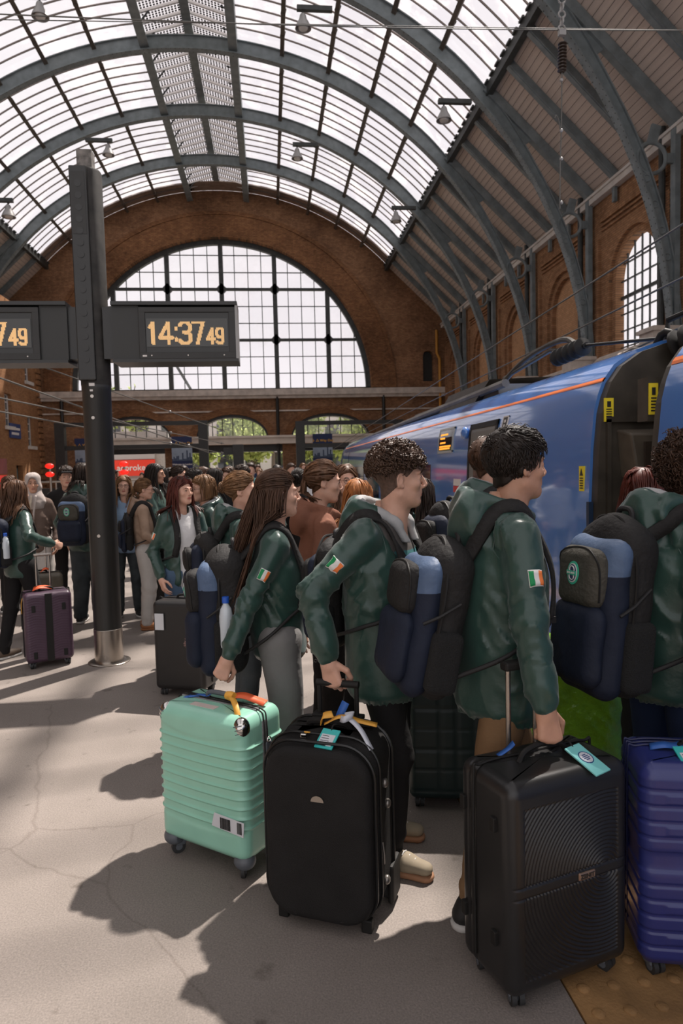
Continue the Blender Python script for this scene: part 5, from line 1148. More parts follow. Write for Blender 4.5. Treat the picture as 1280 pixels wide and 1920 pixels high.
def person(x, y, face, H, label, near=1, fem=False, sk='fair', hair=('short', 'dark', .3), head=(0, 0), top='jacket', topm=None, under=None, bottom='black', loose=1., shoes=('black', 'white'),
           R=None, L=None, curlR=None, curlL=None, flag=None, hood=True, lining=False, seed=1, bulk=1., hem=.80, glasses=False, straps=False, group=None, stance=0., opening=None, extras=None, handdir=None, headfwd=0.):
    rng = np.random.default_rng(seed); s = H/1.75; rz = -math.radians(face)
    o = empty('person', (x, y, 0), rz, label, 'person', group, scale=s)
    toL = lambda p: rotz(-rz)@(np.array(p, float)-np.array([x, y, 0]))/s
    hg = {2: .0045, 1: .0083, 0: .021}[near]; cg = {2: .0105, 1: .0182, 0: .040}[near]
    sw = (.165 if fem else .19)*bulk**.5
    SH = {1: np.array([sw, -.012, 1.392]), -1: np.array([-sw, -.012, 1.392])}
    armd = {}
    for sd, tgt in ((1, R), (-1, L)):
        if tgt is None: Wp = np.array([sd*(sw+.07), .06, .90]); pole = (sd*.35, -1, 0)
        else:
            Wp = toL(tgt[:3]) if tgt[-1] == 'w' else np.array(tgt[:3], float); pole = tgt[3] if len(tgt) > 4 or (len(tgt) == 4 and tgt[3] != 'w') else (sd*.5, -1, -.1)
        E, Wp = ik(SH[sd], Wp, .29, .265, pole); armd[sd] = (SH[sd], E, Wp)
    HIP = {1: np.array([.09, 0, .93]), -1: np.array([-.09, 0, .93])}
    KN = {1: np.array([.105, .025+stance, .50]), -1: np.array([-.105, .025-stance*.8, .50])}; AN = {1: np.array([.11, -.02+stance*1.3, .085]), -1: np.array([-.11, -.02-stance*1.3, .085])}
    # ---- head and hands (the visible body), joined to a figure inside the clothes
    HV, HF, lip, hf = head_geo(fem, hg); hy, hp = math.radians(head[0]), math.radians(head[1]); HR = rotz(-hy)@rotx(hp); HO = np.array([0, .02+headfwd, 1.632-.2*headfwd]); hs = .94 if fem else 1.0
    parts = [(HV*hs@HR.T+HO, HF, lip)]
    for sd in (1, -1):
        S_, E, Wp = armd[sd]; d = nrm(Wp-E)
        if handdir and sd in handdir: d = nrm(handdir[sd][0]); pl = np.array(handdir[sd][1], float); lt = np.array(handdir[sd][2], float)
        else:
            pl = np.array([-sd, .0, 0.]); lt = np.array([0, 1., .15])
            if abs(d[1]) > .75: lt = np.array([-sd*.3, 0, 1.]); pl = np.array([-sd, 0, -.3])
        cu = (curlR if sd == 1 else curlL) or (.35, .45, .3); v, F_ = hand_geo(Wp+d*.004, d, pl, lt, cu, {2: .0046, 1: .0084, 0: .022}[near], sc=.95 if fem else 1.04); parts.append((v, F_, 0))
    bf = Field((-.5, -.45, .05), (.5, .5, 1.56), .055 if near else .07)
    bf.cone((0, 0, .95), (0, -.005, 1.32), .11, .10, fl=(1, .62, 1)); bf.cone((-.11, -.012, 1.385), (.11, -.012, 1.385), .036); bf.cone((0, -.01, 1.38), (0, -.01, 1.53), .05)
    for sd in (1, -1):
        S_, E, Wp = armd[sd]; bf.cone(S_, E, .042, .036); bf.cone(E, Wp, .036, .028); bf.cone(HIP[sd], KN[sd], .07, .05); bf.cone(KN[sd], AN[sd], .048, .04)
    v, F_ = bf.nets(); parts.append((v, F_, 0))
    V, F, M = join_vf(parts); mobj('body', np_mesh('body', V, F, mi=M), [SK[sk], LIP[sk]], o)
    # eyes and brows
    if near >= 1 and hair[0] != 'none_face':
        for sd in (-1, 1):
            e = MB(); c = np.array([sd*.0305, .0785, .0025])*hs
            e.sphere((0, 0, 0), .0112*hs, 10, 8); e.mi = 1; e.lathe([(.0001, .0118*hs), (.0056*hs, .0104*hs), (.0056*hs, .008*hs)], n=12, axis='y')
            eo = e.build('eye', [M_eye, M_iris], o, True); eo.location = HR@c+HO; eo.rotation_euler = Matrix(HR.tolist()).to_euler()
            lsh = bez([(sd*.0165, .0875, .0040), (sd*.030, .0925, .0085), (sd*.0455, .0830, .0035)], 8)*hs; MB().tube(lsh@HR.T+HO, [.0008]+[.0018]*(len(lsh)-2)+[.0012], 6).build('eyelash', M_iris, o, True)
            b = bez([(sd*.012, .0965, .0225), (sd*.028, .0955, .0285), (sd*.044, .0860, .0245)], 8)*hs; MB().tube(b@HR.T+HO, [.002]+[.0034]*(len(b)-2)+[.0015], 6).build('eyebrow', HM[hair[1]] if hair[1] in HM else HM['dark'], o, True)
    # ---- top
    jb = bulk; AP = np.array([p for a_ in armd.values() for p in a_]); f = Field(np.minimum(AP.min(0)-.12, (-.34, -.30, hem-.08)), np.maximum(AP.max(0)+.12, (.34, .30, 1.62)), cg); X, Y, Z = f.grid()
    tr_ = .19*jb if not fem else .168*jb; lo = hem-.10
    f.cone((0, .0, lo), (0, -.005, 1.22), tr_*(1.02 if top == 'jacket' else .92), tr_*1.03, k=.03, fl=(1, .82 if top == 'jacket' else .72, 1))
    f.cone((0, -.005, 1.2), (0, -.015, 1.335), tr_*1.02, tr_*.86, k=.04, fl=(1, .70, 1))
    f.cone((-sw*.75, -.015, 1.392), (sw*.75, -.015, 1.392), .062, k=.05); f.cone((-sw*.8, -.015, 1.405), (-.04, -.022, 1.475), .042, .048, k=.04); f.cone((sw*.8, -.015, 1.405), (.04, -.022, 1.475), .042, .048, k=.04)
    ar = {'jacket': (.067, .061, .055, .050), 'hoodie': (.064, .056, .050, .042), 'tee': (.055, .047, .042, .034)}[top]; ar = [a*(1 if not fem else .88)*(.5+.5*jb) for a in ar]
    for sd in (1, -1):
        S_, E, Wp = armd[sd]; d = nrm(Wp-E); f.cone(S_-np.array([sd*.01, 0, .0]), E, ar[0], ar[1], k=.035); f.cone(E, Wp-d*.05, ar[1], ar[2], k=.03); f.cone(Wp-d*.055, Wp-d*.012, ar[2]*.98, ar[3]*.86, k=.012)
        # sleeve creases
        for a_, b_, ra in ((S_, E, ar[0]), (E, Wp, ar[1])):
            sl, XX, YY, ZZ = f._sub(np.minimum(a_, b_)-ra, np.maximum(a_, b_)+ra, .04); ab = b_-a_; LL = np.linalg.norm(ab); t = ((XX-a_[0])*ab[0]+(YY-a_[1])*ab[1]+(ZZ-a_[2])*ab[2])/LL; tt = np.clip(t/LL, 0, 1)
            wgt = np.exp(-((tt-(.95 if a_ is S_ else .1))/.28)**2)+.35+(.9*np.exp(-((tt-.88)/.12)**2) if a_ is E else 0); msk = (f.D[sl] < .03)
            ph_ = t*36+1.5*np.sin(XX*15+YY*19+seed)+1.2*np.sin(YY*27-XX*13+seed*.7)+.8*np.sin(t*21+seed); f.D[sl] += (msk*wgt*.0085*(.45-(1-np.abs(np.sin(ph_)))**1.7)).astype(np.float32)*(1 if top != 'tee' else .4)
    f.half((0, 0, -1), -hem, .02)
    if top == 'jacket':
        ph_ = 9*Z+13*X*np.sign(X+.001)+11*Y+2.2*np.sin(6*Z+seed)+1.4*np.sin(13*X-9*Y+seed); f.D += (.0045*wob((X, Y, Z*.6), 15., seed)+.0075*(.4-(1-np.abs(np.sin(ph_)))**2)*(.6+.4*np.sin(7*Z+5*X+seed))).astype(np.float32)
        hb = np.exp(-((Z-hem-.02)/.018)**2); f.D += (hb*(.012+.003*np.sin(np.arctan2(Y, X)*46))).astype(np.float32)*(Z < hem+.08)
    else: f.D += (.005*wob((X, Y, Z), 20., seed)).astype(np.float32)
    f.cone((0, .0, 1.44), (0, .01, 1.66), .055, .075, k=.01, op='s')              # neck hole
    if hood:
        hd = [(-.070, .085, 1.445), (-.098, .0, 1.485), (-.078, -.085, 1.515), (0, -.125, 1.53), (.078, -.085, 1.515), (.098, .0, 1.485), (.070, .085, 1.445)]
        hd = bez(hd, 18)
        for a_, b_ in zip(hd, hd[1:]): f.cone(a_, b_, .021, .021, k=.02)
        f.ell((0, -.125, 1.455), (.115, .052, .075), k=.03); f.ell((0, -.145, 1.40), (.095, .040, .065), k=.03)
        sl, XX, YY, ZZ = f._sub(np.array([-.2, -.25, 1.36]), np.array([.2, .1, 1.62]), 0); f.D[sl] += (.0075*np.sin(26*ZZ+14*XX*XX*20+2.5*np.sin(20*XX+seed)+9*YY)*(YY < .02)).astype(np.float32)
    if opening:      # open front: a wedge cut away to show what is worn beneath
        w0, w1 = opening; V0 = (np.abs(X)-(w1+(w0-w1)*np.clip((Z-.8)/.7, 0, 1))).astype(np.float32); front = (-(Y-.02)).astype(np.float32)+np.zeros_like(f.D); cut = np.maximum(V0+np.zeros_like(f.D), front); f.D = -smin(-f.D, cut, .016)
    tm = topm or M_jack; tname = {'jacket': 'jacket', 'hoodie': 'sweatshirt', 'tee': 'shirt'}[top]
    to = f.mesh(tname, tm, o)
    if under:
        g = Field((-.3, -.2, .75), (.3, .25, 1.56), cg); g.cone((0, .005, .86), (0, .0, 1.24), tr_*.90, tr_*.93, k=.03, fl=(1, .72, 1)); g.cone((0, .0, 1.2), (0, -.01, 1.35), tr_*.94, tr_*.78, k=.04, fl=(1, .70, 1)); g.cone((-.10, -.012, 1.40), (.10, -.012, 1.40), .056, k=.05); g.cone((-.04, -.015, 1.46), (.04, -.015, 1.46), .046, k=.04); g.cone((0, 0, 1.46), (0, .02, 1.66), .06, .07, k=.01, op='s')
        xx, yy, zz = g.grid(); g.D += (.004*wob((xx, yy, zz), 24., seed+3)).astype(np.float32); uo = g.mesh('shirt', under, o)
        if extras == 'band':
            me = uo.data; me.materials.append(CL['teal']); z = np.array([p.center[2] for p in me.polygons]); me.polygons.foreach_set('material_index', ((z < 1.335) & (z > 1.235)).astype(np.int32)); me.update()
    if hood and lining:
        g = Field((-.2, -.22, 1.36), (.2, .16, 1.62), cg*.7); hl_ = bez([(-.062, .092, 1.44), (-.080, .01, 1.49), (-.062, -.07, 1.525), (0, -.103, 1.540), (.062, -.07, 1.525), (.080, .01, 1.49), (.062, .092, 1.44)], 18)
        for a_, b_ in zip(hl_, hl_[1:]): g.cone(a_, b_, .0195, .0195, k=.01)
        for q in (-1, 1): g.cone((q*.072, .08, 1.455), (q*.05, .125, 1.36), .018, .014, k=.015)
        xx, yy, zz = g.grid(); g.D += (.004*wob((xx, yy, zz), 45., seed)).astype(np.float32); g.mesh('hood_lining', M_lining, o)
    # ---- trousers
    g = Field((-.34, -.36, .03), (.34, .4, 1.02), cg*1.35); q = loose
    g.cone((-.06, 0, .93), (.06, 0, .93), .125, k=.04, fl=(1, .88, 1))
    for sd in (1, -1):
        g.cone(HIP[sd]+np.array([0, 0, -.02]), KN[sd], .100*(.6+.4*q), .070*q, k=.03); g.cone(KN[sd], AN[sd]+np.array([0, 0, .0]), .070*q, .056*q, k=.025)
    xx, yy, zz = g.grid(); g.D += ((.0045*wob((xx, yy, zz*.7), 22., seed+5)+.0055*np.sin(zz*60+2*np.sin(xx*25+seed)+2*np.sin(yy*20))*np.exp(-((zz-.46)/.09)**2)+.006*np.sin(zz*75+1.5*np.sin(yy*30))*np.exp(-((zz-.13)/.06)**2))).astype(np.float32); g.half((0, 0, -1), -.045, .01)
    tro = g.mesh('trousers', CL[bottom], o)
    # ---- shoes
    for sd in (1, -1):
        A = AN[sd]; up = Field(A+np.array([-.075, -.12, -.095]), A+np.array([.075, .24, .09]), .009 if near == 2 else .014 if near == 1 else .028); tw = sd*.12; t_ = np.array([math.sin(tw), math.cos(tw), 0])
        P0 = np.array([A[0], A[1]-.035, .045]); P1 = P0+t_*.11; P2 = P0+t_*.195
        up.cone(P0, P1, .040, .043, k=.02, fl=(1, 1, .9)); up.cone(P1, P2, .043, .034, k=.02, fl=(1, 1, .78)); up.cone(A+np.array([0, -.018, -.008]), P0+t_*.05, .040, .04, k=.02); up.half((0, 0, -1), -.018, .004); so = up.mesh('shoe', SHOE[shoes[0]], o)
        sf = Field(A+np.array([-.075, -.12, -.1]), A+np.array([.075, .24, -.03]), .009 if near == 2 else .014 if near == 1 else .028); sf.cone(P0*[1, 1, 0]+[0, 0, .02], P1*[1, 1, 0]+[0, 0, .02], .045, .048, k=.01); sf.cone(P1*[1, 1, 0]+[0, 0, .02], P2*[1, 1, 0]+[0, 0, .02], .048, .039, k=.01); sf.half((0, 0, 1), .027, .004); sf.half((0, 0, -1), .001, .003); sf.mesh('sole', SHOE[shoes[1]], so)
        if near == 2:
            lc = MB()
            for k in range(4): c = P0+t_*(.075+.026*k)+np.array([0, 0, .046-.0075*k]); n_ = np.array([t_[1], -t_[0], 0]); lc.tube([c-n_*.02, c+np.array([0, 0, .006]), c+n_*.02], .0032, 6)
            lc.build('laces', SHOE['white'], so, True)['kind'] = 'stuff'
    # ---- hair
    if hair[0] not in ('none',):
        V, F, M = hair_geo(hair[0], HR*hs, HO, f, near, rng, hair[2], hf); mobj('hair', np_mesh('hair', V, F), HM[hair[1]], o)
        if hair[0] in ('fade',):
            g = Field((-.105, -.14, -.13), (.105, .09, .09), .0045); xx, yy, zz = g.grid(); g.D = (hf.sample(np.stack([a.ravel() for a in np.broadcast_arrays(xx, yy, zz)], 1)).reshape(g.D.shape)-.0022).astype(np.float32); g.half(nrm((0, .66, -.75)), nrm((0, .66, -.75))@np.array([0, .080, .055]), .01); g.half((0, 0, -1), .088, .01)
            for q in (-1, 1): g.ell((q*.085, .004, -.006), (.020, .024, .034), k=.01, op='s')
            V, F = g.nets(); mobj('hair_fade', np_mesh('hair_fade', V@HR.T+HO, F), mat('hair_fade', (.10, .058, .040), .7, var=.25, vscale=90), o)
        if hair[0] == 'pony' or hair[0] == 'halfup': MB().torus(HR@(np.array([0, -.118, .034] if hair[0] == 'pony' else [0, -.114, .046])*hs)+HO, .017, .006, HR@np.array([0, 1, .2]), 16, 8).build('hair_tie', HM['dkblonde'] if hair[0] == 'pony' else HM['black'], o, True)
    if glasses:
        g = MB()
        for q in (-1, 1): g.torus(HR@(np.array([q*.032, .106, .002])*hs)+HO, .021, .0016, HR@np.array([q*.12, 1, 0]), 20, 6); g.tube(np.array([HR@(np.array(p)*hs)+HO for p in ((q*.053, .102, .005), (q*.078, .05, .006), (q*.080, -.01, .004))]), .0016, 6)
        g.tube(np.array([HR@(np.array(p)*hs)+HO for p in ((-.011, .108, .005), (0, .112, .008), (.011, .108, .005))]), .0016, 6); g.build('glasses', M_black, o, True)
    if near == 2 and top == 'jacket':
        for sd in (1, -1):
            S_, E, Wp = armd[sd]; pts = []
            for k in range(17):
                a_ = 2*PI*k/16; pts.append(np.array([sd*(sw-.045)+sd*.012*math.cos(a_), -.012+.085*math.sin(a_), 1.375+.085*math.cos(a_)]))
            q = f.snap(np.array(pts), -.0004, 8); MB().tube(q, .0022, 5).build('sleeve_seam', tm, o, True)
    # ---- flag patches
    if flag:
        for sd in flag:
            S_, E, Wp = armd[sd]; ax = nrm(E-S_); c = S_+(E-S_)*.52; outd = nrm(np.array([sd*1., .12, 0])-ax*(ax@np.array([sd, .12, 0]))); c = c+outd*.085; ux = nrm(np.cross(ax, outd)); 
            if ux[1]*1 < 0: ux = -ux
            if sd < 0: ux = ux
            V, F_ = tri_patch(f, c, ux, -ax, .075, .050, .0022, 12, 6); 
            if np.cross(V[1]-V[0], V[13]-V[0])@outd < 0: F_ = F_[:, ::-1]
            mi = np.array([(i % 12)//4 for i in range(len(F_))]); fo = mobj('flag_patch', np_mesh('flag_patch', V, F_, mi=mi), M_flag, o); sm = fo.modifiers.new('thick', 'SOLIDIFY'); sm.thickness = .0025; sm.offset = 1; fo['label'] = 'green white and orange flag patch'
            V, F_ = tri_patch(f, c, ux, -ax, .081, .056, .0012, 12, 6)
            if np.cross(V[1]-V[0], V[13]-V[0])@outd < 0: F_ = F_[:, ::-1]
            fb = mobj('flag_border', np_mesh('flag_border', V, F_), M_flag[1], fo); sm = fb.modifiers.new('thick', 'SOLIDIFY'); sm.thickness = .002; sm.offset = 1
    PEOPLE.append((o, f, armd, s)); return o, f, armd
PEOPLE = []

# ---- backpack worn by a person
M_bp = {'black': mat('pack_black', (.016, .015, .0145), .75, 0, .3, var=.2, vscale=6, bump=.3, bscale=50), 'navy': mat('pack_navy', (.010, .0145, .030), .7, 0, .3, var=.2, vscale=4, bump=.4, bscale=14), 'blue': mat('pack_blue', (.080, .125, .215), .55, 0, .4, var=.15, vscale=4, bump=.5, bscale=14), 'olive': mat('pack_olive', (.062, .057, .045), .75, 0, .3, var=.15, vscale=8, bump=.4, bscale=60), 'mesh': mat('pack_mesh', (.010, .010, .010), .9, bump=.6, bscale=220)}
for k_ in ('black', 'navy', 'blue', 'olive'): creases(M_bp[k_], 5.5, .5, .012)
M_badge = mat('badge_green', (.05, .42, .27), .4); M_clear = mat('bottle_plastic', (.55, .60, .64), .1, 0, .6); M_cap = mat('cap_blue', (.02, .10, .50), .4); M_webbing = mat('webbing', (.013, .012, .012), .7)
def backpack(P, label, main='black', mid='navy', front='black', low='navy', badge=True, bottle=None, w=.30, d=.20, hgt=.46, zc=1.16, cg=.014, seed=1, yoff=0., tilt=0., topcol=None):
    po, jf, armd, s = P; o = empty('backpack', tuple(po.location), po.rotation_euler[2], label, 'backpack', scale=s)
    # find the back of the jacket at that height
    yb = -.10
    for yy in np.arange(-.32, -.02, .005):
        if jf.sample(np.array([[0., yy, zc+.05]]))[0] < 0: yb = yy; break
    yb += yoff; T = rotx(tilt); C = np.array([0, yb-d*.5, zc])
    tf = lambda p: C+T@np.array(p, float)
    def fld(lo, hi): return Field(C+np.array(lo)-.05, C+np.array(hi)+.05, cg)
    hw, hd, hh = w/2, d/2, hgt/2
    f = fld((-hw-.03, -hd-.03, -hh-.04), (hw+.03, hd+.03, hh+.07)); f.box(tf((0, .035, -.01)), (hw, hd*.62, hh), .07, R=T, k=.02); f.ell(tf((0, .02, hh*.72)), (hw*.9, hd*.75, hh*.42), R=T, k=.05); X, Y, Z = f.grid(); f.D += (.006*wob((X, Y, Z), 24., seed)).astype(np.float32); f.mesh('main_compartment', M_bp[main], o)
    f = fld((-hw, -hd-.1, -hh-.04), (hw, hd, hh+.07)); f.box(tf((0, -hd*.38, -.03)), (hw*.95, hd*.50, hh*.96), .065, R=T, k=.02); X, Y, Z = f.grid(); f.D += (.006*wob((X, Y, Z), 26., seed+1)).astype(np.float32); mo = f.mesh('middle_compartment', M_bp[mid], o); mo.data.materials.append(M_bp[topcol or mid]); zc_ = np.zeros(len(mo.data.polygons)*3, np.float32); mo.data.polygons.foreach_get('center', zc_); mo.data.polygons.foreach_set('material_index', (zc_.reshape(-1, 3)[:, 2] > C[2]+hh*.42).astype(np.int32))
    f = fld((-hw, -hd-.16, -hh-.04), (hw, 0, hh+.07)); f.box(tf((0, -hd*.98, -hh*.42)), (hw*.88, hd*.36, hh*.50), .06, R=T, k=.02); X, Y, Z = f.grid(); f.D += (.005*wob((X, Y, Z), 26., seed+2)).astype(np.float32); f.mesh('lower_pocket', M_bp[low], o)
    f = fld((-hw, -hd-.16, -hh), (hw, 0, hh+.07)); f.box(tf((0, -hd*.95, hh*.36)), (hw*.74, hd*.36, hh*.36), .05, R=T, k=.02); X, Y, Z = f.grid(); f.D += (.004*wob((X, Y, Z), 30., seed+3)).astype(np.float32); fp_ = f.mesh('front_pocket', M_bp[front], o)
    z1 = MB().tube(f.snap(np.array([tf(p) for p in bez([(-hw*.72, -hd*1.05, hh*.1), (-hw*.62, -hd*1.1, hh*.55), (0, -hd*1.1, hh*.70), (hw*.62, -hd*1.1, hh*.55), (hw*.72, -hd*1.05, hh*.1)], 24)]), .001), .004, 6).build('zip', M_rub, fp_, True)
    z2 = MB().tube(np.array([tf(p) for p in bez([(-hw*.98, -.01, -hh*.5), (-hw*1.0, -.01, hh*.5), (-hw*.5, -.01, hh*1.02), (0, -.01, hh*1.10), (hw*.5, -.01, hh*1.02), (hw, -.01, hh*.5), (hw*.98, -.01, -hh*.5)], 30)]), .006, 6).build('zip', M_rub, o, True)
    MB().tube(np.array([tf(p) for p in bez([(-.035, hd*.5, hh*1.0), (-.03, hd*.45, hh*1.18), (.03, hd*.45, hh*1.18), (.035, hd*.5, hh*1.0)], 14)]), .011, 8).build('grab_handle', M_webbing, o, True)
    for sd in (-1, 1):
        f = fld((-hw-.08, -hd, -hh), (hw+.08, hd, hh)); f.box(tf((sd*hw*.93, .03, -hh*.5)), (.035, hd*.52, hh*.42), .03, R=T, k=.01); f.mesh('side_pocket', M_bp['mesh'], o)
        MB().tube(np.array([tf(p) for p in ((sd*(hw+.006), .05, hh*.30), (sd*(hw+.012), -.02, hh*.1), (sd*(hw+.004), -.07, -hh*.02))]), .006, 6).build('compression_strap', M_webbing, o)
        # shoulder strap laid over the jacket
        g0 = tf((sd*.085, hd*.7, hh*.86)); sx = .115*(1 if abs(armd[1][0][0]) > .17 else .9)
        P_ = bez([g0, (sd*sx, -.09, 1.45), (sd*sx, -.01, 1.48), (sd*sx, .08, 1.41), (sd*sx*1.02, .13, 1.31), (sd*sx*1.12, .15, 1.19), (sd*sx*1.30, .12, 1.09)], 42); P_[4:] = jf.snap(P_[4:], .008, 6)
        for _ in range(6): P_[1:-1] = (P_[:-2]+P_[1:-1]*2+P_[2:])/4
        P_ = jf.push(P_, .004)
        for _ in range(2): P_[1:-1] = (P_[:-2]+P_[1:-1]*2+P_[2:])/4
        T_ = np.gradient(P_, axis=0); T_ /= np.linalg.norm(T_, axis=1)[:, None]; N_ = jf.grad(P_)
        for _ in range(10): N_[1:-1] = (N_[:-2]+N_[1:-1]+N_[2:])/3
        B_ = np.cross(T_, N_); B_ /= np.linalg.norm(B_, axis=1)[:, None]+1e-9; N_ = np.cross(B_, T_)
        wd = .028; V = np.concatenate([P_+B_*wd+N_*.0, P_+B_*wd*.9+N_*.013, P_-B_*wd*.9+N_*.013, P_-B_*wd+N_*.0]); n = len(P_); F = [(a*n+i, a*n+i+1, ((a+1) % 4)*n+i+1, ((a+1) % 4)*n+i) for a in range(4) for i in range(n-1)]+[(0, n, 2*n, 3*n), (4*n-1, 3*n-1, 2*n-1, n-1)]; so = mobj('shoulder_strap', np_mesh('strap', V, F), M_bp['black'], o)
        e0 = P_[-1]; e1 = tf((sd*hw*.9, hd*.55, -hh*.72)); mid_ = (e0+e1)/2+np.array([sd*.075, .0, .0]); Q = bez([e0, mid_, e1], 16); Q = jf.push(jf.push(Q, .009), .009); V, F = strands_vf(Q[None], np.full((1, len(Q)), .0085), 6); mobj('strap_webbing', np_mesh('strap_webbing', V, F), M_webbing, so)
        MB().cbox(e0, (.03, .03, .022)).build('buckle', M_rub, so)
    if badge:
        b = empty('badge', parent=o); cc = tf((0, -hd*1.34, hh*.40)); ang = T
        def disc(r, off, m_, nm, hole=0): 
            a = MB(); V = []
            n = 24; ci = [(cc+T@np.array([r*.72*math.cos(2*PI*k/n), -off, r*math.sin(2*PI*k/n)])) for k in range(n)]; c2 = [p+T@np.array([0, .004, 0]) for p in ci]; a.add(ci+c2, [tuple(range(n)), tuple(range(2*n-1, n-1, -1))]+[(k, (k+1) % n, n+(k+1) % n, n+k) for k in range(n)]); a.build(nm, m_, b)
        disc(.043, .000, M_badge, 'rim'); disc(.035, .002, M_white, 'inner_ring'); disc(.031, .0035, mat('badge_navy', (.03, .05, .12), .5), 'inner_disc')
        q = MB(); cq = cc+T@np.array([0, -.006, 0]); q.cbox(cq, (.050, .003, .016)); q.build('band', M_badge, b)
        text('band_text', 'IRELAND', .011, M_white, b, at=0, depth=.001, loc=tuple(cc+T@np.array([0, -.009, 0])))
        for k in (-1, 1): MB().torus(cc+T@np.array([0, -.004, k*.012]), .013, .0022, (0, 1, 0), 16, 6).build('arc', M_white, b)
    if bottle:
        q = empty('water_bottle', parent=o); c = tf((bottle*hw*1.06, .02, -hh*.2)); MB().lathe([(.031, -.09), (.033, -.08), (.033, .06), (.026, .095), (.014, .115), (.014, .125)], c, 16).build('bottle_body', M_clear, q, True); MB().lathe([(.017, .122), (.017, .15), (.014, .152)], c, 16).build('bottle_cap', M_cap if bottle != 2 else M_redl, q, True)
    return o
# ================================================================== LUGGAGE
def rrect(w, d, r, n=10):
    """rounded rectangle outline with face id: 0 front(-y) 1 right 2 back 3 left"""
    P = []; hw, hd = w/2, d/2
    for (cx_, cy_, a0) in ((hw-r, -hd+r, -PI/2), (hw-r, hd-r, 0), (-hw+r, hd-r, PI/2), (-hw+r, -hd+r, PI)):
        for k in range(n+1): a = a0+PI/2*k/n; P.append((cx_+r*math.cos(a), cy_+r*math.sin(a)))
    return np.array(P)
def shell(w, d, h, r, rz_, fx, nf=60, nd=24, nz=120, z0=0.):
    """hard-shell case: rounded box; fx(P, N, u) -> outward offset"""
    hw, hd = w/2, d/2; pts = []; nor = []
    def line(a, b, n, nr_):
        for k in range(n): t = k/n; pts.append((a[0]+(b[0]-a[0])*t, a[1]+(b[1]-a[1])*t)); nor.append(nr_)
    def arc(c, a0, n=8):
        for k in range(n): a = a0+PI/2*k/n; pts.append((c[0]+r*math.cos(a), c[1]+r*math.sin(a))); nor.append((math.cos(a), math.sin(a)))
    line((-hw+r, -hd), (hw-r, -hd), nf, (0, -1)); arc((hw-r, -hd+r), -PI/2); line((hw, -hd+r), (hw, hd-r), nd, (1, 0)); arc((hw-r, hd-r), 0); line((hw-r, hd), (-hw+r, hd), 16, (0, 1)); arc((-hw+r, hd-r), PI/2); line((-hw, hd-r), (-hw, -hd+r), nd, (-1, 0)); arc((-hw+r, -hd+r), PI)
    P2 = np.array(pts); N2 = np.array(nor); M = len(P2)
    # vertical profile with rounded top and bottom: (inset, z, nz)
    prof = []
    for k in range(8): a = -PI/2+PI/2*k/8; prof.append((rz_-rz_*math.cos(a), z0+rz_+rz_*math.sin(a), math.sin(a)))
    for k in range(nz+1): prof.append((0, z0+rz_+(h-2*rz_)*k/nz, 0))
    for k in range(1, 9): a = PI/2*k/8; prof.append((rz_-rz_*math.cos(a), z0+h-rz_+rz_*math.sin(a), math.sin(a)))
    V = []
    for ins, z, nz_ in prof:
        q = P2-N2*ins; c = math.sqrt(max(0, 1-nz_**2)); N3 = np.c_[N2*c, np.full(M, nz_)]; p3 = np.c_[q, np.full(M, z)]; V.append(p3+N3*fx(p3, N3)[:, None])
    V = np.concatenate(V); S = len(prof); i = np.arange(S-1)[:, None]*M; k = np.arange(M)[None, :]; k2 = (k+1) % M
    F = np.stack([i+k, i+k2, i+M+k2, i+M+k], -1).reshape(-1, 4)
    c0 = len(V); V = np.vstack([V, [[0, 0, z0], [0, 0, z0+h]]]); kk = np.arange(M); T = np.r_[np.c_[np.full(M, c0), (kk+1) % M, kk], np.c_[np.full(M, c0+1), (S-1)*M+kk, (S-1)*M+(kk+1) % M]]
    return V, F, T
def caster(parent, x, y, m_h, m_w, r=.026, rot=0., dbl=False):
    c = empty('caster_wheel', (x, y, 0), rot, parent=parent)
    for q in ((-.012, .012) if dbl else (0,)): MB().lathe([(r*.55, -.009), (r, -.008), (r, .008), (r*.55, .009)], (q, 0, r), 20, 'x').build('tyre', m_w, c, True); 
    for q in ((-.012, .012) if dbl else (0,)): MB().lathe([(r*.5, -.011), (r*.5, .011)], (q, 0, r), 14, 'x').build('hub', m_h, c)
    MB().add([(p[0], p[1], p[2]) for p in ((-.016-.012*dbl, -.012, r*1.2), (.016+.012*dbl, -.012, r*1.2), (.016+.012*dbl, .03, r*1.2), (-.016-.012*dbl, .03, r*1.2), (-.02, -.005, r*2.6), (.02, -.005, r*2.6), (.02, .035, r*2.6), (-.02, .035, r*2.6))], [(3,2,1,0),(4,5,6,7),(0,1,5,4),(1,2,6,5),(2,3,7,6),(3,0,4,7)]).build('fork', m_h, c, bevel=.006)
    return c
def ribbon(parent, name, pts, w, m_, side=(1, 0, 0), th=.0012, n=18):
    P = bez(pts, n); T = np.gradient(P, axis=0); T /= np.linalg.norm(T, axis=1)[:, None]; S = np.array(side, float); B = S-T*(T@S)[:, None]; B /= np.linalg.norm(B, axis=1)[:, None]; N = np.cross(T, B); k = len(P)
    V = np.concatenate([P+B*w/2+N*th, P-B*w/2+N*th, P-B*w/2-N*th, P+B*w/2-N*th]); F = [(a*k+i, a*k+i+1, ((a+1) % 4)*k+i+1, ((a+1) % 4)*k+i) for a in range(4) for i in range(k-1)]+[(0, k, 2*k, 3*k), (4*k-1, 3*k-1, 2*k-1, k-1)]
    return mobj(name, np_mesh(name, V, F), m_, parent)
M_tagt = mat('tag_teal', (.03, .44, .42), .4); M_tagp = mat('tag_paper', (.62, .63, .66), .6); M_tagpl = mat('tag_pale', (.22, .62, .60), .4)
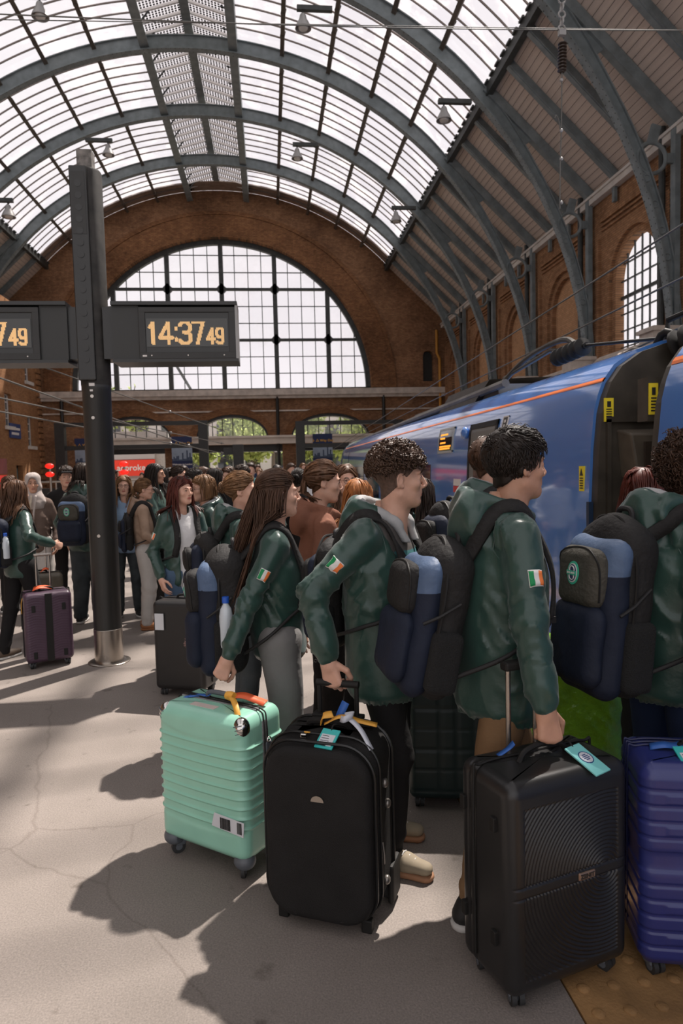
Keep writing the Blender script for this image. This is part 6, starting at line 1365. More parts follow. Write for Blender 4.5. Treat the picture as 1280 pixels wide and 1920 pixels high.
M_rb_b = mat('ribbon_blue', (.03, .12, .42), .5); M_rb_y = mat('ribbon_gold', (.80, .40, .06), .5); M_rb_o = mat('ribbon_orange', (.80, .13, .04), .5); M_rb_w = mat('ribbon_white', (.6, .62, .68), .5); M_chrome = mat('chrome', (.62, .60, .57), .12, 1.)
def luggage_tag(parent, loc, rot, logo=False, w=.062, h=.10):
    t = empty('luggage_tag', loc, parent=parent); t.rotation_euler = rot
    MB().box((-w/2, -.003, -h), (w/2, .003, 0)).build('tag_body', M_tagt if not logo else M_tagpl, t, bevel=.0015)
    if logo:
        MB().torus((0, -.0035, -h*.45), w*.33, .0014, (0, 1, 0), 24, 6).build('logo_ring', mat('logo_navy', (.02, .05, .2), .5), t); MB().lathe([(w*.30, 0), (w*.30, .0006)], (0, -.0042, -h*.45), 24, 'y').build('logo_disc', M_tagp, t)
        g = MB()
        for k in range(4): g.cbox((0, -.0046, -h*.45+.010-.0065*k), (w*(.36 if k in (1, 2) else .24), .0008, .0028))
        g.build('logo_print', MATS['logo_navy'], t)['kind'] = 'stuff'
    else:
        MB().box((-w*.38, -.0042, -h*.88), (w*.38, -.0028, -h*.30)).build('paper_card', M_tagp, t); g = MB()
        for k in range(5): g.box((-w*.32, -.005, -h*.38-.0105*k-.002), (w*(.05+.05*(k % 3)), -.0042, -h*.38-.0105*k))
        g.build('card_print', M_black, t)['kind'] = 'stuff'
    MB().tube(bez([(0, 0, -.006), (0, -.008, .012), (.004, .006, .03)], 8), .003, 6).build('tag_strap', M_rub, t); return t
def case_at(name, x, y, rz, label, cat='suitcase'): return empty(name, (x, y, 0), rz, label, cat)

# ---- mint hard-shell case with horizontal ribs
M_mint = mat('mint_shell', (.30, .60, .465), .32, 0, .5, var=.04, vscale=8, coat=.2); M_gplast = mat('grey_plastic', (.105, .115, .13), .45); M_tyre = mat('tyre_dark', (.03, .03, .03), .6)
rzm = math.atan2(-.27, .35); ux = np.array([math.cos(rzm), math.sin(rzm)]); un = np.array([-ux[1], ux[0]])
c0 = np.array([-.315, 2.795])+un*.115
c = case_at('suitcase', c0[0], c0[1], rzm, 'mint green hard-shell suitcase with horizontal ribs and grey wheels')
W_, D_, H_, Z_ = .475, .27, .595, .075
def mint_fx(p, n):
    x, y, z = p[:, 0], p[:, 1], p[:, 2]; fr = np.clip(-n[:, 1], 0, 1); sd_ = np.clip(np.abs(n[:, 0]), 0, 1); o = np.zeros(len(p)); bend = .040*(1-(x/(W_/2))**2)*fr+.0*sd_
    for k in range(9):
        zc_ = .222+.0405*k-bend*.22+.006*fr; o += .0080*np.exp(-((z-zc_)/.0046)**2)
    o += .004*(1/(1+np.exp(-(z-(.605-bend*1.1))/.003)))*fr; o += .004*(1/(1+np.exp((z-(.205-bend*.5))/.003)))*fr
    return np.where(np.abs(n[:, 2]) > .5, 0, o)*np.clip(1-(np.abs(y-.0) < .012), 0, 1)
V, F, T = shell(W_, D_, H_, .045, .05, mint_fx, 36, 22, 180, Z_); mobj('shell', np_mesh('shell', V, F, T), M_mint, c)
MB().box((-W_/2-.004, -.012, Z_+.03), (-W_/2+.006, .022, Z_+H_-.04)).box((W_/2-.006, -.012, Z_+.03), (W_/2+.004, .022, Z_+H_-.04)).box((-W_/2+.03, -.012, Z_+H_-.006), (W_/2-.03, .022, Z_+H_+.004)).build('zip_band', mat('zip_grey', (.19, .19, .19), .6, var=.2, vscale=60), c, bevel=.004)
for s_ in (-.004, .014): MB().tube(bez([(W_/2+.004, s_, Z_+.05), (W_/2+.005, s_, Z_+H_*.5), (W_/2+.004, s_, Z_+H_-.06), (W_/2-.03, s_, Z_+H_+.003), (0, s_, Z_+H_+.006), (-W_/2+.03, s_, Z_+H_+.003), (-W_/2-.004, s_, Z_+H_-.06)], 50), .003, 6).build('zip_line', M_rub, c)
for sx in (-1, 1):
    g = Field((sx*W_/2-.06, -D_/2-.03, Z_+H_-.09), (sx*W_/2+.06, -D_/2+.07, Z_+H_+.03), .004); g.ell((sx*(W_/2-.034), -D_/2+.036, Z_+H_-.046), (.036, .037, .045), k=0); g.mesh('corner_guard', M_chrome, c)
    for q in (-1, 0, 1): MB().tube(bez([(sx*(W_/2-.055), -D_/2+.006, Z_+H_-.050+.016*q), (sx*(W_/2-.034), -D_/2-.001, Z_+H_-.044+.016*q), (sx*(W_/2-.010), -D_/2+.010, Z_+H_-.036+.014*q)], 10), .0022, 6).build('guard_line', M_gplast, c)
    for sy in (-1, 1):
        caster(c, sx*(W_/2-.055), sy*(D_/2-.045), M_gplast, M_tyre, .030, .5*sx); g = Field((sx*W_/2-.08, sy*D_/2-.08, Z_-.03), (sx*W_/2+.08, sy*D_/2+.08, Z_+.06), .005); g.ell((sx*(W_/2-.042), sy*(D_/2-.038), Z_+.004), (.047, .043, .038), k=0); g.mesh('wheel_housing', M_gplast, c)
lk = MB().box((W_/2, -.004, .45), (W_/2+.014, .036, .54)).build('lock', M_gplast, c, bevel=.006)
for k in range(3): MB().lathe([(.009, -.008), (.009, .008)], (W_/2+.014, .02, .47+.02*k), 12, 'y').build('lock_dial', M_tyre, lk)
MB().torus((W_/2+.012, .016, .548), .011, .003, (1, 0, 0), 16, 6).build('lock_ring', M_chrome, lk)
top = Z_+H_; hc = bez([(-.075, .012, top+.004), (-.065, .012, top+.028), (0, .012, top+.034), (.065, .012, top+.028), (.075, .012, top+.004)], 20)
hd_ = MB().tube(hc, .0105, 10).build('carry_handle', M_gplast, c, True)
HMINT = np.array([c0[0], c0[1], 0])+rotz(rzm)@np.array([.0, .012, top+.034])
ribbon(c, 'blue_ribbon', [(-.16, -.02, top+.004), (-.12, .0, top+.01), (-.08, .01, top+.012), (-.05, .0, top+.022)], .022, M_rb_b, (0, 1, .2)); ribbon(c, 'blue_ribbon', [(-.16, -.02, top+.004), (-.175, -.035, top-.004), (-.175, -.05, top-.02)], .015, M_rb_b, (1, 0, 0))
ribbon(c, 'gold_ribbon', [(.05, .0, top+.03), (.10, -.03, top+.04), (.155, -.07, top+.02), (.190, -.098, top-.03), (.195, -.115, top-.09), (.205, -.118, top-.135)], .024, M_rb_y, (1, .2, 0)); ribbon(c, 'orange_ribbon', [(.06, .01, top+.03), (.11, .03, top+.035), (.17, .045, top+.02), (.21, .05, top+.012)], .036, M_rb_o, (0, 1, .4))
MB().lathe([(.017, -.02), (.02, 0), (.017, .02)], (.065, .0, top+.035), 12, 'x').build('yellow_toggle', M_rb_y, c, True); MB().box((-.09, -.085, top-.002), (.045, -.05, top+.002)).build('paper_label', mat('label_pink', (.60, .50, .46), .6), c)
bt = flat_shape('baggage_sticker', [[(.07, .215), (.235, .205), (.24, .265), (.085, .272)]], .002, M_tagp, c, at=-D_/2-.012)
g = MB(); r_ = random.Random(2)
for i in range(26): g.cbox((.118+.0030*i if i < 18 else .17+.0030*(i-6), -D_/2-.0135, .238), (.0009+.0010*r_.random(), .001, .046))
g.build('barcode', M_black, bt)['kind'] = 'stuff'

# ---- black soft case
M_fab = mat('case_fabric', (.0145, .0135, .013), .8, 0, .25, var=.15, vscale=10, bump=.3, bscale=300); M_pip = mat('case_piping', (.010, .010, .010), .35, 0, .5)
rzb = math.atan2(-.16, .35); ux = np.array([math.cos(rzb), math.sin(rzb)]); un = np.array([-ux[1], ux[0]]); c0 = np.array([.135, 2.345])+un*.135
c = case_at('suitcase', c0[0], c0[1], rzb, 'black soft fabric suitcase with small metal badge and teal tag')
Wb, Db, Hb, Zb = .42, .27, .66, .035
V, F, T = shell(Wb, Db, Hb, .06, .11, lambda p, n: -.010*(p[:, 2] > .6)*0+.006*np.sin(p[:, 2]*4)*np.clip(-n[:, 1], 0, 1), 30, 16, 40, Zb); mobj('body', np_mesh('body', V, F, T), M_fab, c)
def rr_outline(w, h, r, zc_, n=8):
    P = rrect(w, h, r, n); return [(p[0], p[1]+zc_) for p in P]
g = Field((-Wb/2-.02, -Db/2-.07, Zb-.02), (Wb/2+.02, -Db/2+.06, Zb+Hb+.02), .008); X, Y, Z = g.grid(); qx = np.abs(X)-(Wb/2-.010)+.11; qz = np.abs(Z-Zb-Hb*.485)-Hb*.475+.11; d2 = np.hypot(np.maximum(qx, 0), np.maximum(qz, 0))+np.minimum(np.maximum(qx, qz), 0)-.11; dy = np.abs(Y+Db/2-.005)-.040; e_ = .03; g.D = (np.hypot(np.maximum(d2+e_, 0), np.maximum(dy+e_, 0))+np.minimum(np.maximum(d2+e_, dy+e_), 0)-e_).astype(np.float32); g.mesh('front_panel', M_fab, c)
fy = -Db/2-.037
MB().tube([(p[0], fy+.008, p[1]) for p in rr_outline(Wb-.085, Hb*.87, .085, Zb+Hb*.48, 8)]+[(Wb/2-.0375-.0, fy+.008, Zb+Hb*.48)][:0], .005, 6).build('panel_piping', M_pip, c, True); MB().tube([(p[0], -Db/2+.002, p[1]) for p in rr_outline(Wb-.004, Hb-.02, .115, Zb+Hb*.5, 8)], .006, 6).build('edge_piping', M_pip, c, True)
MB().tube([(p[0], -Db/2+.05, p[1]) for p in rr_outline(Wb+.006, Hb+.004, .115, Zb+Hb*.5, 8)], .005, 6).build('main_zip', M_pip, c, True); MB().tube([(p[0], Db/2-.05, p[1]) for p in rr_outline(Wb+.006, Hb+.004, .115, Zb+Hb*.5, 8)], .006, 6).build('edge_piping', M_pip, c, True)
bd = flat_shape('maker_badge', [[(-.024, 0), (.024, 0)]+[(.024*math.cos(a), .022*math.sin(a)) for a in np.linspace(.2, PI-.2, 10)]], .004, M_steel, c, at=fy-.004, loc=(.01, 0, .49)); MB().torus((.01, fy-.005, .502), .005, .001, (0, 1, 0), 12, 5).build('badge_emblem', M_black, bd); bd.location = (.01, 0, .49)
for k, z in enumerate((.52, .43, .16)): MB().sphere((Wb/2+.006, -.03+.03*(k % 2), z), (.013, .017, .017), 12, 8).build('side_stud', mat('stud_metal', (.25, .23, .21), .3, .7), c, True)
MB().tube([(Wb/2+.008, -Db/2+.05, .33), (Wb/2+.012, -Db/2+.05, .29), (Wb/2+.012, -Db/2+.052, .25)], .003, 6).build('zip_pull', M_chrome, c, True); tp = Zb+Hb
MB().tube(bez([(-.08, 0, tp-.004), (-.06, -.01, tp+.02), (.06, -.01, tp+.02), (.08, 0, tp-.004)], 16), .013, 8).build('carry_handle', M_fab, c, True)
pl = MB(); 
for sx in (-.075, .075): pl.tube([(sx, Db/2-.035, tp-.02), (sx, Db/2-.035, .815)], .0095, 8)
pl.tube([(-.085, Db/2-.035, .825), (.085, Db/2-.035, .825)], .014, 10); pl.build('telescopic_handle', M_rub, c, True)
HBLK = np.array([c0[0], c0[1], 0])+rotz(rzb)@np.array([-.06, Db/2-.035, .825])
MB().box((-.10, Db/2-.06, tp-.006), (.10, Db/2-.01, tp+.012)).build('handle_well', M_rub, c, bevel=.004)
luggage_tag(c, (.035, -.07, tp+.016), (math.radians(-62), 0, math.radians(-8)), w=.07, h=.085)
MB().torus((-.055, -.085, tp+.004), .010, .003, (0, .4, 1), 14, 6).build('padlock_ring', M_rb_y, c, True); MB().cbox((-.062, -.105, tp-.002), (.022, .012, .016)).build('padlock', M_chrome, c, bevel=.003)
ribbon(c, 'gold_ribbon', [(-.01, -.03, tp+.02), (.05, -.01, tp+.045), (.12, .0, tp+.03), (.18, .01, tp+.018)], .026, M_rb_y, (0, 1, .2)); ribbon(c, 'blue_ribbon', [(.03, .01, tp+.02), (.04, .02, tp+.05), (.055, .03, tp+.085)], .03, M_rb_b, (1, 0, .2)); ribbon(c, 'gold_ribbon', [(-.02, -.03, tp+.02), (-.01, -.04, tp+.05), (.02, -.02, tp+.055)], .03, M_rb_y, (0, 1, .5))
ribbon(c, 'white_ribbon', [(.05, -.01, tp+.04), (.09, -.03, tp+.045), (.14, -.06, tp+.02), (.185, -.085, tp-.035)], .02, M_rb_w, (.3, 1, .3)); ribbon(c, 'white_ribbon', [(.05, -.02, tp+.04), (.075, -.05, tp+.05), (.10, -.02, tp+.06), (.06, .0, tp+.045)], .022, M_rb_w, (.3, .3, 1))
for sx in (-1, 1):
    MB().lathe([(.02, -.014), (.034, -.012), (.034, .012), (.02, .014)], (sx*(Wb/2-.03), Db/2-.02, .034), 18, 'x').build('rear_wheel', M_tyre, c, True); MB().box((sx*(Wb/2-.05)-.02, -Db/2+.02, .0), (sx*(Wb/2-.05)+.02, -Db/2+.05, .05)).build('front_foot', M_rub, c, bevel=.006)
    MB().box((sx*Wb/2-.012, Db/2-.10, .02), (sx*Wb/2+.012, Db/2+.012, .17)).build('corner_guard', M_rub, c, bevel=.01)
    MB().box((-.1*0+sx*.06-.012, Db/2-.004, .05), (sx*.06+.012, Db/2+.012, .6)).build('back_skid', M_rub, c, bevel=.004)

# ---- black hard case with concentric grooves
M_blk = mat('black_abs', (.017, .0165, .0165), .34, 0, .5, var=.06, vscale=20, bump=.05, bscale=400)
rzz = math.atan2(.13, .42); ux = np.array([math.cos(rzz), math.sin(rzz)]); un = np.array([-ux[1], ux[0]]); Wz, Dz, Hz, Zz = .465, .27, .665, .045
c0 = np.array([.66, 1.86])+ux*(Wz/2)+un*(Dz/2)
c = case_at('suitcase', c0[0], c0[1], rzz, 'black hard-shell suitcase with concentric curved grooves and pale teal tag')
def zen_fx(p, n):
    x, y, z = p[:, 0], p[:, 1], p[:, 2]; fr = np.clip(-n[:, 1], 0, 1)**4; hw = Wz/2-.05; zl, zh = Zz+.055, Zz+Hz-.075
    m_ = fr*np.clip((hw-np.abs(x))/.006, 0, 1)*np.clip((z-zl)/.006, 0, 1)*np.clip((zh-z)/.006, 0, 1); zb = Zz+Hz*.50; band = np.abs(z-zb) < .017; d = np.hypot(x-.13, (z-zb)*1.0); gr = np.abs(np.sin(d*PI/.0125))
    o = -.0055*m_+m_*np.where(band, .0055, .0050*gr); o -= .004*fr*np.exp(-((np.abs(z-zb)-.017)/.003)**2)*(np.abs(x) < Wz/2-.02)
    return o-.006*(np.abs(y-.045) < .006)-.004*(np.abs(y-.075) < .004)
V, F, T = shell(Wz, Dz, Hz, .040, .045, zen_fx, 165, 30, 235, Zz); mobj('shell', np_mesh('shell', V, F, T), M_blk, c)
bp_ = MB().box((.02, -Dz/2-.006, Zz+Hz*.5-.012), (.085, -Dz/2+.002, Zz+Hz*.5+.012)).build('name_plate', mat('bronze_plate', (.40, .27, .20), .35, .7), c, bevel=.004); text('plate_text', 'ZENIT', .019, M_black, bp_, at=-Dz/2-.0075, depth=.0015, loc=(.0525, 0, Zz+Hz*.5), sx=1., bold=.0004)
for k in (Zz+.17, Zz+Hz-.14):
    for yy in (-.06, .1): MB().box((-Wz/2-.012, yy-.012, k-.022), (-Wz/2+.004, yy+.012, k+.022)).build('side_foot', M_rub, c, bevel=.003); MB().box((Wz/2-.004, yy-.012, k-.022), (Wz/2+.012, yy+.012, k+.022)).build('side_foot', M_rub, c, bevel=.003)
MB().tube(bez([(-Wz/2-.002, .045, Zz+.05), (-Wz/2-.003, .045, Zz+Hz-.06), (-Wz/2+.03, .045, Zz+Hz-.001), (0, .045, Zz+Hz+.001), (Wz/2-.03, .045, Zz+Hz-.001), (Wz/2+.003, .045, Zz+Hz-.06), (Wz/2+.002, .045, Zz+.05)], 60), .005, 6).build('zip', M_rub, c, True)
tp = Zz+Hz; hz_ = bez([(-.095, .0, tp-.002), (-.07, .0, tp+.030), (0, .0, tp+.044), (.07, .0, tp+.030), (.095, .0, tp-.002)], 20); MB().tube(hz_, .0095, 8).build('carry_handle', M_rub, c, True)
HZEN = np.array([c0[0], c0[1], 0])+rotz(rzz)@np.array([.015, .0, tp+.046])
ph = MB().tube([(-.055, Dz/2-.03, tp-.01), (-.055, Dz/2-.03, .985)], .009, 10).tube([(.055, Dz/2-.03, tp-.01), (.055, Dz/2-.03, .985)], .009, 10); ph.build('telescopic_pole', M_steel, c, True); MB().box((-.075, Dz/2-.05, .97), (.075, Dz/2-.01, 1.0)).build('pull_grip', M_rub, c, bevel=.008)
luggage_tag(c, (.085, -.035, tp+.030), (math.radians(-68), 0, math.radians(12)), True, w=.072, h=.125); ribbon(c, 'blue_ribbon', [(-.13, .06, tp+.004), (-.09, .06, tp+.02), (-.075, .05, tp+.04)], .02, M_rb_b, (0, 1, 0))
for sx in (-1, 1):
    for sy in (-1, 1): caster(c, sx*(Wz/2-.055), sy*(Dz/2-.05), M_gplast, M_tyre, .025, .3*sx, True)

# ---- blue ribbed hard case
M_cobalt = mat('cobalt_shell', (.022, .030, .155), .36, 0, .5, var=.05, vscale=15, bump=.05, bscale=350, coat=.15)
rzc = math.radians(-14); ux = np.array([math.cos(rzc), math.sin(rzc)]); un = np.array([-ux[1], ux[0]]); Wc, Dc, Hc, Zc = .46, .27, .66, .045; c0 = np.array([1.12, 1.955])+ux*(Wc/2)+un*(Dc/2)
c = case_at('suitcase', c0[0], c0[1], rzc, 'cobalt blue hard-shell suitcase with raised horizontal bars and teal card tag')
def cob_fx(p, n):
    x, y, z = p[:, 0], p[:, 1], p[:, 2]; fr = np.clip(-n[:, 1], 0, 1)**2; sd_ = np.abs(n[:, 0])**2; o = np.zeros(len(p)); zz = z-Zc
    for k in range(12):
        zc_ = .050+.0505*k; wd_ = .0195
        if k in (6,): continue
        o += .0042*np.clip(1.6-np.abs((zz-zc_)/wd_)**6*1.6, 0, 1)*(fr+sd_)
        if k in (1, 3, 8, 10): o += .0035*np.clip(1.5-np.abs((zz-zc_)/(wd_*.72))**6*1.5, 0, 1)*np.clip((Wc/2-.07-np.abs(x))/.006, 0, 1)*fr
    o -= .006*np.exp(-((zz-.353)/.034)**4)*fr; return np.where(np.abs(n[:, 2]) > .5, 0, o)
V, F, T = shell(Wc, Dc, Hc, .04, .045, cob_fx, 50, 20, 190, Zc); mobj('shell', np_mesh('shell', V, F, T), M_cobalt, c); tp = Zc+Hc
for yy in (.02, .045, .07): MB().tube(bez([(-Wc/2-.002, yy, Zc+.05), (-Wc/2-.003, yy, tp-.06), (-Wc/2+.03, yy, tp+.001), (0, yy, tp+.002), (Wc/2-.03, yy, tp+.001), (Wc/2+.003, yy, tp-.06)], 40), .004, 6).build('zip_line', mat('cobalt_zip', (.012, .016, .07), .5), c, True)
MB().tube(bez([(-.08, 0, tp-.002), (-.06, 0, tp+.026), (.06, 0, tp+.026), (.08, 0, tp-.002)], 16), .010, 8).build('carry_handle', M_rub, c, True); HCOB = np.array([c0[0], c0[1], 0])+rotz(rzc)@np.array([0, 0, tp+.03])
luggage_tag(c, (-.075, -.03, tp+.022), (math.radians(-66), 0, math.radians(10)), w=.075, h=.095); ribbon(c, 'blue_ribbon', [(-.17, .0, tp+.006), (-.13, -.01, tp+.018), (-.09, .0, tp+.012), (-.05, -.01, tp+.03), (-.01, 0, tp+.03)], .03, M_rb_b, (0, 1, .3))
for sx in (-1, 1):
    for sy in (-1, 1): caster(c, sx*(Wc/2-.055), sy*(Dc/2-.05), M_gplast, M_tyre, .025, .4, True)

# ---- smaller cases in the crowd
def plain_case(x, y, rz, W, D, H, col, label, ribs=None, handle=.36, tagc=None, zipc=True, dark=False, name='suitcase', rough=.4):
    c = case_at(name, x, y, rz, label); m_ = mat('shell_'+str(col), col, rough, 0, .45, var=.08, vscale=10); Z0 = .05
    fx = ribs or (lambda p, n: np.zeros(len(p))); V, F, T = shell(W, D, H, .035, .04, fx, 30, 12, 72, Z0); mobj('shell', np_mesh('shell', V, F, T), m_, c)
    if zipc: MB().tube(bez([(-W/2-.002, 0, Z0+.04), (-W/2-.003, 0, Z0+H-.05), (-W/2+.03, 0, Z0+H), (0, 0, Z0+H+.002), (W/2-.03, 0, Z0+H), (W/2+.003, 0, Z0+H-.05), (W/2+.002, 0, Z0+.04)], 40), .006, 6).build('zip', M_rub, c, True)
    MB().tube(bez([(-.06, 0, Z0+H-.002), (-.04, 0, Z0+H+.024), (.04, 0, Z0+H+.024), (.06, 0, Z0+H-.002)], 12), .009, 8).build('carry_handle', M_rub, c, True)
    if handle: MB().tube([(-.055, D/2-.03, Z0+H-.01), (-.055, D/2-.03, Z0+H+handle)], .008, 8).tube([(.055, D/2-.03, Z0+H-.01), (.055, D/2-.03, Z0+H+handle)], .008, 8).tube([(-.07, D/2-.03, Z0+H+handle), (.07, D/2-.03, Z0+H+handle)], .013, 8).build('telescopic_handle', M_steel, c, True)
    for sx in (-1, 1):
        for sy in (-1, 1): caster(c, sx*(W/2-.05), sy*(D/2-.05), M_gplast, M_tyre, .025, 0, True)
    return c, Z0+H
def wave_ribs(p, n):
    x, z = p[:, 0], p[:, 2]; fr = np.abs(n[:, 1])**2; return .004*np.abs(np.sin((z+.010*np.cos(x*30))*PI/.022))*fr*(np.abs(x) > .03)
c, tz = plain_case(-1.97, 6.12, math.radians(25), .38, .27, .60, (.068, .038, .060), 'purple wavy-ribbed hard suitcase standing beside the clock post', wave_ribs, handle=.30)
MB().box((-.028, -.142, .06), (.028, -.134, .64)).build('centre_strap', M_rub, c); ribbon(c, 'orange_ribbon', [(-.1, 0, tz+.02), (-.06, -.02, tz+.035), (0, 0, tz+.03), (.05, .02, tz+.015)], .06, M_rb_o, (0, 1, .3)); ribbon(c, 'yellow_ribbon', [(-.18, 0, tz-.02), (-.2, -.02, tz-.09), (-.2, -.02, tz-.18)], .03, M_rb_y, (0, 1, 0))
for xx in (-.12, .12):
    for zz in (.12, .52): MB().box((xx-.015, -.145, zz-.03), (xx+.015, -.13, zz+.03)).build('foot_pad', M_rub, c, bevel=.004)
def vert_ribs(p, n): return .004*np.abs(np.sin(p[:, 0]*PI/.03))*np.abs(n[:, 1])
c, tz = plain_case(-2.36, 7.22, math.radians(20), .40, .25, .60, (.10, .085, .062), 'olive ribbed hard suitcase behind the purple one', vert_ribs, handle=.34); ribbon(c, 'orange_ribbon', [(.0, 0, tz+.02), (.04, -.02, tz+.045), (.08, 0, tz+.03)], .05, M_rb_o, (0, 1, .3))
c, tz = plain_case(-1.16, 7.78, math.radians(-15), .42, .27, .68, (.018, .017, .017), 'tall black suitcase behind person in pale sweatpants', handle=.3)
c, tz = plain_case(-.66, 5.12, math.radians(-20), .40, .26, .66, (.016, .015, .015), 'black suitcase with pink pompom and white paper tag', handle=.0)
pp = MB().sphere((.12, -.155, .42), .034, 16, 12); pom = pp.build('pompom', mat('pompom_pink', (.62, .38, .34), .95, bump=.9, bscale=120), c, True); MB().tube([(.12, -.15, .45), (.115, -.14, .50), (.1, -.125, .56)], .003, 6).build('pompom_cord', M_rb_y, pom)
g_ = np.random.default_rng(4); d_ = g_.normal(size=(420, 3)); d_ /= np.linalg.norm(d_, axis=1)[:, None]; b_ = np.array([.12, -.155, .42]); Cc = np.stack([b_+d_*.03, b_+d_*.040+g_.normal(size=d_.shape)*.003, b_+d_*.047+g_.normal(size=d_.shape)*.005], 1); V, F = strands_vf(Cc, np.full((420, 3), .0011)); mobj('pompom_fluff', np_mesh('fluff', V, F), MATS['pompom_pink'], pom)['kind'] = 'stuff'
MB().box((-.17, -.145, .50), (-.10, -.138, .62)).build('paper_tag', M_tagp, c)
def grid_ribs(p, n):
    x, z = p[:, 0], p[:, 2]; fr = np.abs(n[:, 1])**2; return .004*fr*((np.abs(((x/.075) % 1)-.5) < .42) & (np.abs(((z/.10) % 1)-.5) < .44))
c, tz = plain_case(.87, 3.22, math.radians(-12), .46, .28, .70, (.012, .026, .026), 'dark teal hard suitcase with raised panels behind the fabric one', grid_ribs, handle=.0)
# lime wrapped case
c = case_at('wrapped_suitcase', 1.33, 2.98, math.radians(-10), 'suitcase wrapped in crinkled lime green plastic beside the platform edge'); M_lime = mat('lime_plastic', (.20, .42, .025), .22, 0, .6, var=.2, vscale=8, bump=.7, bscale=18)
g = Field((-.3, -.22, .0), (.3, .22, .92), .014); g.box((0, 0, .45), (.225, .145, .40), .09, k=0); X, Y, Z = g.grid(); ph_ = 24*Z+16*X+3*np.sin(14*X+9*Z)+8*Y; g.D += (.008*(1-np.abs(np.sin(ph_)))**2*-1+.006*wob((X, Y, Z), 22., 2.)).astype(np.float32); g.mesh('plastic_wrap', M_lime, c)
for sx in (-1, 1):
    for sy in (-1, 1): caster(c, sx*.16, sy*.09, M_gplast, M_tyre, .03, .3, True)
MB().tube(bez([(-.2, -.14, .72), (-.26, -.18, .66), (-.285, -.16, .58), (-.275, -.17, .5)], 12), .004, 6).build('loose_strip', M_lime, c, True)
# ================================================================== THE CROWD
GRIP = (1.25, 1.35, .9)
def up(p, dz, dx=0, dy=0): return (p[0]+dx, p[1]+dy, p[2]+dz, 'w')
# --- the four by the big cases
person(.83, 2.42, 84, 1.765, 'person in green jacket and khaki cargo trousers gripping black grooved suitcase', near=2, sk='mid', hair=('short', 'black', .1), head=(-6, 2), flag=[1], bottom='khaki', loose=.95, shoes=('black', 'white'), R=up(HZEN, .098, 0, .01), curlR=GRIP, seed=3, bulk=1.04, hem=.72, headfwd=.05, stance=-.115)
backpack(PEOPLE[-1], 'black and navy backpack worn by person in khaki trousers', zc=1.10, hgt=.52, w=.31, d=.22, tilt=-.2, seed=2, badge=False, cg=.0115, topcol='blue'); P2 = PEOPLE[-1]
person(.465, 2.80, 122, 1.72, 'person with curly quiff and open green jacket over grey shirt with teal band', near=2, sk='fair', hair=('fade', 'curlbrown', .1), head=(-32, 2), under=CL['tee'], extras='band', opening=(.13, .06), lining=True, flag=[1], bottom='black', shoes=('canvas', 'gum'), R=up(HBLK, .09, .02, 0), curlR=(.9, 1.0, .6), seed=5, bulk=1.06, hem=.70, stance=.05, headfwd=.05)
backpack(PEOPLE[-1], 'dark backpack with red item worn by curly-haired person in open jacket', zc=1.13, hgt=.46, d=.16, seed=4, badge=False, cg=.0125)
person(.02, 3.20, 88, 1.64, 'person with long dark half-up hair and grey sweatpants lifting mint suitcase', near=2, fem=True, sk='fair', hair=('halfup', 'brown', .36), head=(-14, 3), flag=[1], hood=False, bottom='grey', loose=1.12, shoes=('white', 'white'), R=up(HMINT, .098, .01, .02), curlR=GRIP, seed=8, bulk=.98, hem=.80, opening=(.03, .012), under=CL['white'])
backpack(PEOPLE[-1], 'navy and black backpack with water bottle worn by person in grey sweatpants', zc=1.07, hgt=.58, d=.27, w=.30, topcol='blue', seed=6, bottle=1, cg=.0115)
person(1.505, 2.45, 78, 1.735, 'person with frizzy curly brown hair in green jacket beside cobalt blue suitcase', near=2, sk='fair', hair=('curly', 'curlbrown', .1), head=(-18, 4), lining=True, flag=[1], bottom='navy', shoes=('black', 'black'), R=up(HCOB, .095, .03, .02), curlR=(1.0, 1.1, .7), seed=11, bulk=1.08, hem=.74, headfwd=.10)
backpack(PEOPLE[-1], 'black backpack with blue top and green oval badge worn by frizzy-haired person', topcol='blue', front='olive', low='navy', zc=1.12, hgt=.62, w=.32, d=.235, tilt=-.10, seed=9, cg=.0115)
# --- row behind
person(1.20, 3.66, 80, 1.77, 'person with cropped hair and grey hood lining standing against the blue train', near=1, sk='fair', hair=('short', 'brown', .1), head=(2, 2), lining=True, seed=13, bulk=1.05)
backpack(PEOPLE[-1], 'black backpack with grey bottle worn by cropped-haired person by train', zc=1.18, seed=12, badge=False)
person(.28, 3.78, 82, 1.68, 'person with light brown ponytail in brown hooded sweatshirt', near=1, fem=True, sk='fair', hair=('pony', 'chestnut', .17), head=(8, -4), top='hoodie', topm=CL['brown'], bottom='black', seed=15, hem=.86)
person(-.19, 4.22, 80, 1.63, 'person with dark blonde bun and grey-lined hood in green jacket', near=1, fem=True, sk='fair', hair=('bun', 'dkblonde', .1), head=(14, 2), lining=True, flag=[1], bottom='djeans', seed=17)
backpack(PEOPLE[-1], 'dark blue backpack worn by person with blonde bun', seed=14, badge=False, zc=1.12)
person(-.70, 5.5, 150, 1.60, 'person with long dark red hair, white shirt and open green jacket', near=1, fem=True, sk='fair', hair=('long', 'auburn', .22), head=(-18, 3), hood=False, under=CL['white'], opening=(.085, .07), flag=[1], bottom='jeans', shoes=('white', 'white'), seed=19, L=(-.20, .20, .92))
backpack(PEOPLE[-1], 'black backpack worn by red-haired person in white shirt', seed=16, badge=False)
sg_o, sg_f, sg_a = PEOPLE[-1][0], PEOPLE[-1][1], PEOPLE[-1][2]
sgl = MB()
for q in (-1, 1): sgl.torus((q*.034, .07, 1.752), .023, .003, (q*.2, .5, 1), 18, 6); sgl.tube([(q*.058, .06, 1.752), (q*.075, .0, 1.70), (q*.076, -.03, 1.67)], .0022, 6)
sgl.build('raised_sunglasses', M_black, sg_o, True)
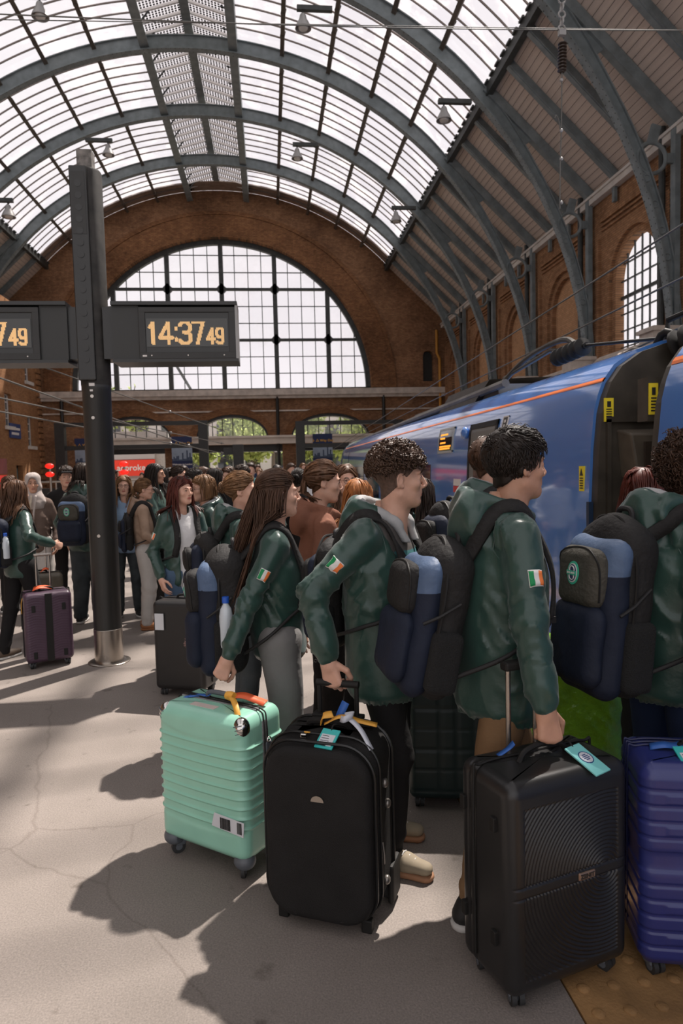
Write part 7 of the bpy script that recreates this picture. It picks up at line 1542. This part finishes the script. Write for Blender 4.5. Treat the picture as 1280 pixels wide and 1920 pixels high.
person(.55, 4.25, 20, 1.56, 'person with long wavy ginger hair seen from behind', near=1, fem=True, hair=('long', 'ginger', .30), head=(10, 0), hood=False, bottom='black', seed=21)
person(.53, 4.85, 165, 1.66, 'person with parted auburn-brown hair facing the ginger one', near=1, fem=True, hair=('long', 'chestnut', .30), head=(0, 4), hood=False, glasses=True, bottom='black', seed=22)
person(.99, 4.45, 40, 1.56, 'person with long dark brown hair half hidden behind the curly quiff', near=1, fem=True, hair=('long', 'dark', .36), hood=False, bottom='black', seed=23)
person(1.80, 3.15, 60, 1.60, 'person with dark red hair just visible behind frizzy-haired one', near=1, fem=True, hair=('long', 'auburn', .25), hood=False, bottom='black', seed=24)
person(-.56, 5.95, 250, 1.60, 'person with short curly fair hair and spectacles turned sideways', near=1, fem=True, hair=('bob', 'dkblonde', .1), head=(0, 2), lining=True, glasses=True, bottom='djeans', seed=25)
# --- group by the post
person(-1.33, 7.35, 78, 1.575, 'person in beige hooded sweatshirt and pale sweatpants with tan shoes', near=1, fem=True, hair=('pony', 'dkblonde', .26), head=(6, -4), top='hoodie', topm=CL['beige'], bottom='lgrey', loose=1.2, shoes=('tan', 'tan'), glasses=True, seed=27, hem=.88, R=(.22, .22, .98))
backpack(PEOPLE[-1], 'slim black backpack worn over beige sweatshirt', seed=20, badge=False, d=.14, hgt=.42, zc=1.14)
person(-1.66, 8.0, 170, 1.61, 'person with fair hair and glasses facing out beside the clock post', near=1, fem=True, hair=('long', 'dkblonde', .28), glasses=True, hood=False, topm=CL['lblue'], bottom='djeans', seed=28)
person(-1.36, 8.3, 100, 1.74, 'tall person with long straight black hair behind the beige sweatshirt', near=1, fem=True, sk='mid', hair=('long', 'black', .34), hood=False, bottom='black', seed=29, R=(.1, .30, 1.15))
person(-2.02, 7.75, 12, 1.75, 'person with dark brown hair seen from behind in baggy jeans', near=1, hair=('long', 'dark', .17), head=(25, 0), bottom='djeans', loose=1.35, shoes=('black', 'white'), seed=30, bulk=1.05)
backpack(PEOPLE[-1], 'black and blue backpack with round green sticker worn over baggy jeans', topcol='blue', front='olive', low='navy', seed=21, w=.31, d=.22, hgt=.50)
person(-2.50, 8.75, 160, 1.73, 'person in dark clothes and peaked cap behind the backpack', near=1, hair=('short', 'dark', .1), topm=CL['black'], hood=False, seed=31)
cp_ = PEOPLE[-1][0]; g = Field((-.12, -.14, 1.66), (.12, .22, 1.80), .006); g.ell((0, .004, 1.685), (.093, .112, .092), k=0); g.half((0, 0, -1), -1.692, .004); g.box((0, .135, 1.698), (.065, .06, .008), .006, k=.006); g.mesh('peaked_cap', CL['dgrey'], cp_)
person(-2.70, 8.15, 168, 1.66, 'person wearing pale headscarf and brown striped shawl', near=1, fem=True, sk='mid', hair=('none', 'dark', .1), head=(-8, 3), hood=False, topm=CL['taupe'], bottom='lgrey', loose=1.25, seed=32, hem=.80)
hj = PEOPLE[-1][0]; g = Field((-.24, -.26, 1.18), (.24, .24, 1.79), .009); g.ell((0, .005, 1.682), (.092, .114, .096), k=0); g.ell((0, -.01, 1.60), (.094, .10, .12), k=.03); g.cone((0, 0, 1.56), (0, .0, 1.42), .088, .15, k=.03, fl=(1, .85, 1)); g.ell((0, .115, 1.632), (.054, .060, .082), k=.008, op='s'); X, Y, Z = g.grid(); g.D += (.004*np.sin(50*Z+30*np.abs(X)+3*np.sin(20*X))).astype(np.float32); g.mesh('headscarf', CL['scarf'], hj)
V, F = None, None
for q, m_ in ((-.02, CL['scarf']), (.03, CL['cream']), (.075, CL['scarf'])): ribbon(hj, 'shawl_stripe', [(q-.02, .13, 1.50), (q, .165, 1.36), (q+.02, .17, 1.20), (q+.03, .165, .95)], .022, m_, (1, 0, 0))
person(-2.27, 6.40, 40, 1.60, 'person with long brown hair in green jacket walking with purple suitcase', near=1, fem=True, hair=('long', 'chestnut', .26), head=(-5, 0), hood=False, bottom='black', shoes=('brown', 'white'), stance=.10, seed=34, R=(-1.93, 6.26, 1.04, 'w'), curlR=GRIP)
backpack(PEOPLE[-1], 'blue backpack with water bottle worn by person with purple suitcase', mid='navy', main='navy', seed=23, bottle=1)
person(-3.16, 8.7, 170, 1.64, 'person with brown hair in white top at the edge of the group', near=1, fem=True, hair=('long', 'chestnut', .24), hood=False, topm=CL['white'], seed=35)
# --- heads between the red-haired person and the banners
mid = [(300, 892, 9.2, 30, 1.70, 'black', 'bob', 'person with sleek black bob in green jacket turned to the arches', None), (333, 885, 9.8, 80, 1.72, 'dark', 'bun', 'person with dark bun and spectacles in the middle of the crowd', None), (362, 893, 8.6, 110, 1.66, 'black', 'short', 'person with cropped black hair in the middle of the crowd', 'black'),
       (402, 893, 7.4, 70, 1.66, 'black', 'long', 'person with black hair and white hairband leaning over', None), (428, 890, 8.4, 200, 1.68, 'brown', 'long', 'person with brown hair holding a hand to the face', 'black'), (455, 892, 9.6, 250, 1.70, 'dark', 'short', 'person in dark grey shirt behind the blonde bun', 'dgrey'), (497, 898, 6.6, 30, 1.60, 'brown', 'long', 'person with smooth brown hair behind the long-haired one', None),
       (560, 893, 6.8, 20, 1.64, 'black', 'bun', 'person with black topknot behind the brown sweatshirt', 'black'), (585, 890, 9.5, 190, 1.70, 'brown', 'short', 'person in white shirt beyond the ponytail', 'white')]
for i, (px, py, y, fc, H, hc, hs_, lab, tm) in enumerate(mid):
    p = place_at(px, py, y); person(p[0], y, fc, H, lab, near=1, fem=hs_ != 'short', hair=(hs_, hc, .25), topm=CL[tm] if tm else None, hood=tm is None and hs_ != 'long', bottom='black', seed=50+i, head=(0, 0))
# --- far crowd under the arches
rr = random.Random(5); tops = ['white', 'black', 'navy', 'dgrey', 'lblue', 'cream', 'red', 'taupe', 'lgrey', 'teal']; hairs = ['black', 'dark', 'brown', 'chestnut', 'dkblonde']
far = []
for i in range(40):
    for tr_ in range(60):
        px = rr.uniform(395, 640) if i < 30 else rr.uniform(210, 400); y = rr.uniform(20, 41) if px < 600 else rr.uniform(28, 41); p = place_at(px, 880, y)
        if all(math.hypot(p[0]-a, y-b) > .75 for a, b in far) and not (33.4 < y < 35.2 or 29.4 < y < 30.6): break
    far.append((p[0], y)); tc_ = tops[i % len(tops)]
    person(p[0], y, rr.choice([160, 175, 185, 200, 90, 0]), rr.uniform(1.6, 1.82), 'small distant person in %s top in crowd under the arches' % {'dgrey': 'dark grey', 'lblue': 'light blue', 'lgrey': 'light grey'}.get(tc_, tc_), near=0, fem=i % 2 == 0, hair=(('bob', 'short', 'long')[i % 3], hairs[i % 5], .25), top='hoodie', topm=CL[tc_], hood=False, bottom=('black', 'djeans', 'navy')[i % 3], seed=100+i, group='distant people in %s tops' % tc_)
more = [(318, 882, 12.5, 20, 1.72, 'black', 'pony', None, 'person with black ponytail waiting in front of the welcome banner'), (345, 884, 14.0, 200, 1.74, 'dark', 'short', 'navy', 'person in navy top facing out in front of the welcome banner'), (380, 883, 12.2, 90, 1.70, 'brown', 'short', 'lgrey', 'person in light grey top turned towards the train'), (412, 884, 13.0, 10, 1.68, 'chestnut', 'long', None, 'person with chestnut hair in green jacket facing the arches'),
        (470, 884, 12.6, 180, 1.76, 'dark', 'short', 'teal', 'person in teal top facing out beyond the blonde bun'), (520, 884, 11.4, 20, 1.70, 'black', 'bob', None, 'person with black bob in green jacket beyond the long-haired one'), (545, 883, 13.6, 160, 1.74, 'brown', 'short', 'cream', 'person in cream top in mid hall'), (284, 886, 11.2, 100, 1.70, 'brown', 'bun', None, 'person with brown bun past the straight black hair'), (622, 884, 12.0, 190, 1.70, 'dkblonde', 'long', 'black', 'person with fair hair in black top near the train side')]
for i, (px, py, y, fc, H, hc, hs_, tm, lab) in enumerate(more):
    p = place_at(px, py, y); person(p[0], y, fc, H, lab, near=0, fem=hs_ != 'short', hair=(hs_, hc, .25), topm=CL[tm] if tm else None, hood=False, bottom='black', seed=80+i)
